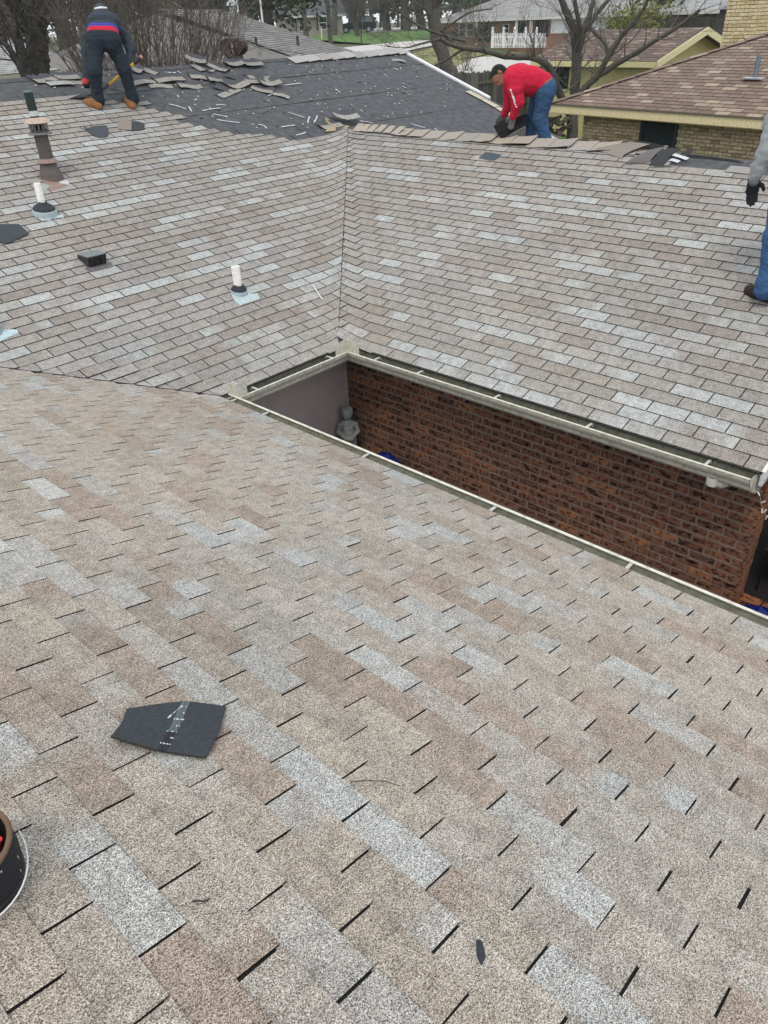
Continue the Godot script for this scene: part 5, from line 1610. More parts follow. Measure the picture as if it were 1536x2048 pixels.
	# shovel
	var s0: Vector3 = F.call(201, 183, 12.0); var s1: Vector3 = F.call(284, 113, 12.0)
	var so := thing("shovel", on_b(160, 196), "roofing shovel with yellow and black handle held by the bending person", "shovel")
	var L := func(t: float) -> Vector3: return s0.lerp(s1, t)
	for q in [["shaft", -.02, .20, .017, Color(.05, .055, .06)], ["yellow_sleeve", .20, .80, .019, Color(.55, .33, .03)], ["black_grip", .80, .97, .022, Color(.02, .02, .022)], ["grip_end", .965, 1.01, .026, Color(.50, .25, .20)]]:
		var m := MB.new()
		m.tube([L.call(q[1]), L.call(lerpf(q[1], q[2], .5)), L.call(q[2])], [q[3], q[3], q[3] * (.8 if q[0] == "grip_end" else 1.0)], 10, q[4])
		part(q[0], m, M.gloss, so)
	var m2 := MB.new()
	var tip := on_b(140, 197, .012); var tip2 := on_b(158, 190, .012)
	var rows := []
	for i in 7:
		var t := i / 6.0
		var row := []
		for k in 5:
			var e := tip.lerp(tip2, k / 4.0)
			var b := s0 + (tip2 - tip) * (k / 4.0 - .5) * .6
			var p := e.lerp(b, t) + Vector3(0, .07 * (t * t - t) - .02 * t * (1 - absf(k - 2.0) / 2), 0)
			row.append(p)
		rows.append(row)
	m2.sheet(rows, .004, Color(.03, .035, .04), Color(.012, .012, .014))
	part("blade", m2, M.gloss, so)
	m2 = MB.new()
	m2.tube([tip + Vector3(0, .006, 0), tip2 + Vector3(0, .006, 0)], [.006, .006], 6, Color(.55, .57, .58))
	part("blade_edge", m2, M.metal, so)

func man_in_red() -> void:
	var D := 10.85
	var F := func(x: float, y: float, d: float) -> Vector3: return far_at(x, y, D + d)
	var o := thing("person", F.call(1075, 287, 0), "person in a red long sleeved shirt and blue jeans stooping over dark felt", "person")
	var j := []
	var a1: Vector3 = F.call(1060, 282, .10); var a2: Vector3 = F.call(1092, 284, -.08)
	chain(j, [F.call(1083, 186, .12), F.call(1064, 238, .14), a1], [.118, .080, .066], 0)
	chain(j, [F.call(1090, 184, -.08), F.call(1080, 238, -.06), a2], [.122, .084, .070], 0)
	j.append([a1, a1 - Vector3(0, .09, 0), .064, .064, 0]); j.append([a2, a2 - Vector3(0, .09, 0), .068, .068, 0])
	j.append([F.call(1090, 178, .08), F.call(1091, 178, -.06), .118, .12, 0])
	j.append([F.call(1093, 172, .06), F.call(1094, 172, -.05), .10, .10, 0])
	var sh := []
	sh.append([F.call(1086, 166, .08), F.call(1086, 166, -.06), .118, .118, 0])
	sh.append([F.call(1066, 158, .09), F.call(1064, 161, -.08), .142, .142, 0])
	sh.append([F.call(1042, 154, .10), F.call(1040, 158, -.10), .148, .150, 0])
	sh.append([F.call(1026, 151, .12), F.call(1026, 155, -.13), .112, .112, 0])
	sh.append([F.call(1064, 172, .02), F.call(1046, 172, .02), .11, .12, 0])
	var w1: Vector3 = F.call(1027, 232, -.12); var w2: Vector3 = F.call(1009, 229, .16)
	chain(sh, [F.call(1024, 158, -.16), F.call(1030, 178, -.20), F.call(1036, 202, -.19), w1], [.088, .078, .066, .048], 0)
	chain(sh, [F.call(1020, 156, .16), F.call(1020, 180, .20), F.call(1020, 203, .20), w2], [.085, .074, .062, .046], 0)
	var hd: Vector3 = F.call(1001, 153, -.02)
	var face: Vector3 = F.call(985, 190, -.16) - hd
	var up: Vector3 = F.call(988, 141, .05) - hd
	var body := slim(j, .012) + slim(sh, .012)
	chain(body, [F.call(1024, 153, 0), F.call(1006, 153, 0)], [.062, .058], 0)
	var skin := Color(.23, .105, .065)
	wear("body", body, .05, .022, M.skin, o, skin)
	wear("neck", [[F.call(1022, 154, 0), F.call(1007, 155, -.01), .066, .056, 0]], .01, .012, M.skin, o, skin)
	wear("head", head_prims(hd, face, up), .018, .009, M.skin, o, skin)
	eye(o, hd, face, up)
	wear("jeans", j, .05, .014, M.denim, o, Color(.045, .105, .20))
	wear("shirt", sh, .06, .014, M.cloth, o, Color(.58, .015, .05))
	var u := up.normalized(); var f := face.normalized()
	wear("cap", [[hd + u * .045 - f * .015, hd + u * .05 + f * .015, .100, .094, 0], [hd + u * .0 - f * .07, hd + u * .03 - f * .05, .05, .07, 0]], .02, .011, M.cloth, o, Color(.012, .018, .015))
	var hair := [[hd - f * .055 - u * .03, hd - f * .03 - u * .01, .062, .07, 0]]
	wear("hair", hair, .02, .012, M.cloth, o, Color(.012, .01, .009))
	for q in [[w1, F.call(1023, 248, -.12) - w1, -1.0], [w2, F.call(1000, 240, .14) - w2, 1.0]]:
		var hp := []
		hand_prims(hp, q[0], q[1], CAM - q[0], .8, q[2])
		wear("glove", hp, .008, .006, M.cloth, o, Color(.11, .115, .12))
	# white print running down the near sleeve, and on the shoulders
	var pm := MB.new()
	var s := (CAM - w1).normalized()
	for i in 9:
		var t := i / 8.0
		var c: Vector3 = (F.call(1024.5, 180, -.20) as Vector3).lerp(F.call(1034.5, 213, -.17), t) + s * .080 - RX * .012
		pm.box(c, Vector3(.030 - .004 * (i % 3), .020, .012), Color(.75, .73, .74), Basis(-RZ, .45 + .2 * sin(i * 2.0)) * Basis(RX, -RY, -RZ))
	part("sleeve_print", pm, M.plain, o)
	pm = MB.new()
	for q in [[1034, 139, .03], [1038, 141, .022], [1043, 138, .03], [1041, 143, .015], [1054, 137, .02], [1057, 140, .012]]:
		var c := far_at(q[0], q[1], D - .03)
		pm.box(c, Vector3(q[2], .008, .028), Color(.78, .76, .78), Basis(Vector3.FORWARD, -.15))
	part("back_print", pm, M.plain, o)
	# the folded felt and shingles in the hands
	var fd := thing("felt_bundle", F.call(1030, 285, .0), "folded slab of black felt and shingle lifted by the person in red", "roofing felt")
	var m := MB.new()
	m.sheet([[F.call(1004, 279, -.12), F.call(1020, 268, -.14), F.call(1052, 250, -.12)], [F.call(994, 266, -.10), F.call(1012, 256, -.12), F.call(1052, 238, -.10)], [F.call(987, 252, -.06), F.call(1006, 242, -.06), F.call(1050, 228, -.05)], [F.call(996, 244, .10), F.call(1012, 238, .12), F.call(1052, 228, .12)]], .02, Color(.014, .0145, .015), Color(.02, .02, .02))
	part("felt_fold", m, M.torn, fd)
	m = MB.new()
	m.sheet([[F.call(1006, 290, -.2), F.call(1024, 290, -.2), F.call(1050, 290, -.2)], [F.call(1004, 280, -.12), F.call(1022, 271, -.14), F.call(1052, 252, -.12)]], .01, Color(.10, .095, .092), Color(.05, .05, .05))
	part("shingle_back", m, M.torn, fd)

func man_at_edge() -> void:
	var D := 7.0
	var F := func(x: float, y: float, d: float) -> Vector3: return far_at(x, y, D + d)
	var toe := on_c(1488, 583); var heel := on_c(1537, 603)
	var o := thing("person", on_c(1530, 600), "person at the right edge with grey sleeve and black glove and blue jeans", "person")
	var j := []
	var an: Vector3 = F.call(1533, 572, -.10)
	chain(j, [F.call(1572, 395, .05), F.call(1551, 478, -.05), an], [.115, .086, .075], 0)
	j.append([an, an - Vector3(0, .03, 0), .078, .08, 0])
	chain(j, [F.call(1612, 395, .25), F.call(1625, 490, .15), F.call(1640, 590, .05)], [.115, .085, .07], 0)
	j.append([F.call(1575, 370, .10), F.call(1612, 372, .22), .13, .13, 0])
	var sh := []
	sh.append([F.call(1572, 345, .12), F.call(1608, 345, .22), .13, .13, 0])
	sh.append([F.call(1566, 300, .14), F.call(1606, 298, .22), .14, .14, 0])
	sh.append([F.call(1562, 250, .14), F.call(1606, 248, .22), .13, .13, 0])
	var w: Vector3 = F.call(1508, 357, -.02)
	chain(sh, [F.call(1556, 245, .06), F.call(1545, 275, .02), F.call(1531, 308, -.02), F.call(1517, 338, -.02), w], [.078, .066, .058, .046, .038], 0)
	chain(sh, [F.call(1630, 245, .28), F.call(1648, 300, .3), F.call(1640, 360, .2)], [.075, .062, .045], 0)
	var hd: Vector3 = F.call(1580, 196, .14)
	var face := Vector3(-.7, -.45, .35)
	var body := slim(j, .012) + slim(sh, .012)
	chain(body, [F.call(1582, 240, .18), hd], [.06, .055], 0)
	wear("body", body, .05, .022, M.skin, o, Color(.26, .13, .08))
	wear("head", head_prims(hd, face, Vector3.UP), .018, .011, M.skin, o, Color(.26, .13, .08))
	eye(o, hd, face, Vector3.UP)
	wear("cap", [[hd + Vector3(.01, .05, 0), hd + Vector3(-.02, .055, 0), .1, .096, 0]], .02, .012, M.cloth, o, Color(.03, .03, .035))
	wear("jeans", j, .05, .012, M.denim, o, Color(.05, .125, .26))
	wear("sleeved_shirt", sh, .05, .011, M.cloth, o, Color(.30, .32, .325))
	var cuff := [[F.call(1508.5, 356, -.02), F.call(1507, 362, -.02), .041, .042, 0]]
	wear("cuff", cuff, .01, .008, M.cloth, o, Color(.16, .165, .17))
	var hp := []
	var hdir: Vector3 = F.call(1503, 395, .0) - w
	hand_prims(hp, w, hdir, hdir.normalized().cross(RX), .30, 1.0)
	for c in hp:
		for e in [0, 1]: c[e] = w + (c[e] - w) * 1.12
		c[2] *= 1.25; c[3] *= 1.25
	wear("glove", hp, .008, .0055, M.cloth, o, Color(.014, .015, .017))
	var b := []
	boot(b, heel, toe, .055, an - Vector3(0, .03, 0))
	wear("shoe", b, .03, .010, M.plain, o, Color(.028, .016, .013))
	var lc := MB.new()
	for i in 4:
		var c := heel.lerp(toe, .50 + i * .07) + Vector3(0, .128 - i * .014, 0)
		var s := (toe - heel).cross(Vector3.UP).normalized()
		lc.tube([c - s * .02 + Vector3(0, -.008, 0), c, c + s * .026 + Vector3(0, -.012, 0)], [.0035, .0035, .0035], 5, Color(.5, .42, .3))
	part("lace", lc, M.plain, o)
	var sole := []
	sole.append([heel + Vector3(0, .012, 0), heel.lerp(toe, .4) + Vector3(0, .012, 0), .058, .058, 0]); sole.append([heel.lerp(toe, .4) + Vector3(0, .012, 0), heel.lerp(toe, .82) + Vector3(0, .012, 0), .060, .054, 0])
	var b2 := []
	boot(b2, on_c(1660, 640), on_c(1610, 622), .055, F.call(1640, 590, .05)); wear("shoe", b2, .03, .012, M.plain, o, Color(.028, .016, .013))

# ---------------------------------------------------------------- the neighbourhood
func rect_on(mb: MB, o: Vector3, nh: Vector3, x0: float, y0: float, x1: float, y1: float, proud: float, depth: float, col: Color) -> void:
	# a box on the vertical wall plane through o facing nh, spanning the two corners seen at these pixels
	var a := meet(x0, y0, nh, nh.dot(o)); var b := meet(x1, y1, nh, nh.dot(o))
	var e := Vector3.UP.cross(nh).normalized()
	var w := absf((b - a).dot(e)); var h := absf(b.y - a.y)
	mb.box((a + b) * .5 + nh * (proud - depth * .5), Vector3(w, h, depth), col, Basis(e, Vector3.UP, nh))

func drape(px: Array, lift: float, mb: MB, n := 10) -> void:      # four ground points, draped over the terrain
	var c := []
	for q in px: c.append(on_land(q[0], q[1]))
	var g := []
	for i in n + 1:
		var row := []
		for j in n + 1:
			var p: Vector3 = (c[0] as Vector3).lerp(c[1], float(j) / n).lerp((c[3] as Vector3).lerp(c[2], float(j) / n), float(i) / n)
			row.append(Vector3(p.x, land(p.x, p.z) + lift, p.z))
		g.append(row)
	for i in n:
		for j in n: mb.quad(g[i][j], g[i][j + 1], g[i + 1][j + 1], g[i + 1][j], Color.WHITE)

func build_ground() -> void:
	var mb := MB.new()
	var xs := []
	var zs := []
	for i in 111: xs.append(-420.0 + i * 6.0)
	for i in 101: zs.append(-440.0 + i * 6.0)
	for i in xs.size() - 1:
		for j in zs.size() - 1:
			var p := []
			for q in [[i, j + 1], [i + 1, j + 1], [i + 1, j], [i, j]]: p.append(Vector3(xs[q[0]], land(xs[q[0]], zs[q[1]]), zs[q[1]]))
			mb.quad(p[0], p[1], p[2], p[3], Color.WHITE)
	struct("ground", mb, M.yard)
	mb = MB.new()
	drape([[560, 86], [780, 94], [985, 74], [660, 62]], .05, mb, 14)
	struct("lawn", mb, M.grass)
	mb = MB.new()
	drape([[600, 118], [800, 108], [900, 86], [690, 97]], .07, mb)
	drape([[690, 97], [900, 86], [1000, 73], [820, 84]], .07, mb)
	struct("street", mb, M.concrete)
	mb = MB.new()
	drape([[790, 120], [900, 138], [1090, 106], [900, 88]], .05, mb)
	struct("dry_lawn", mb, M.dry)
	mb = MB.new()
	drape([[870, 160], [1080, 150], [1110, 112], [950, 118]], .09, mb)
	struct("driveway", mb, M.concrete)
	mb = MB.new()
	drape([[740, 66], [960, 66], [960, 55], [740, 56]], .08, mb)
	struct("far_driveway", mb, M.concrete)
	mb = MB.new()
	drape([[1000, 330], [1300, 330], [1190, 250], [1020, 232]], .05, mb)
	drape([[930, 106], [1110, 104], [1110, 96], [930, 97]], .06, mb)
	struct("side_lawn", mb, M.grass)

# rows of small shingles on a roof plane: o is the left end of the eave, e along it, up the slope; limits by the share of the height
func far_roof(mb: MB, o: Vector3, e: Vector3, up: Vector3, l0: float, l1: float, r0: float, r1: float, height: float, tab: float, expo: float, pal: Array) -> void:
	var n := e.cross(up).normalized()
	var rows := int(height / expo)
	for k in rows:
		var v := k * expo
		var t := v / height; var t2 := (v + expo) / height
		var a := lerpf(l0, l1, t); var b := lerpf(r0, r1, t); var a2 := lerpf(l0, l1, t2); var b2 := lerpf(r0, r1, t2)
		var u := floorf(a / tab) * tab + (k % 2) * tab * .5 - tab
		while u < b:
			var c0 := clampf(u, a, b); var c1 := clampf(u + tab * .945, a, b); var d0 := clampf(u, a2, b2); var d1 := clampf(u + tab * .945, a2, b2)
			if c1 - c0 > .01 or d1 - d0 > .01:
				var col: Color = pal[rng.randi() % pal.size()]
				var kk := rng.randf_range(.92, 1.08)
				col = Color(col.r * kk, col.g * kk, col.b * kk)
				var p0 := o + e * c0 + up * v + n * .012; var p1 := o + e * c1 + up * v + n * .012
				mb.quad(p0, p1, o + e * d1 + up * (v + expo) + n * .003, o + e * d0 + up * (v + expo) + n * .003, col)
				mb.quad(p0 - n * .012, p1 - n * .012, p1, p0, Color(col.r * .25, col.g * .25, col.b * .25))
			u += tab

func ybrick_face(mb: MB, o: Vector3, e: Vector3, nh: Vector3, w: float, h: float, bl: float, bh: float, pal: Array, holes := []) -> void:
	var rows := int(h / bh)
	var bs := Basis(e, Vector3.UP, nh)
	for r in rows:
		var u := -bl * .5 * (r % 2)
		while u < w:
			var a := maxf(u, 0) + .006; var b := minf(u + bl, w) - .006
			var y := r * bh
			var skip := b - a < .03
			for q in holes:
				if (a + b) * .5 > q[0] and (a + b) * .5 < q[2] and y + bh * .5 > q[1] and y + bh * .5 < q[3]: skip = true
			if not skip:
				var c: Color = pal[rng.randi() % pal.size()]
				var p := o + e * ((a + b) * .5) + Vector3.UP * (y + bh * .5) + nh * rng.randf_range(-.002, .003)
				mb.bevel(p, Vector3(b - a, bh - .012, .03), .006, c, bs)
			u += bl

func build_neighbours() -> void:
	yellow_house()
	yellow_shed()
	left_house()
	far_houses()
	fences()

func yellow_house() -> void:
	var yel := Color(.80, .69, .42)
	var ey := .86
	var c := on_y(1100, 207, ey); var d := on_y(1545, 237.5, ey)
	var e := Vector3(d.x - c.x, 0, d.z - c.z).normalized()
	var nh := e.cross(Vector3.UP).normalized()
	if nh.z < 0: nh = -nh
	var house := thing("yellow_house", Vector3(c.x + 4, land(c.x, c.z), c.z - 4), "yellow trimmed brick house with a brown hip roof at the right", "house")
	var up := (-nh + Vector3.UP * .385).normalized()
	var L := 15.0; var S := 5.6
	var hk := S / sqrt(1 + .385 * .385)
	var rb := MB.new()
	var o := c
	rb.quad(o, o + e * L, o + e * (L - hk) + up * S, o + e * hk + up * S, Color(.10, .07, .06))
	# hip end and back
	var bk := o - nh * hk * 2.0
	rb.quad(o + e * hk + up * S, o + e * (L - hk) + up * S, bk + e * L, bk, Color(.20, .14, .12))
	rb.tri(bk, o, o + e * hk + up * S, Color(.22, .155, .13))
	var roof := part("roof", rb, M.torn, house)
	var sh := MB.new()
	var pal := [Color(.25, .18, .14), Color(.28, .20, .155), Color(.225, .16, .125), Color(.25, .18, .14), Color(.265, .195, .155), Color(.23, .165, .13), Color(.42, .33, .245), Color(.34, .265, .205)]
	far_roof(sh, o, e, up, 0.0, hk, L, L - hk, S, .345, .142, pal)
	part("shingles", sh, M.shingle_far, roof, "", true)
	# hip caps
	for i in 19:
		var p := o.lerp(o + e * hk + up * S, i / 19.0); var q := o.lerp(o + e * hk + up * S, (i + 1.15) / 19.0)
		var m := MB.new()
		var s := (q - p).normalized()
		var side := s.cross(Vector3.UP).normalized()
		var col: Color = pal[rng.randi() % 6]
		if i % 6 == 2: col = Color(.40, .31, .24)
		var lft := Vector3(0, .045, 0)
		m.sheet([[p + side * .13 - Vector3(0, .03, 0) + lft, q + side * .13 - Vector3(0, .03, 0) + lft * .6], [p + lft, q + lft * .6], [p - side * .13 - Vector3(0, .03, 0) + lft, q - side * .13 - Vector3(0, .03, 0) + lft * .6]], .008, col, Color(.06, .05, .04))
		part("hip_cap", m, M.shingle_far, roof)
	# fascia, soffit
	var fm := MB.new()
	fm.box(o + e * (L * .5) + Vector3(0, -.105, 0) - nh * .01, Vector3(L, .17, .03), yel, Basis(e, Vector3.UP, nh))
	fm.box(o + e * (L * .5) + Vector3(0, -.01, 0) + nh * .008, Vector3(L, .03, .04), Color(.16, .13, .10), Basis(e, Vector3.UP, nh))
	fm.box(o + e * .012 - nh * hk + Vector3(0, -.105, 0), Vector3(.03, .17, hk * 2), yel, Basis(e, Vector3.UP, nh))
	part("fascia", fm, M.dusty, house)
	fm = MB.new()
	fm.box(o + e * (L * .5) + Vector3(0, -.2, 0) - nh * .24, Vector3(L - .06, .012, .48), Color(.45, .36, .16), Basis(e, Vector3.UP, nh))
	part("soffit", fm, M.dusty, house)
	# brick front wall with a dark window
	var wz := o - nh * .48
	var wl := meet(1168, 230, nh, nh.dot(wz))
	var gy := land(wl.x, wl.z)
	var wo := Vector3(wl.x, gy, wl.z)
	var wh := ey - .2 - gy
	var ww := L - (wl - c).dot(e) - .5
	var core := MB.new()
	core.box(wo + e * ww * .5 + Vector3.UP * wh * .5 - nh * .1, Vector3(ww, wh, .17), Color(.40, .34, .25), Basis(e, Vector3.UP, nh))
	core.box(wo + e * .09 + Vector3.UP * wh * .5 - nh * 4.5, Vector3(.16, wh, 8.6), Color(.30, .25, .17), Basis(e, Vector3.UP, nh))
	var wall := part("brick_wall", core, M.dusty, house)
	var wa := (meet(1286, 232, nh, nh.dot(wz)) - wo).dot(e); var wb := (meet(1360, 236, nh, nh.dot(wz)) - wo).dot(e)
	var wtop := meet(1300, 231, nh, nh.dot(wz)).y - gy
	var bm := MB.new()
	var bp := [Color(.64, .53, .36), Color(.58, .475, .31), Color(.68, .565, .39), Color(.53, .43, .28), Color(.62, .51, .345), Color(.38, .30, .20)]
	ybrick_face(bm, wo, e, nh, ww, wh, .215, .072, bp, [[wa, wtop - 1.35, wb, wtop + .02]])
	part("bricks", bm, M.ybrick, wall, "", true)
	var wn := MB.new()
	var fr := Color(.03, .032, .036)
	var wc := wo + e * ((wa + wb) * .5) + Vector3.UP * (wtop - .68) + nh * .01
	var bs := Basis(e, Vector3.UP, nh)
	var W := wb - wa
	for s in [-1.0, 1.0]:
		wn.box(wc + e * s * (W * .5 - .03), Vector3(.06, 1.36, .08), fr, bs); wn.box(wc + Vector3.UP * s * .655, Vector3(W, .05, .075), fr, bs)
	wn.box(wc + Vector3(0, .0, 0), Vector3(W - .06, .04, .06), Color(.05, .055, .06), bs)
	var win := part("window", wn, M.plain, house)
	for s in [-1.0, 1.0]:
		var gm := MB.new()
		gm.box(wc + Vector3.UP * s * .325 - nh * (.02 if s > 0 else .0), Vector3(W - .1, .61, .01), Color.WHITE, bs)
		part("pane", gm, M.glass, win)
	var lw := MB.new()      # yellow panel wall left of the brick, under the porch corner
	lw.box(wo - e * .25 + Vector3.UP * (wh * .5 + .15) - nh * 2.2, Vector3(.3, wh - .3, .1), yel, bs)
	part("panel", lw, M.dusty, house)
	# metal vent pipe standing on the roof
	var vp := o
	var pl := up.cross(e).normalized()
	if pl.y < 0: pl = -pl
	vp = meet(1509, 158, pl, pl.dot(o))
	var vm := MB.new()
	vm.tube([vp - Vector3(0, .05, 0), vp + Vector3(0, .42, 0)], [.045, .045], 12, Color(.22, .28, .34))
	var vo := thing("vent_pipe", vp, "small blue grey metal vent pipe on the brown hip roof", "vent pipe")
	part("pipe", vm, M.metal, vo)
	vm = MB.new()
	vm.box(vp + pl * .016, Vector3(.42, .03, .3), Color(.55, .58, .62), Basis(e, pl, nh))
	part("flashing_plate", vm, M.dusty, vo)
	# chimney of yellow brick behind the hip
	var cx := o + e * (hk * .80) - nh * (hk * 1.15)
	var c0 := meet(1412, 95, nh, nh.dot(cx)); var c1 := meet(1440, 95, nh, nh.dot(cx)); var c2 := meet(1508, 60, nh, nh.dot(cx))
	var ch := MB.new()
	var w2 := (c2 - c1).dot(e)
	var cb := Vector3(c1.x, .9, c1.z)
	var cs := Basis(e, Vector3.UP, nh)
	ch.box(cb + e * w2 * .5 + Vector3.UP * 1.9 - nh * .42, Vector3(w2 - .03, 3.8, .8), Color(.22, .19, .15), cs)
	var chim := part("chimney", ch, M.dusty, house)
	bm = MB.new()
	var yp := [Color(.74, .64, .40), Color(.78, .69, .45), Color(.70, .59, .35), Color(.60, .50, .29), Color(.76, .67, .45)]
	ybrick_face(bm, cb, e, nh, w2, 3.8, .255, .083, yp)
	ybrick_face(bm, cb - nh * .8, nh, -e, .8, 3.8, .255, .083, yp)
	ybrick_face(bm, cb + e * w2, -nh, e, .8, 3.8, .255, .083, yp)
	part("bricks", bm, M.ybrick, chim, "", true)

func yellow_shed() -> void:
	var yel := Color(.66, .56, .28)
	var d := 33.0
	var c := far_at(1062, 120, d)
	var e := Vector3(1, 0, .10).normalized()
	var nh := Vector3(-e.z, 0, e.x)
	var r := meet(1312, 126, nh, nh.dot(c))
	var L := (r - c).dot(e)
	c.y = 1.285
	var shed := thing("yellow_shed", Vector3(c.x + L * .5, land(c.x, c.z), c.z - 2), "yellow panelled garage with brown gable roof behind the bare tree", "shed")
	var up := (-nh * 1.0 + Vector3.UP * .29).normalized()
	var S := 3.1
	var run := S / sqrt(1 + .29 * .29)
	var rb := MB.new()
	rb.quad(c, c + e * L, c + e * L + up * S, c + up * S, Color(.12, .09, .08))
	var b0 := c - nh * run * 2
	rb.quad(c + up * S, c + e * L + up * S, b0 + e * L, b0, Color(.2, .14, .12))
	var roof := part("roof", rb, M.torn, shed)
	var sm := MB.new()
	far_roof(sm, c, e, up, 0, .0, L, L, S, .33, .15, [Color(.215, .155, .13), Color(.25, .18, .15), Color(.19, .135, .115), Color(.23, .165, .14), Color(.36, .29, .23)])
	part("shingles", sm, M.shingle_far, roof, "", true)
	var bs := Basis(e, Vector3.UP, nh)
	var fm := MB.new()
	fm.box(c + e * L * .5 + Vector3(0, -.10, 0), Vector3(L, .17, .03), Color(.80, .73, .42), bs)
	part("fascia", fm, M.dusty, shed)
	for s in 2:      # gable boards
		var m := MB.new()
		var p0: Vector3 = (c if s == 0 else b0) + e * (L + .02); var p1 := c + e * (L + .02) + up * S
		var q := (p1 - p0)
		m.hexa([p0 - Vector3(0, .22, 0), p0 - Vector3(0, .22, 0) + e * .04, p1 - Vector3(0, .22, 0) + e * .04, p1 - Vector3(0, .22, 0), p0, p0 + e * .04, p1 + e * .04, p1], Color(.80, .73, .44))
		part("gable_board", m, M.dusty, shed)
	var gy := land(c.x + 2, c.z)
	var wm := MB.new()
	var w0 := c - nh * .35 + e * .25
	var ww := L - .7
	wm.box(Vector3(w0.x, 0, w0.z) + e * ww * .5 + Vector3.UP * ((c.y - .05 + gy) * .5) - nh * .05, Vector3(ww, c.y - .05 - gy, .1), yel, bs)
	var wall := part("wall", wm, M.dusty, shed)
	for i in int(ww / .32):      # grooved panels
		var gm := MB.new()
		gm.box(Vector3(w0.x, 0, w0.z) + e * (i * .32 + .15) + Vector3.UP * ((c.y - .2 + gy) * .5) + nh * .006, Vector3(.285, c.y - .25 - gy, .014), Color(.68, .58, .30), bs)
		part("panel", gm, M.dusty, wall)
	var gw := MB.new()     # gable wall
	var g0 := w0 + e * ww
	var ga := Vector3(g0.x, gy, g0.z); var gb := ga - nh * (run * 2 - .7)
	var ap := c + e * (L - .45) + up * S - Vector3(0, .1, 0)
	gw.quad(ga, gb, Vector3(gb.x, c.y, gb.z), Vector3(ga.x, c.y, ga.z), yel)
	gw.tri(Vector3(ga.x, c.y, ga.z), Vector3(gb.x, c.y, gb.z), ap, Color(.56, .47, .20))
	part("gable_wall", gw, M.dusty, shed)
	var wo := w0
	var nm := MB.new()
	rect_on(nm, wo, nh, 1101, 131, 1142, 183, .035, .05, Color(.68, .60, .27))
	var win := part("window", nm, M.dusty, shed)
	nm = MB.new()
	rect_on(nm, wo, nh, 1105, 134, 1137, 178, .045, .02, Color.WHITE)
	part("pane", nm, M.glass, win)
	nm = MB.new()
	rect_on(nm, wo, nh, 1105, 154, 1137, 156, .055, .02, Color(.2, .21, .2))
	part("sash_bar", nm, M.plain, win)

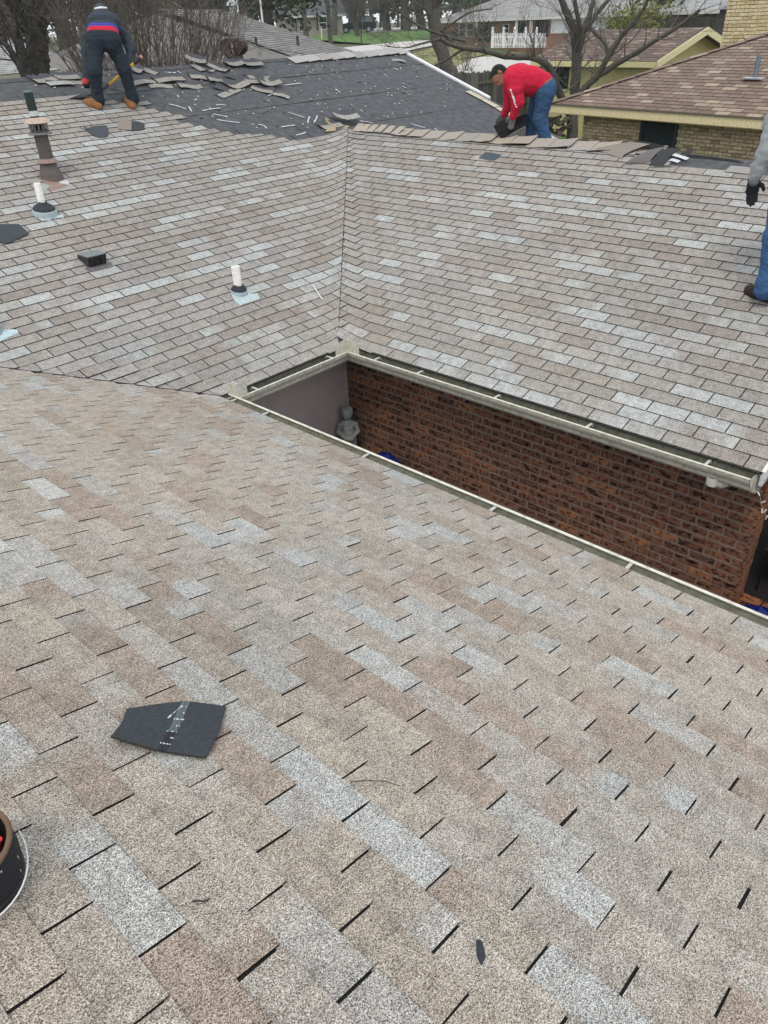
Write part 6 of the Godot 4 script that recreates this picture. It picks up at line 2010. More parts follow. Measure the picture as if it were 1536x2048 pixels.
func left_house() -> void:
	var grey := [Color(.24, .225, .21), Color(.265, .25, .235), Color(.22, .205, .195), Color(.25, .235, .22), Color(.30, .29, .275)]
	var p1 := far_at(310, 28, 25); var p2 := far_at(440, 18, 30); var p3 := far_at(728, 109, 32)
	var rd := (p2 - p1); rd.y = 0; rd = rd.normalized()
	var out := Vector3(-rd.z, 0, rd.x)
	if out.dot(CAM - p1) < 0: out = -out
	var run := (p3 - p2).dot(out)
	var p4 := p1 + out * run; p4.y = p3.y
	p4 += rd * 1.0
	var p5 := p1 - out * run - rd * 2.5; p5.y = p3.y
	var p6 := p2 - out * run; p6.y = p3.y
	var o := thing("grey_house", Vector3(p1.x, land(p1.x, p1.z), p1.z), "house with a wide grey shingle hip roof behind the left ridge", "house")
	var rb := MB.new()
	rb.quad(p4, p3, p2, p1, Color(.2, .19, .18)); rb.tri(p5, p4, p1, Color(.30, .28, .27)); rb.quad(p1, p2, p6, p5, Color(.2, .19, .18)); rb.tri(p3, p6, p2, Color(.2, .19, .18))
	var roof := part("roof", rb, M.torn, o)
	var sm := MB.new()
	var e := (p3 - p4).normalized()
	var upv := (p2 - p3) - e * (p2 - p3).dot(e)
	far_roof(sm, p4, e, upv.normalized(), 0, (p1 - p4).dot(e), (p3 - p4).length(), (p2 - p4).dot(e), upv.length(), .36, .14, grey)
	part("shingles", sm, M.shingle_far, roof, "", true)
	var wm := MB.new()
	var a := p4 - out * .5; var b := p3 - out * .5
	wm.quad(Vector3(a.x, land(a.x, a.z), a.z), Vector3(b.x, land(b.x, b.z) - 1, b.z), b, a, Color(.35, .32, .28))
	part("wall", wm, M.dusty, o)
	var nn := e.cross(upv).normalized()
	for q in [[467, 33, .17, .10, "round capped metal vent near the ridge of the grey roof"], [513, 90, .12, .035, "upper thin dark vent pipe on the grey roof"], [596, 91, .16, .04, "lower dark vent pipe on the grey roof"]]:
		var vp := meet(q[0], q[1], nn, nn.dot(p3))
		var v := thing("vent_pipe", vp, q[4], "vent pipe")
		var m := MB.new()
		var col := Color(.05, .05, .055) if q[3] < .06 else Color(.40, .45, .47)
		m.lathe([Vector2(q[3], -.05), Vector2(q[3], q[2] * 1.6)], 12, Transform3D(Basis.IDENTITY, vp), col)
		part("pipe", m, M.dusty, v)
		m = MB.new()
		if q[3] > .06: m.lathe([Vector2(.02, q[2] * 1.6), Vector2(.19, q[2] * 1.7), Vector2(.17, q[2] * 2.1), Vector2(.08, q[2] * 2.6), Vector2(0, q[2] * 2.7)], 14, Transform3D(Basis.IDENTITY, vp), Color(.50, .56, .58))
		else: m.lathe([Vector2(q[3] * 1.6, 0), Vector2(q[3] * 1.2, .05), Vector2(q[3], .07)], 12, Transform3D(Basis.IDENTITY, vp), col)
		part("cap" if q[3] > .06 else "collar", m, M.dusty, v)
	# paler roof nearer at the left
	var q0 := on_y(-90, 158, 1.9); var q1 := on_y(195, 133, 1.9)
	var e2 := (q1 - q0).normalized()
	var o2 := Vector3(e2.z, 0, -e2.x)
	if o2.dot(CAM - q0) < 0: o2 = -o2
	var u2 := (-o2 + Vector3.UP * .24).normalized()
	var L := (q1 - q0).length()
	var h := thing("pale_roof_house", Vector3(q0.x, land(q0.x, q0.z), q0.z), "low house with a pale grey roof behind the trunks at the far left", "house")
	rb = MB.new()
	rb.quad(q0, q1, q1 + u2 * 3.6, q0 + u2 * 3.6, Color(.3, .3, .3))
	var bk := -o2 * 7.0
	rb.quad(q0 + u2 * 3.6, q1 + u2 * 3.6, q1 + bk, q0 + bk, Color(.3, .3, .3))
	roof = part("roof", rb, M.torn, h)
	sm = MB.new()
	far_roof(sm, q0, e2, u2, 0, 0, L, L - .5, 3.6, .36, .15, [Color(.44, .43, .42), Color(.48, .47, .46), Color(.41, .40, .39), Color(.50, .50, .49)])
	part("shingles", sm, M.shingle_far, roof, "", true)
	var fm := MB.new()
	var b2 := Basis(e2, Vector3.UP, o2)
	fm.box(q0 + e2 * L * .5 - Vector3(0, .09, 0), Vector3(L, .16, .03), Color(.46, .43, .33), b2)
	part("fascia", fm, M.dusty, h)
	fm = MB.new()
	var gy := land(q0.x, q0.z) - .6
	fm.box(Vector3(q0.x, (gy + 1.8) * .5, q0.z) + e2 * L * .5 - o2 * .5, Vector3(L - .4, 1.8 - gy, .1), Color(.30, .27, .18), b2)
	part("wall", fm, M.dusty, h)

func facade(called: String, label: String, l: Vector3, r: Vector3, wall_top: float, wall_c: Color, roof_c: Array, pitch: float, depth: float, hip: bool) -> Array:
	var e := Vector3(r.x - l.x, 0, r.z - l.z)
	var L := e.length()
	e /= L
	var nh := Vector3(-e.z, 0, e.x)
	var o := thing(called, l.lerp(r, .5), label, "house")
	var bs := Basis(e, Vector3.UP, nh)
	var gy := minf(land(l.x, l.z), land(r.x, r.z)) - .2
	var m := MB.new()
	m.box(Vector3(l.x, (gy + wall_top) * .5, l.z) + e * L * .5 - nh * depth * .5, Vector3(L, wall_top - gy, depth), wall_c, bs)
	var wall := part("wall", m, M.ybrick, o)
	m = MB.new()
	var a := Vector3(l.x, wall_top, l.z) + nh * .6 - e * .6; var b := Vector3(r.x, wall_top, r.z) + nh * .6 + e * .6
	var run := depth * .5 + .6
	var t0 := a - nh * run + Vector3.UP * run * pitch + e * (run if hip else 0.0); var t1 := b - nh * run + Vector3.UP * run * pitch - e * (run if hip else 0.0)
	m.quad(a, b, t1, t0, roof_c[0]); m.quad(t0, t1, b - nh * run * 2, a - nh * run * 2, roof_c[0]); m.tri(a - nh * run * 2, a, t0, roof_c[0]); m.tri(b, b - nh * run * 2, t1, roof_c[0])
	var roof := part("roof", m, M.torn, o)
	m = MB.new()
	var up := (-nh + Vector3.UP * pitch).normalized()
	far_roof(m, a, e, up, 0, run if hip else 0.0, L + 1.2, L + 1.2 - (run if hip else 0.0), run * sqrt(1 + pitch * pitch), .9, .28, roof_c)
	part("shingles", m, M.shingle_far, roof, "", true)
	m = MB.new()
	m.box(a + e * (L * .5 + .6) - Vector3(0, .1, 0), Vector3(L + 1.2, .2, .04), Color(.62, .62, .60), bs)
	part("fascia", m, M.dusty, o)
	return [o, nh, Vector3(l.x, 0, l.z), wall]

func window_at(h: Array, x0: float, y0: float, x1: float, y1: float, frame: Color, glass := true, called := "window") -> void:
	var m := MB.new()
	rect_on(m, h[2], h[1], x0, y0, x1, y1, .05, .08, frame)
	var w := part(called, m, M.dusty, h[0])
	if glass:
		for k in 2:
			m = MB.new()
			var ym := lerpf(y0, y1, .5)
			var ix := (x1 - x0) * .12; var iy := (y1 - y0) * .08
			rect_on(m, h[2], h[1], x0 + ix, (y0 + iy) if k == 0 else (ym + iy * .5), x1 - ix, (ym - iy * .5) if k == 0 else (y1 - iy), .06, .02, Color.WHITE)
			part("pane", m, M.glass, w)

func far_houses() -> void:
	# pale brick house beyond the left lawn
	var l := far_at(572, 76, 100); var r := far_at(686, 68, 101)
	var b := facade("pale_brick_house", "distant pale brick house with dark shutters beyond the green lawn", l, r, 3.5, Color(.44, .40, .36), [Color(.12, .13, .14), Color(.15, .16, .17), Color(.10, .11, .12)], .35, 9.0, false)
	window_at(b, 598, 38, 608, 63, Color(.66, .68, .70)); window_at(b, 637, 31, 655, 60, Color(.66, .68, .70))
	for q in [[590, 36, 594, 63], [608.5, 35, 613, 63], [632, 30, 636.5, 61], [655.5, 30, 660, 60]]:
		var m := MB.new()
		rect_on(m, b[2], b[1], q[0], q[1], q[2], q[3], .06, .06, Color(.03, .035, .05))
		part("shutter", m, M.plain, b[0])
	# ranch house behind the picket fence
	l = far_at(884, 92, 84); r = far_at(1262, 84, 76)
	var R := facade("ranch_house", "long low red brick house with grey roof and white garage doors beyond the driveway", l, r, 2.55, Color(.30, .17, .125), [Color(.36, .355, .35), Color(.40, .395, .39), Color(.33, .325, .32)], .36, 11.0, true)
	window_at(R, 918, 46, 932, 74, Color(.55, .55, .52)); window_at(R, 934, 46, 949, 74, Color(.55, .55, .52)); window_at(R, 1006, 48, 1018, 66, Color(.6, .6, .57))
	var m2 := MB.new()
	rect_on(m2, R[2], R[1], 1072, 37, 1096, 74, .03, .04, Color(.012, .016, .014))
	part("porch_opening", m2, M.plain, R[0])
	m2 = MB.new()
	rect_on(m2, R[2], R[1], 1034, 42, 1050, 70, .03, .04, Color(.02, .02, .02))
	part("porch_opening", m2, M.plain, R[0])
	for q in [[1104, 35, 1152, 66], [1160, 34, 1215, 66]]:
		m2 = MB.new()
		rect_on(m2, R[2], R[1], q[0], q[1], q[2], q[3], .06, .06, Color(.74, .75, .77))
		var gd := part("garage_door", m2, M.dusty, R[0])
		for i in 4:
			m2 = MB.new()
			rect_on(m2, R[2], R[1], q[0] + 1, q[1] + 1 + i * 7.6, q[2] - 1, q[1] + 7 + i * 7.6, .09, .03, Color(.76, .77, .79))
			part("panel", m2, M.dusty, gd)
	for x in [877, 952, 1031, 1060]:
		m2 = MB.new()
		rect_on(m2, R[2] + R[1] * .4, R[1], x, 42, x + 2.5, 90, .05, .12, Color(.72, .72, .70))
		part("porch_post", m2, M.dusty, R[0])
	m2 = MB.new()
	rect_on(m2, R[2], R[1], 1217, 32, 1236, 60, .05, .06, Color(.07, .055, .05))
	part("side_door", m2, M.plain, R[0])
	# grey house at the right edge behind the chimney
	l = far_at(1490, 66, 46); r = far_at(1640, 66, 44)
	var G := facade("grey_siding_house", "grey sided house with a pale window at the upper right edge", l, r, 2.25, Color(.22, .22, .21), [Color(.25, .25, .26), Color(.28, .28, .29)], .4, 9.0, false)
	window_at(G, 1524, 30, 1546, 56, Color(.62, .66, .62))
	# low white roofed building behind the dark fence
	l = far_at(1335, 40, 62); r = far_at(1430, 40, 60)
	facade("white_eave_house", "distant low house with white eave behind the dark wooden fence", l, r, 2.6, Color(.10, .085, .075), [Color(.42, .42, .42), Color(.46, .46, .46)], .3, 7.0, false)
	# dark car parked before the pale brick house
	car()
	# letter box, leaning pole, flag poles, yellow stake
	var mp := on_land(723, 88)
	var mo := thing("mailbox", mp, "dark mailbox on a post at the edge of the green lawn", "mailbox")
	var m := MB.new()
	m.tube([mp, mp + Vector3(0, 1.05, 0)], [.05, .05], 6, Color(.06, .055, .05))
	part("post", m, M.plain, mo)
	m = MB.new()
	m.box(mp + Vector3(0, 1.18, 0), Vector3(.3, .26, .42), Color(.02, .022, .025), Basis(Vector3.UP, .7))
	m.tube([mp + Vector3(-.13, 1.3, -.16), mp + Vector3(.13, 1.3, .16)], [.15, .15], 10, Color(.02, .022, .025))
	part("box", m, M.gloss, mo)
	var up := far_at(662, 96, 58)
	var p0 := Vector3(up.x, land(up.x, up.z), up.z); var p1 := far_at(651, -60, 58)
	m = MB.new()
	m.tube([p0, p0.lerp(p1, .5), p1], [.17, .15, .13], 10, Color(.045, .04, .036))
	single("utility_pole", m, M.bark, "dark leaning wooden utility pole before the pale brick house", "utility pole")
	for q in [[477, 36, 472, -30, "left of two thin white poles behind the grey roof"], [527, 60, 517, -30, "right of two thin white poles behind the grey roof"]]:
		var a := far_at(q[0], q[1], 42)
		m = MB.new()
		m.tube([Vector3(a.x, land(a.x, a.z), a.z), a, far_at(q[2], q[3], 42)], [.05, .05, .04], 8, Color(.74, .75, .73))
		single("white_pole", m, M.plain, q[4], "pole")
	var ys := on_land(644, 80)
	m = MB.new()
	m.tube([ys, ys + Vector3(0, .95, 0)], [.06, .06], 6, Color(.60, .55, .35))
	single("yellow_stake", m, M.plain, "short yellow stake in the lawn before the pale brick house", "stake")
	# overhead cables
	for q in [[[330, -6, 24], [395, 35, 22], [462, 68, 20], [545, 108, 19], "cable slanting down over the grey roof toward the turbine vent"], [[515, 94, 19], [550, 99, 21], [590, 104, 23], [625, 113, 25], "cable running right above the far end of the left ridge"], [[-20, 50, 19], [60, 41, 20], [120, 34, 21], [190, 26, 22], "upper cable crossing the trunks at the far left"], [[-20, 76, 18], [40, 70, 19], [90, 62, 20], [150, 52, 21], "lower cable crossing the trunks at the far left"]]:
		m = MB.new()
		var pts := []
		var c := Curve3D.new()
		for k in 4: c.add_point(far_at(q[k][0], q[k][1], q[k][2]))
		for k in 4: pts.append(c.get_point_position(k))
		m.tube(pts, [.011, .011, .011, .011], 5, Color(.20, .20, .18))
		single("cable", m, M.plain, q[4], "cable")

func car() -> void:
	var base := on_land(716, 66)
	var o := thing("parked_car", base, "black sport utility car parked before the pale brick house", "car")
	var rt := Vector3(RX.x, 0, RX.z).normalized()
	var fw := Vector3(-rt.z, 0, rt.x)
	if fw.dot(CAM - base) < 0: fw = -fw
	var bs := Basis(rt, Vector3.UP, fw)
	var P := func(x: float, y: float, z: float) -> Vector3: return base + bs * Vector3(x, y, z)
	var prof := [Vector2(-2.3, .42), Vector2(2.3, .42), Vector2(2.38, .75), Vector2(2.3, 1.05), Vector2(2.12, 1.62), Vector2(1.9, 1.76), Vector2(-.1, 1.78), Vector2(-.45, 1.68), Vector2(-1.15, 1.12), Vector2(-2.1, 1.0), Vector2(-2.36, .8)]
	var m := MB.new()
	for i in prof.size():
		var a: Vector2 = prof[i]; var b: Vector2 = prof[(i + 1) % prof.size()]
		m.quad(P.call(a.x, a.y, .92), P.call(a.x, a.y, -.92), P.call(b.x, b.y, -.92), P.call(b.x, b.y, .92), Color(.012, .014, .018))
		if i > 0 and i < prof.size() - 1:
			m.tri(P.call(prof[0].x, prof[0].y, .92), P.call(a.x, a.y, .92), P.call(b.x, b.y, .92), Color(.012, .014, .018))
	part("body", m, M.gloss, o)
	for q in [[-1.0, -.2, 1.15, 1.65], [-.1, .85, 1.15, 1.68], [.95, 1.9, 1.15, 1.66]]:
		m = MB.new()
		m.hexa([P.call(q[0], q[2], .935), P.call(q[1], q[2], .935), P.call(q[1], q[2], .91), P.call(q[0], q[2], .91), P.call(q[0] + (.5 if q[0] < -.5 else 0.0), q[3], .935), P.call(q[1], q[3], .935), P.call(q[1], q[3], .91), P.call(q[0] + (.5 if q[0] < -.5 else 0.0), q[3], .91)], Color(.16, .19, .20))
		part("window", m, M.gloss, o)
	m = MB.new()
	m.quad(P.call(-1.10, 1.17, .8), P.call(-.52, 1.64, .75), P.call(-.52, 1.64, -.75), P.call(-1.10, 1.17, -.8), Color(.30, .35, .36))
	part("windscreen", m, M.gloss, o)
	for x in [-1.45, 1.4]:
		for z in [.82, -.82]:
			m = MB.new()
			m.tube([P.call(x, .36, z - .1), P.call(x, .36, z + .1)], [.37, .37], 18, Color(.012, .012, .012))
			var t := part("wheel", m, M.plain, o)
			m = MB.new()
			m.tube([P.call(x, .36, z + .1 * signf(z)), P.call(x, .36, z + .125 * signf(z))], [.22, .2], 14, Color(.5, .5, .52))
			part("rim", m, M.metal, t)
	for z in [.65, -.65]:
		m = MB.new()
		m.box(P.call(-2.3, .85, z), Vector3(.1, .16, .3), Color(.7, .72, .72), bs)
		part("headlight", m, M.gloss, o)

func fences() -> void:
	# weathered board fence, boards one by one
	for q in [[[872, 143, 34.0], [950, 144, 31.0], 24, "left run of weathered grey board fence below the big dark trunk"], [[950, 144, 31.0], [1092, 130, 34.5], 46, "right run of weathered grey board fence behind the person in red"]]:
		var a := far_at(q[0][0], q[0][1], q[0][2]); var b := far_at(q[1][0], q[1][1], q[1][2])
		var o := thing("board_fence", Vector3(a.x, land(a.x, a.z), a.z), q[3], "fence")
		var e := (b - a); e.y = 0; e = e.normalized()
		var nh := Vector3(-e.z, 0, e.x)
		var bs := Basis(e, Vector3.UP, nh)
		for i in q[2]:
			var t: float = (i + .5) / q[2]
			var p := a.lerp(b, t)
			var gy := land(p.x, p.z) - .1
			var top := p.y + rng.randf_range(-.04, .03)
			var w: float = (b - a).length() / q[2] - .012
			var m := MB.new()
			var k := rng.randf_range(.75, 1.2)
			var cc := Color(.135 * k, .128 * k, .115 * k)
			var c := Vector3(p.x, (top + gy) * .5, p.z) + nh * rng.randf_range(-.008, .008)
			var h: float = top - gy; var x: float = w * .5
			var pr := [Vector2(-x, -h * .5), Vector2(x, -h * .5), Vector2(x, h * .5 - .05), Vector2(x - .03, h * .5), Vector2(-x + .03, h * .5), Vector2(-x, h * .5 - .05)]
			for s in 6:
				var v0: Vector2 = pr[s]; var v1: Vector2 = pr[(s + 1) % 6]
				m.quad(c + bs * Vector3(v0.x, v0.y, .01), c + bs * Vector3(v0.x, v0.y, -.01), c + bs * Vector3(v1.x, v1.y, -.01), c + bs * Vector3(v1.x, v1.y, .01), cc)
				if s > 0 and s < 5:
					m.tri(c + bs * Vector3(pr[0].x, pr[0].y, .01), c + bs * Vector3(v0.x, v0.y, .01), c + bs * Vector3(v1.x, v1.y, .01), cc)
					m.tri(c + bs * Vector3(pr[0].x, pr[0].y, -.01), c + bs * Vector3(v1.x, v1.y, -.01), c + bs * Vector3(v0.x, v0.y, -.01), cc)
			part("board", m, M.wood, o)
		for y in [.35, 1.15]:
			var m := MB.new()
			m.box(a.lerp(b, .5) + nh * .03 - Vector3(0, y, 0), Vector3((b - a).length(), .09, .04), Color(.16, .15, .135), bs)
			m.v = tilt(m.v, a.lerp(b, .5), e, (b.y - a.y) / (b - a).length())
			part("rail", m, M.wood, o)
		var n := int(q[2] / 14.0) + 1
		for i in n + 1:
			var p := a.lerp(b, float(i) / n) + nh * .07
			var m := MB.new()
			var gy := land(p.x, p.z) - .1
			m.box(Vector3(p.x, (p.y + gy) * .5, p.z), Vector3(.1, p.y - gy - .05, .1), Color(.20, .19, .17), bs)
			part("post", m, M.wood, o)
	# dark fence behind the garage
	var l := far_at(1335, 34, 47); var r := far_at(1424, 34, 45)
	var df := thing("dark_fence", Vector3(l.x, land(l.x, l.z), l.z), "dark brown board fence between the garage gable and the chimney", "fence")
	for i in 17:
		var p := l.lerp(r, i / 16.0)
		var m := MB.new()
		var gy := land(p.x, p.z)
		m.box(Vector3(p.x, (p.y + gy) * .5, p.z), Vector3(.17, p.y - gy, .03), Color(.05, .043, .038).lerp(Color(.09, .08, .07), rng.randf()))
		part("board", m, M.wood, df)
	# white picket fence before the ranch house, with swan-neck posts
	var a := far_at(984, 96, 76); var b := far_at(1092, 95, 79)
	var e := (b - a); e.y = 0; e = e.normalized()
	var bs := Basis(e, Vector3.UP, Vector3(-e.z, 0, e.x))
	var pf := thing("picket_fence", a, "white picket fence with ball topped posts before the long brick house", "fence")
	var L := (b - a).length()
	var np := int(L / .16)
	for i in np:
		var p := a.lerp(b, i / float(np))
		var h := 1.05
		var m := MB.new()
		m.box(p + Vector3(0, h * .5, 0), Vector3(.085, h, .025), Color(.82, .83, .84), bs)
		m.box(p + Vector3(0, h, 0), Vector3(.06, .06, .024), Color(.82, .83, .84), bs * Basis(Vector3.BACK, PI / 4))
		part("picket", m, M.plain, pf)
	for y in [.25, .8]:
		var m := MB.new()
		m.box(a.lerp(b, .5) + Vector3(0, y, 0), Vector3(L, .09, .04), Color(.80, .81, .82), bs)
		m.v = tilt(m.v, a.lerp(b, .5), e, (b.y - a.y) / L)
		part("rail", m, M.plain, pf)
	for i in 6:
		var p := a.lerp(b, i / 5.0)
		var m := MB.new()
		m.box(p + Vector3(0, .65, 0), Vector3(.16, 1.3, .16), Color(.82, .83, .84), bs)
		m.lathe([Vector2(.05, 1.3), Vector2(.10, 1.36), Vector2(.11, 1.43), Vector2(.07, 1.51), Vector2(0, 1.53)], 8, Transform3D(Basis.IDENTITY, p), Color(.82, .83, .84))
		part("post", m, M.plain, pf)
	# two white lawn chairs behind it
	for q in [[1052, 80, "left white plastic chair behind the picket fence"], [1086, 76, "right white plastic chair behind the picket fence"]]:
		var p := far_at(q[0], q[1] + 14, 80)
		var o := thing("lawn_chair", p, q[2], "chair")
		var m := MB.new()
		m.bevel(p + Vector3(0, .45, 0), Vector3(.6, .6, .05), .01, Color(.8, .81, .82), Basis(Vector3.RIGHT, -PI / 2)); part("seat", m, M.plain, o)
		m = MB.new()
		m.box(p + Vector3(0, .85, -.28), Vector3(.6, .85, .05), Color(.8, .81, .82), Basis(Vector3.RIGHT, -.2)); part("backrest", m, M.plain, o)
		for s in [Vector3(-.27, .22, .25), Vector3(.27, .22, .25), Vector3(-.27, .22, -.25), Vector3(.27, .22, -.25)]:
			m = MB.new()
			m.box(p + s, Vector3(.06, .45, .06), Color(.8, .81, .82)); part("leg", m, M.plain, o)
	# stacked firewood on concrete blocks by the garage wall
	var w := far_at(1106, 258, 29)
	var wp := thing("woodpile", Vector3(w.x, land(w.x, w.z), w.z), "pile of split firewood on grey blocks left of the bare tree trunk", "firewood")
	for i in 5:
		var m := MB.new()
		var c := Vector3(w.x - .42 + (i % 3) * .42, land(w.x, w.z) + .12 + .22 * int(i / 3), w.z)
		for s in [-1.0, 0.0, 1.0]: m.box(c + Vector3(s * .17, 0, 0), Vector3(.04, .19, .19), Color(.26, .255, .24))
		m.box(c + Vector3(0, .09, 0), Vector3(.38, .03, .19), Color(.26, .255, .24)); m.box(c - Vector3(0, .08, 0), Vector3(.38, .03, .19), Color(.26, .255, .24))
		part("block", m, M.dusty, wp)
	for i in 34:
		var m := MB.new()
		var c := Vector3(w.x + rng.randf_range(-.65, .65), land(w.x, w.z) + rng.randf_range(.45, 1.05), w.z + rng.randf_range(-.15, .2))
		var d := Vector3(rng.randf_range(-.6, .6), rng.randf_range(-.5, .5), 1).normalized() * .22
		m.tube([c - d, c + d], [rng.randf_range(.03, .07), rng.randf_range(.03, .07)], 6, Color(.06, .05, .042).lerp(Color(.16, .13, .10), rng.randf()))
		part("log", m, M.wood, wp)

func tilt(v: PackedVector3Array, c: Vector3, e: Vector3, k: float) -> PackedVector3Array:
	var o := PackedVector3Array()
	for p in v: o.append(p + Vector3.UP * ((p - c).dot(e) * k))
	return o

# ---------------------------------------------------------------- trees
func twig(mb: MB, p: Vector3, d: Vector3, len_: float, r: float, depth: int, col: Color, droop := 0.0, thin := .0035) -> void:
	var pts := [p]
	var rr := [r]
	var n := 3
	var dir := d
	for i in n:
		dir = (dir + Vector3(rng.randf_range(-1, 1), rng.randf_range(-1, 1), rng.randf_range(-1, 1)) * .22 + Vector3(0, .06 - droop, 0)).normalized()
		pts.append(pts[-1] + dir * len_ / n); rr.append(maxf(r * (1 - .28 * (i + 1)), thin))
	mb.tube(pts, rr, 4 if r > .02 else 3, col, false)
	if depth <= 0: return
	for k in rng.randi_range(2, 4):
		var i := rng.randi_range(1, n)
		var s := (dir + Vector3(rng.randf_range(-1, 1), rng.randf_range(-.6, 1), rng.randf_range(-1, 1)) * .95).normalized()
		twig(mb, pts[i], s, len_ * rng.randf_range(.5, .8), maxf(rr[i] * .62, thin), depth - 1, col, droop, thin)

# bare tree from main limbs given where they stand: [[px, py, distance], ...], first and last radius
func bare_tree(called: String, label: String, limbs: Array, twigs: int, tl: float, depth: int, group := "", col := Color(.115, .10, .085), thin := .004) -> Node3D:
	var first := far_at(limbs[0][0][0][0], limbs[0][0][0][1], limbs[0][0][0][2])
	var o := thing(called, Vector3(first.x, land(first.x, first.z), first.z), label, "tree", group)
	var tw := MB.new()
	for k in limbs.size():
		var q: Array = limbs[k]
		var raw := []
		for p in q[0]: raw.append(far_at(p[0], p[1], p[2]))
		if k == 0: raw.push_front(Vector3(raw[0].x, land(raw[0].x, raw[0].z) - .2, raw[0].z))
		# smooth the limb
		var pts := []
		var rr := []
		var N := raw.size()
		for i in N - 1:
			var a: Vector3 = raw[maxi(i - 1, 0)]; var b: Vector3 = raw[i]; var c: Vector3 = raw[i + 1]; var e: Vector3 = raw[mini(i + 2, N - 1)]
			for s in 4:
				pts.append(b.cubic_interpolate(c, a, e, s / 4.0) + Vector3(rng.randf_range(-1, 1), rng.randf_range(-1, 1), rng.randf_range(-1, 1)) * q[1] * .10)
				rr.append(lerpf(q[1], q[2], (i + s / 4.0) / (N - 1)) * rng.randf_range(.92, 1.08))
		pts.append(raw[-1]); rr.append(q[2])
		var m := MB.new()
		m.tube(pts, rr, 12 if q[1] > .12 else 8, Color.WHITE)
		part("trunk" if k == 0 else "limb", m, M.bark, o)
		var cnt := int(twigs * (pts.size() / 16.0))
		for t in cnt:
			var i := rng.randi_range(int(pts.size() * (.55 if k == 0 else .15)), pts.size() - 1)
			var d: Vector3 = (pts[i] - pts[maxi(i - 1, 0)]).normalized() if i > 0 else Vector3.UP
			var s := (d * .6 + Vector3(rng.randf_range(-1, 1), rng.randf_range(-.3, 1), rng.randf_range(-1, 1))).normalized()
			twig(tw, pts[i], s, tl * rng.randf_range(.5, 1.1), minf(rr[i] * .35, .028), depth, col, 0.0, thin)
	if tw.v.size() > 0: part("twigs", tw, M.twig, o, "", true)
	return o

func crown(mb: MB, c: Vector3, size: Vector3, n: int, leaf: float, cols: Array, clumps := 14) -> void:
	var cl := []
	for i in clumps:
		var v := Vector3(rng.randf_range(-1, 1), rng.randf_range(-1, 1), rng.randf_range(-1, 1))
		if v.length() > 1: v = v.normalized() * rng.randf_range(.5, 1)
		cl.append([c + v * size * .75, rng.randf_range(.28, .5), rng.randf()])
	for i in n:
		var q: Array = cl[rng.randi() % clumps]
		var v := Vector3(rng.randfn(0, .5), rng.randfn(0, .42), rng.randfn(0, .5))
		var p: Vector3 = q[0] + v * size * q[1]
		var a := Vector3(rng.randf_range(-1, 1), rng.randf_range(-.7, .7), rng.randf_range(-1, 1)).normalized() * leaf * rng.randf_range(.5, 1.2)
		var b := a.cross(Vector3(rng.randf_range(-1, 1), rng.randf_range(-1, 1), rng.randf_range(-1, 1)).normalized()).normalized() * leaf * rng.randf_range(.3, .6)
		var col: Color = (cols[0] as Color).lerp(cols[1], clampf(q[2] * .7 + rng.randf() * .4, 0, 1))
		mb.quad(p - a, p + b, p + a, p - b, col)

func leafy(called: String, label: String, base: Vector3, h: float, w: float, low: float, cols: Array, n: int, leaf: float, group := "", cat := "tree") -> Node3D:
	var o := thing(called, base, label, cat, group)
	var t := MB.new()
	t.tube([base - Vector3(0, .3, 0), base + Vector3(rng.randf_range(-.1, .1) * w, h * .4, 0), base + Vector3(rng.randf_range(-.1, .1) * w, h * .8, 0)], [maxf(w * .05, .05), maxf(w * .04, .04), .04], 8, Color.WHITE)
	for i in 5:
		var a := rng.randf() * TAU
		t.tube([base + Vector3(0, h * rng.randf_range(.3, .55), 0), base + Vector3(cos(a) * w * .3, h * rng.randf_range(.6, .85), sin(a) * w * .3)], [w * .02 + .02, .02], 5, Color.WHITE)
	part("trunk", t, M.bark, o)
	var m := MB.new()
	crown(m, base + Vector3(0, lerpf(low, h, .5), 0), Vector3(w * .5, (h - low) * .5, w * .5), n, leaf, cols, 26)
	part("crown", m, M.leaf, o)
	return o

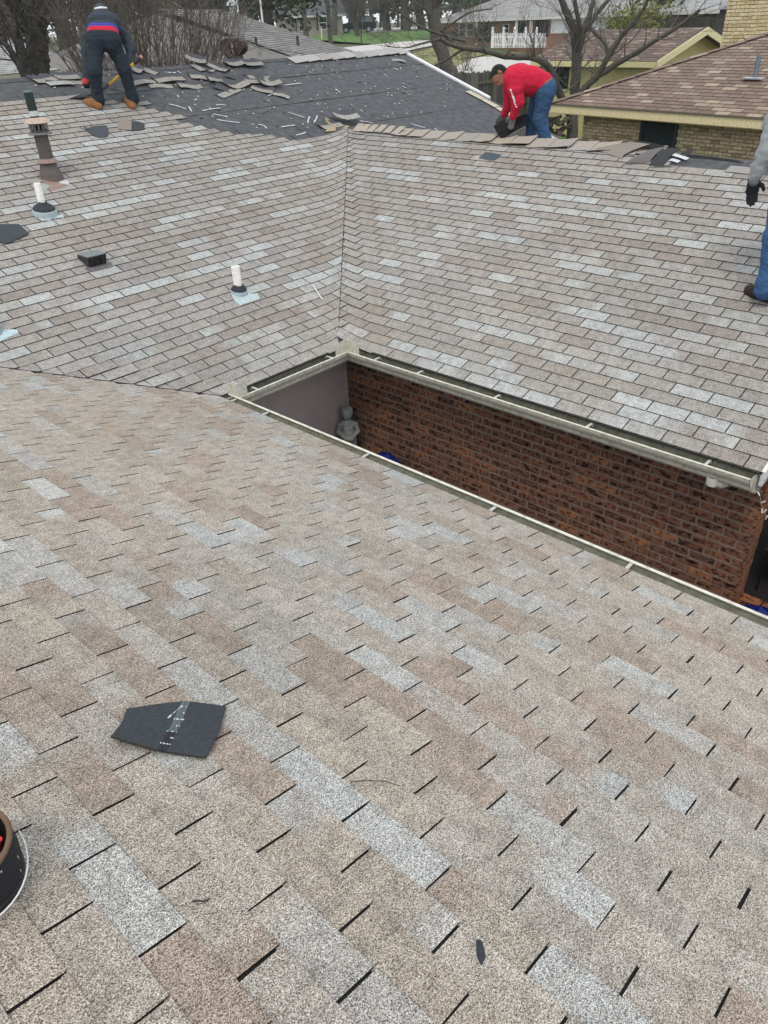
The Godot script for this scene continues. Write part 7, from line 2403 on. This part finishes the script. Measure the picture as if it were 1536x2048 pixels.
func build_trees() -> void:
	rng.seed = 77
	bare_tree("bare_tree", "bare forking tree before the yellow garage", [
		[[[1143, 285, 29], [1146, 235, 29], [1150, 180, 29], [1153, 130, 29], [1153, 95, 29]], .20, .15],
		[[[1153, 105, 29], [1148, 62, 28.8], [1131, 20, 28.6], [1112, -20, 28.4], [1085, -70, 28]], .145, .06], [[[1157, 100, 29], [1170, 55, 29.2], [1186, 5, 29.4], [1194, -60, 29.5]], .12, .05], [[[1155, 110, 29], [1160, 60, 28.6], [1150, 5, 28.2], [1140, -60, 28]], .10, .04],
		[[[1172, 60, 29.2], [1200, 20, 29.4], [1225, -10, 29.6], [1250, -40, 30]], .075, .04],
		[[[1147, 205, 29], [1178, 168, 28.9], [1205, 146, 28.8], [1250, 118, 28.6], [1300, 88, 28.4], [1352, 55, 28.2], [1400, 20, 28]], .12, .045], [[[1192, 156, 28.8], [1214, 118, 28.7], [1240, 75, 28.6], [1268, 45, 28.4], [1292, 8, 28.2], [1300, -40, 28]], .10, .045], [[[1216, 114, 28.7], [1208, 85, 28.9], [1192, 68, 29.1], [1180, 55, 29.3]], .06, .05],
		[[[1143, 235, 29], [1122, 192, 28.6], [1107, 160, 28.2], [1092, 128, 27.8], [1060, 115, 27.2], [1010, 112, 26.6], [960, 100, 26], [915, 94, 25.6], [880, 78, 25.2]], .14, .05], [[[962, 102, 26], [930, 98, 26.2], [905, 112, 26.4], [868, 132, 26.6]], .05, .03], [[[930, 82, 25.8], [885, 70, 25.4], [845, 55, 25], [805, 30, 24.6], [770, -5, 24.4]], .04, .018], [[[880, 78, 25.2], [840, 88, 25], [810, 96, 24.8], [770, 92, 24.6]], .035, .012]],
		9, 1.4, 2, "", Color(.15, .13, .11), .005)
	bare_tree("large_dark_tree", "thick dark leaning trunk before the dry lawn", [
		[[[905, 165, 36], [893, 130, 36], [879, 90, 36], [868, 40, 36], [864, -10, 36], [862, -70, 36]], .30, .25], [[[866, 20, 36], [890, -30, 35.5], [930, -80, 35]], .2, .1], [[[866, 30, 36], [840, -20, 36.5], [800, -60, 37]], .16, .1], [[[868, 50, 36], [855, 25, 35.6], [835, 8, 35.2], [800, -8, 34.8]], .05, .02], [[[872, 70, 36], [900, 50, 35.4], [940, 25, 34.8], [985, 18, 34.2]], .05, .02]],
		8, 2.0, 2, "", Color(.06, .052, .045), .006)
	bare_tree("leaning_tree", "cluster of dark bare trunks at the far left behind the ridge", [
		[[[83, 165, 15.8], [77, 120, 15.8], [72, 70, 15.9], [71, 20, 16], [74, -40, 16]], .19, .15], [[[62, 160, 15.6], [45, 110, 15.5], [28, 60, 15.4], [12, 20, 15.4], [-10, -30, 15.4]], .085, .06], [[[50, 158, 15.4], [34, 122, 15.3], [14, 92, 15.2], [-14, 66, 15.2]], .055, .04], [[[72, 60, 15.9], [90, 20, 15.6], [110, -20, 15.4]], .07, .04], [[[70, 90, 15.9], [40, 45, 16.1], [30, 0, 16.2], [20, -40, 16.2]], .07, .04], [[[60, 140, 15.6], [48, 128, 15.7], [20, 120, 15.8], [-10, 118, 15.8]], .02, .01]],
		14, 1.1, 3, "", Color(.075, .065, .056))
	bare_tree("reddish_trunk", "slim reddish trunk just left of the bending person with the shovel", [[[[180, 150, 20], [172, 80, 20], [163, 30, 20], [156, -30, 20]], .13, .09]], 6, 1.2, 2, "", Color(.10, .075, .062))
	# many stemmed bare shrub fanning up behind the left ridge
	var b := far_at(300, 190, 15.2)
	b.y = land(b.x, b.z)
	var sh := thing("bare_shrub", b, "wide bare many stemmed shrub behind the left ridge and the bending person", "shrub")
	var tw := MB.new()
	for i in 64:
		var t := (i + rng.randf()) / 64.0
		var root := b + RX * rng.randf_range(-.5, .5) + Vector3(rng.randf_range(-.3, .3), 0, rng.randf_range(-.3, .3))
		var tip := far_at(lerpf(95, 495, t), rng.randf_range(-25, 60) + absf(t - .5) * 70, 15.2 + rng.randf_range(-1.2, 1.4))
		var m := MB.new()
		var pts := []
		var rr := []
		for k in 7:
			var s := k / 6.0
			var p := root.lerp(tip, s) + Vector3(0, sin(s * PI) * .18 * absf(t - .5) * 2.0, 0) + Vector3(rng.randf_range(-1, 1), 0, rng.randf_range(-1, 1)) * .05
			pts.append(p); rr.append(lerpf(.022, .006, s))
		m.tube(pts, rr, 5, Color(.13, .115, .098), false)
		part("stem", m, M.twig, sh)
		for k in 9:
			var j := rng.randi_range(2, 6)
			twig(tw, pts[j], ((pts[j] - pts[j - 1]).normalized() + Vector3(rng.randf_range(-1, 1), rng.randf_range(0, .8), rng.randf_range(-1, 1)) * .6).normalized(), rng.randf_range(.3, .7), .007, 2, Color(.14, .12, .10), 0.0, .0035)
	part("twigs", tw, M.twig, sh, "", true)
	# small many trunked tree on the green lawn
	bare_tree("lawn_tree", "small bare vase shaped tree on the green lawn beside the mailbox", [[[[714, 79, 82], [714, 62, 82], [713, 50, 82]], .26, .22], [[[713, 55, 82], [702, 30, 82], [692, 5, 82]], .14, .05], [[[713, 55, 82], [713, 25, 82], [714, -5, 82]], .14, .05], [[[713, 55, 82], [726, 28, 82], [738, 5, 82]], .14, .05], [[[713, 52, 82], [707, 22, 82], [704, -5, 82]], .1, .04], [[[714, 52, 82], [721, 24, 82], [726, -5, 82]], .1, .04]], 26, 2.2, 2, "", Color(.13, .11, .095), .012)
	# bare shrub by the driveway
	var b2 := on_land(935, 146)
	var s2 := thing("bare_shrub", b2, "thin bare shrub behind the left run of board fence by the driveway", "shrub")
	tw = MB.new()
	for i in 22: twig(tw, b2 + Vector3(rng.randf_range(-.4, .4), 0, rng.randf_range(-.4, .4)), Vector3(rng.randf_range(-.55, .55), 1, rng.randf_range(-.5, .5)).normalized(), rng.randf_range(1.4, 2.4), .018, 2, Color(.13, .10, .085), 0.0, .008)
	part("stems", tw, M.twig, s2, "", true)
	# leafed trees and evergreens behind
	var ev := [Color(.012, .026, .014), Color(.035, .060, .032)]
	var olive := [Color(.035, .042, .016), Color(.085, .090, .040)]
	var bright := [Color(.030, .075, .022), Color(.075, .145, .045)]
	var brown := [Color(.050, .044, .034), Color(.10, .088, .068)]
	var yg := [Color(.13, .15, .025), Color(.24, .25, .05)]
	var T := [
		["olive_tree", "olive green tree rising behind the right end of the grey roof", 545, 50, 8.0, 9.0, olive, 2600, .22], ["dark_pine", "dark evergreen hanging before the pale brick house", 612, 75, 9.5, 5.0, ev, 1800, .24], ["dark_pine", "dark evergreen above the pole left of the lawn tree", 668, 96, 13.0, 6.5, ev, 1500, .26],
		["evergreen_tree", "dark green tree behind the turbine vent and the grey roof ridge", 462, 52, 9.0, 8.0, [Color(.02, .035, .018), Color(.05, .07, .035)], 2400, .22], ["evergreen_tree", "dark evergreen behind the slim reddish trunk", 130, 38, 9.5, 7.0, ev, 2600, .16], ["evergreen_tree", "dark evergreen at the upper left corner behind the trunks", 20, 34, 9.0, 7.0, [Color(.03, .04, .026), Color(.075, .082, .06)], 2400, .16], ["brown_tree", "brownish leafless looking tree behind the wide bare shrub", 265, 44, 9.0, 9.0, brown, 2600, .15], ["brown_tree", "brownish tree left of the dark green tree above the grey roof", 375, 55, 10.0, 9.0, brown, 2600, .16],
		["evergreen_tree", "green tree right of the thick dark trunk", 925, 88, 9.5, 10.0, bright, 3000, .30], ["evergreen_tree", "darker green tree close behind the thick dark trunk", 845, 112, 12.0, 12.0, [Color(.022, .045, .02), Color(.05, .085, .035)], 2600, .36], ["brown_tree", "brownish tree beyond the parked black car", 775, 116, 12.0, 12.0, brown, 2400, .40], ["brown_tree", "tall brownish tree between the parked car and the thick dark trunk", 815, 108, 12.0, 10.0, [Color(.04, .045, .03), Color(.09, .088, .06)], 2400, .38], ["willow_tree", "yellow green weeping tree above the garage roof", 1292, 62, 5.2, 6.0, yg, 3200, .16], ["evergreen_tree", "dark green tree left of the chimney top", 1385, 66, 9.0, 9.0, [Color(.018, .036, .018), Color(.05, .08, .04)], 2400, .24], ["evergreen_tree", "dark green tree at the upper right corner behind the chimney", 1530, 75, 9.0, 10.0, [Color(.03, .045, .025), Color(.06, .085, .04)], 2000, .28]]
	for q in T:
		var p := far_at(q[2], 60, q[3])
		p.y = land(p.x, p.z)
		leafy(q[0], q[1], p, q[4], q[5], q[4] * (.12 if q[0] != "dark_pine" else .38), q[6], q[7], q[8])
	# low shrubs before the ranch house
	for q in [[968, 92, 79, 2.2, 2.4, ev, "dark shrub at the left end of the picket fence"], [1100, 70, 84, 1.8, 2.6, bright, "green shrub beside the dark porch opening"], [897, 92, 79, 1.2, 2.2, ev, "low dark shrub at the left corner of the long brick house"]]:
		var p := far_at(q[0], q[1], q[2])
		p.y = land(p.x, p.z)
		leafy("round_shrub", q[6], p, q[3], q[4], .1, q[5], 900, .16, "", "shrub")
	# the woods on the skyline, one mass
	var fw := MB.new()
	for i in 120:
		var px := lerpf(-260, 1800, (i + rng.randf()) / 120.0)
		var p := far_at(px, 45, rng.randf_range(118, 190))
		p.y = land(p.x, p.z)
		var h := rng.randf_range(10, 17)
		fw.tube([p, p + Vector3(rng.randf_range(-.6, .6), h * .8, 0)], [.3, .1], 6, Color(.06, .052, .045))
		var cc: Array = [ev, olive, brown, brown, [Color(.02, .04, .018), Color(.05, .075, .03)]][rng.randi() % 5]
		crown(fw, p + Vector3(0, h * .52, 0), Vector3(4.6, h * .5, 4.6), 420, .62, cc, 14)
	var fo := struct("far_woods", fw, M.leaf, "stuff")
	tag(fo, "dark mixed woods filling the skyline behind the houses", "woods")

func _ready() -> void:
	# camera
	var cam := Camera3D.new()
	cam.name = "camera"
	cam.fov = rad_to_deg(2.0 * atan(1024.0 / FOC)); cam.near = 0.05; cam.far = 900.0
	cam.transform = Transform3D(Basis(RX, -RY, -RZ).orthonormalized(), CAM)
	add_child(cam); cam.current = true
	# overcast sky, faint broad sun
	var we := WorldEnvironment.new()
	we.name = "environment"
	var env := Environment.new()
	var sky := Sky.new()
	var sm := ProceduralSkyMaterial.new()
	sm.sky_top_color = Color(.80, .83, .87); sm.sky_horizon_color = Color(.90, .92, .93); sm.sky_curve = .25
	sm.ground_bottom_color = Color(.42, .41, .39); sm.ground_horizon_color = Color(.75, .76, .75); sm.sun_angle_max = 30.0
	sky.sky_material = sm
	env.background_mode = Environment.BG_SKY; env.sky = sky
	env.tonemap_mode = Environment.TONE_MAPPER_LINEAR; env.tonemap_exposure = 1.72
	env.sdfgi_enabled = true; env.ssao_enabled = true; env.ssil_enabled = true
	env.fog_enabled = true; env.fog_light_color = Color(.78, .81, .82); env.fog_density = .0006; env.fog_sky_affect = 0.0
	we.environment = env
	add_child(we)
	var sun := DirectionalLight3D.new()
	sun.name = "sun"
	sun.light_energy = .30; sun.light_angular_distance = 20.0; sun.light_color = Color(1, .97, .93); sun.shadow_enabled = true
	sun.rotation_degrees = Vector3(-62, 25, 0)
	add_child(sun)
	rng.seed = 2024; noise.seed = 9; noise.frequency = .01; noise.fractal_octaves = 3
	make_materials()
	build_ground()
	build_house()
	build_neighbours()
	build_trees()
	rng.seed = 31
	build_vents()
	build_debris()
	build_people()
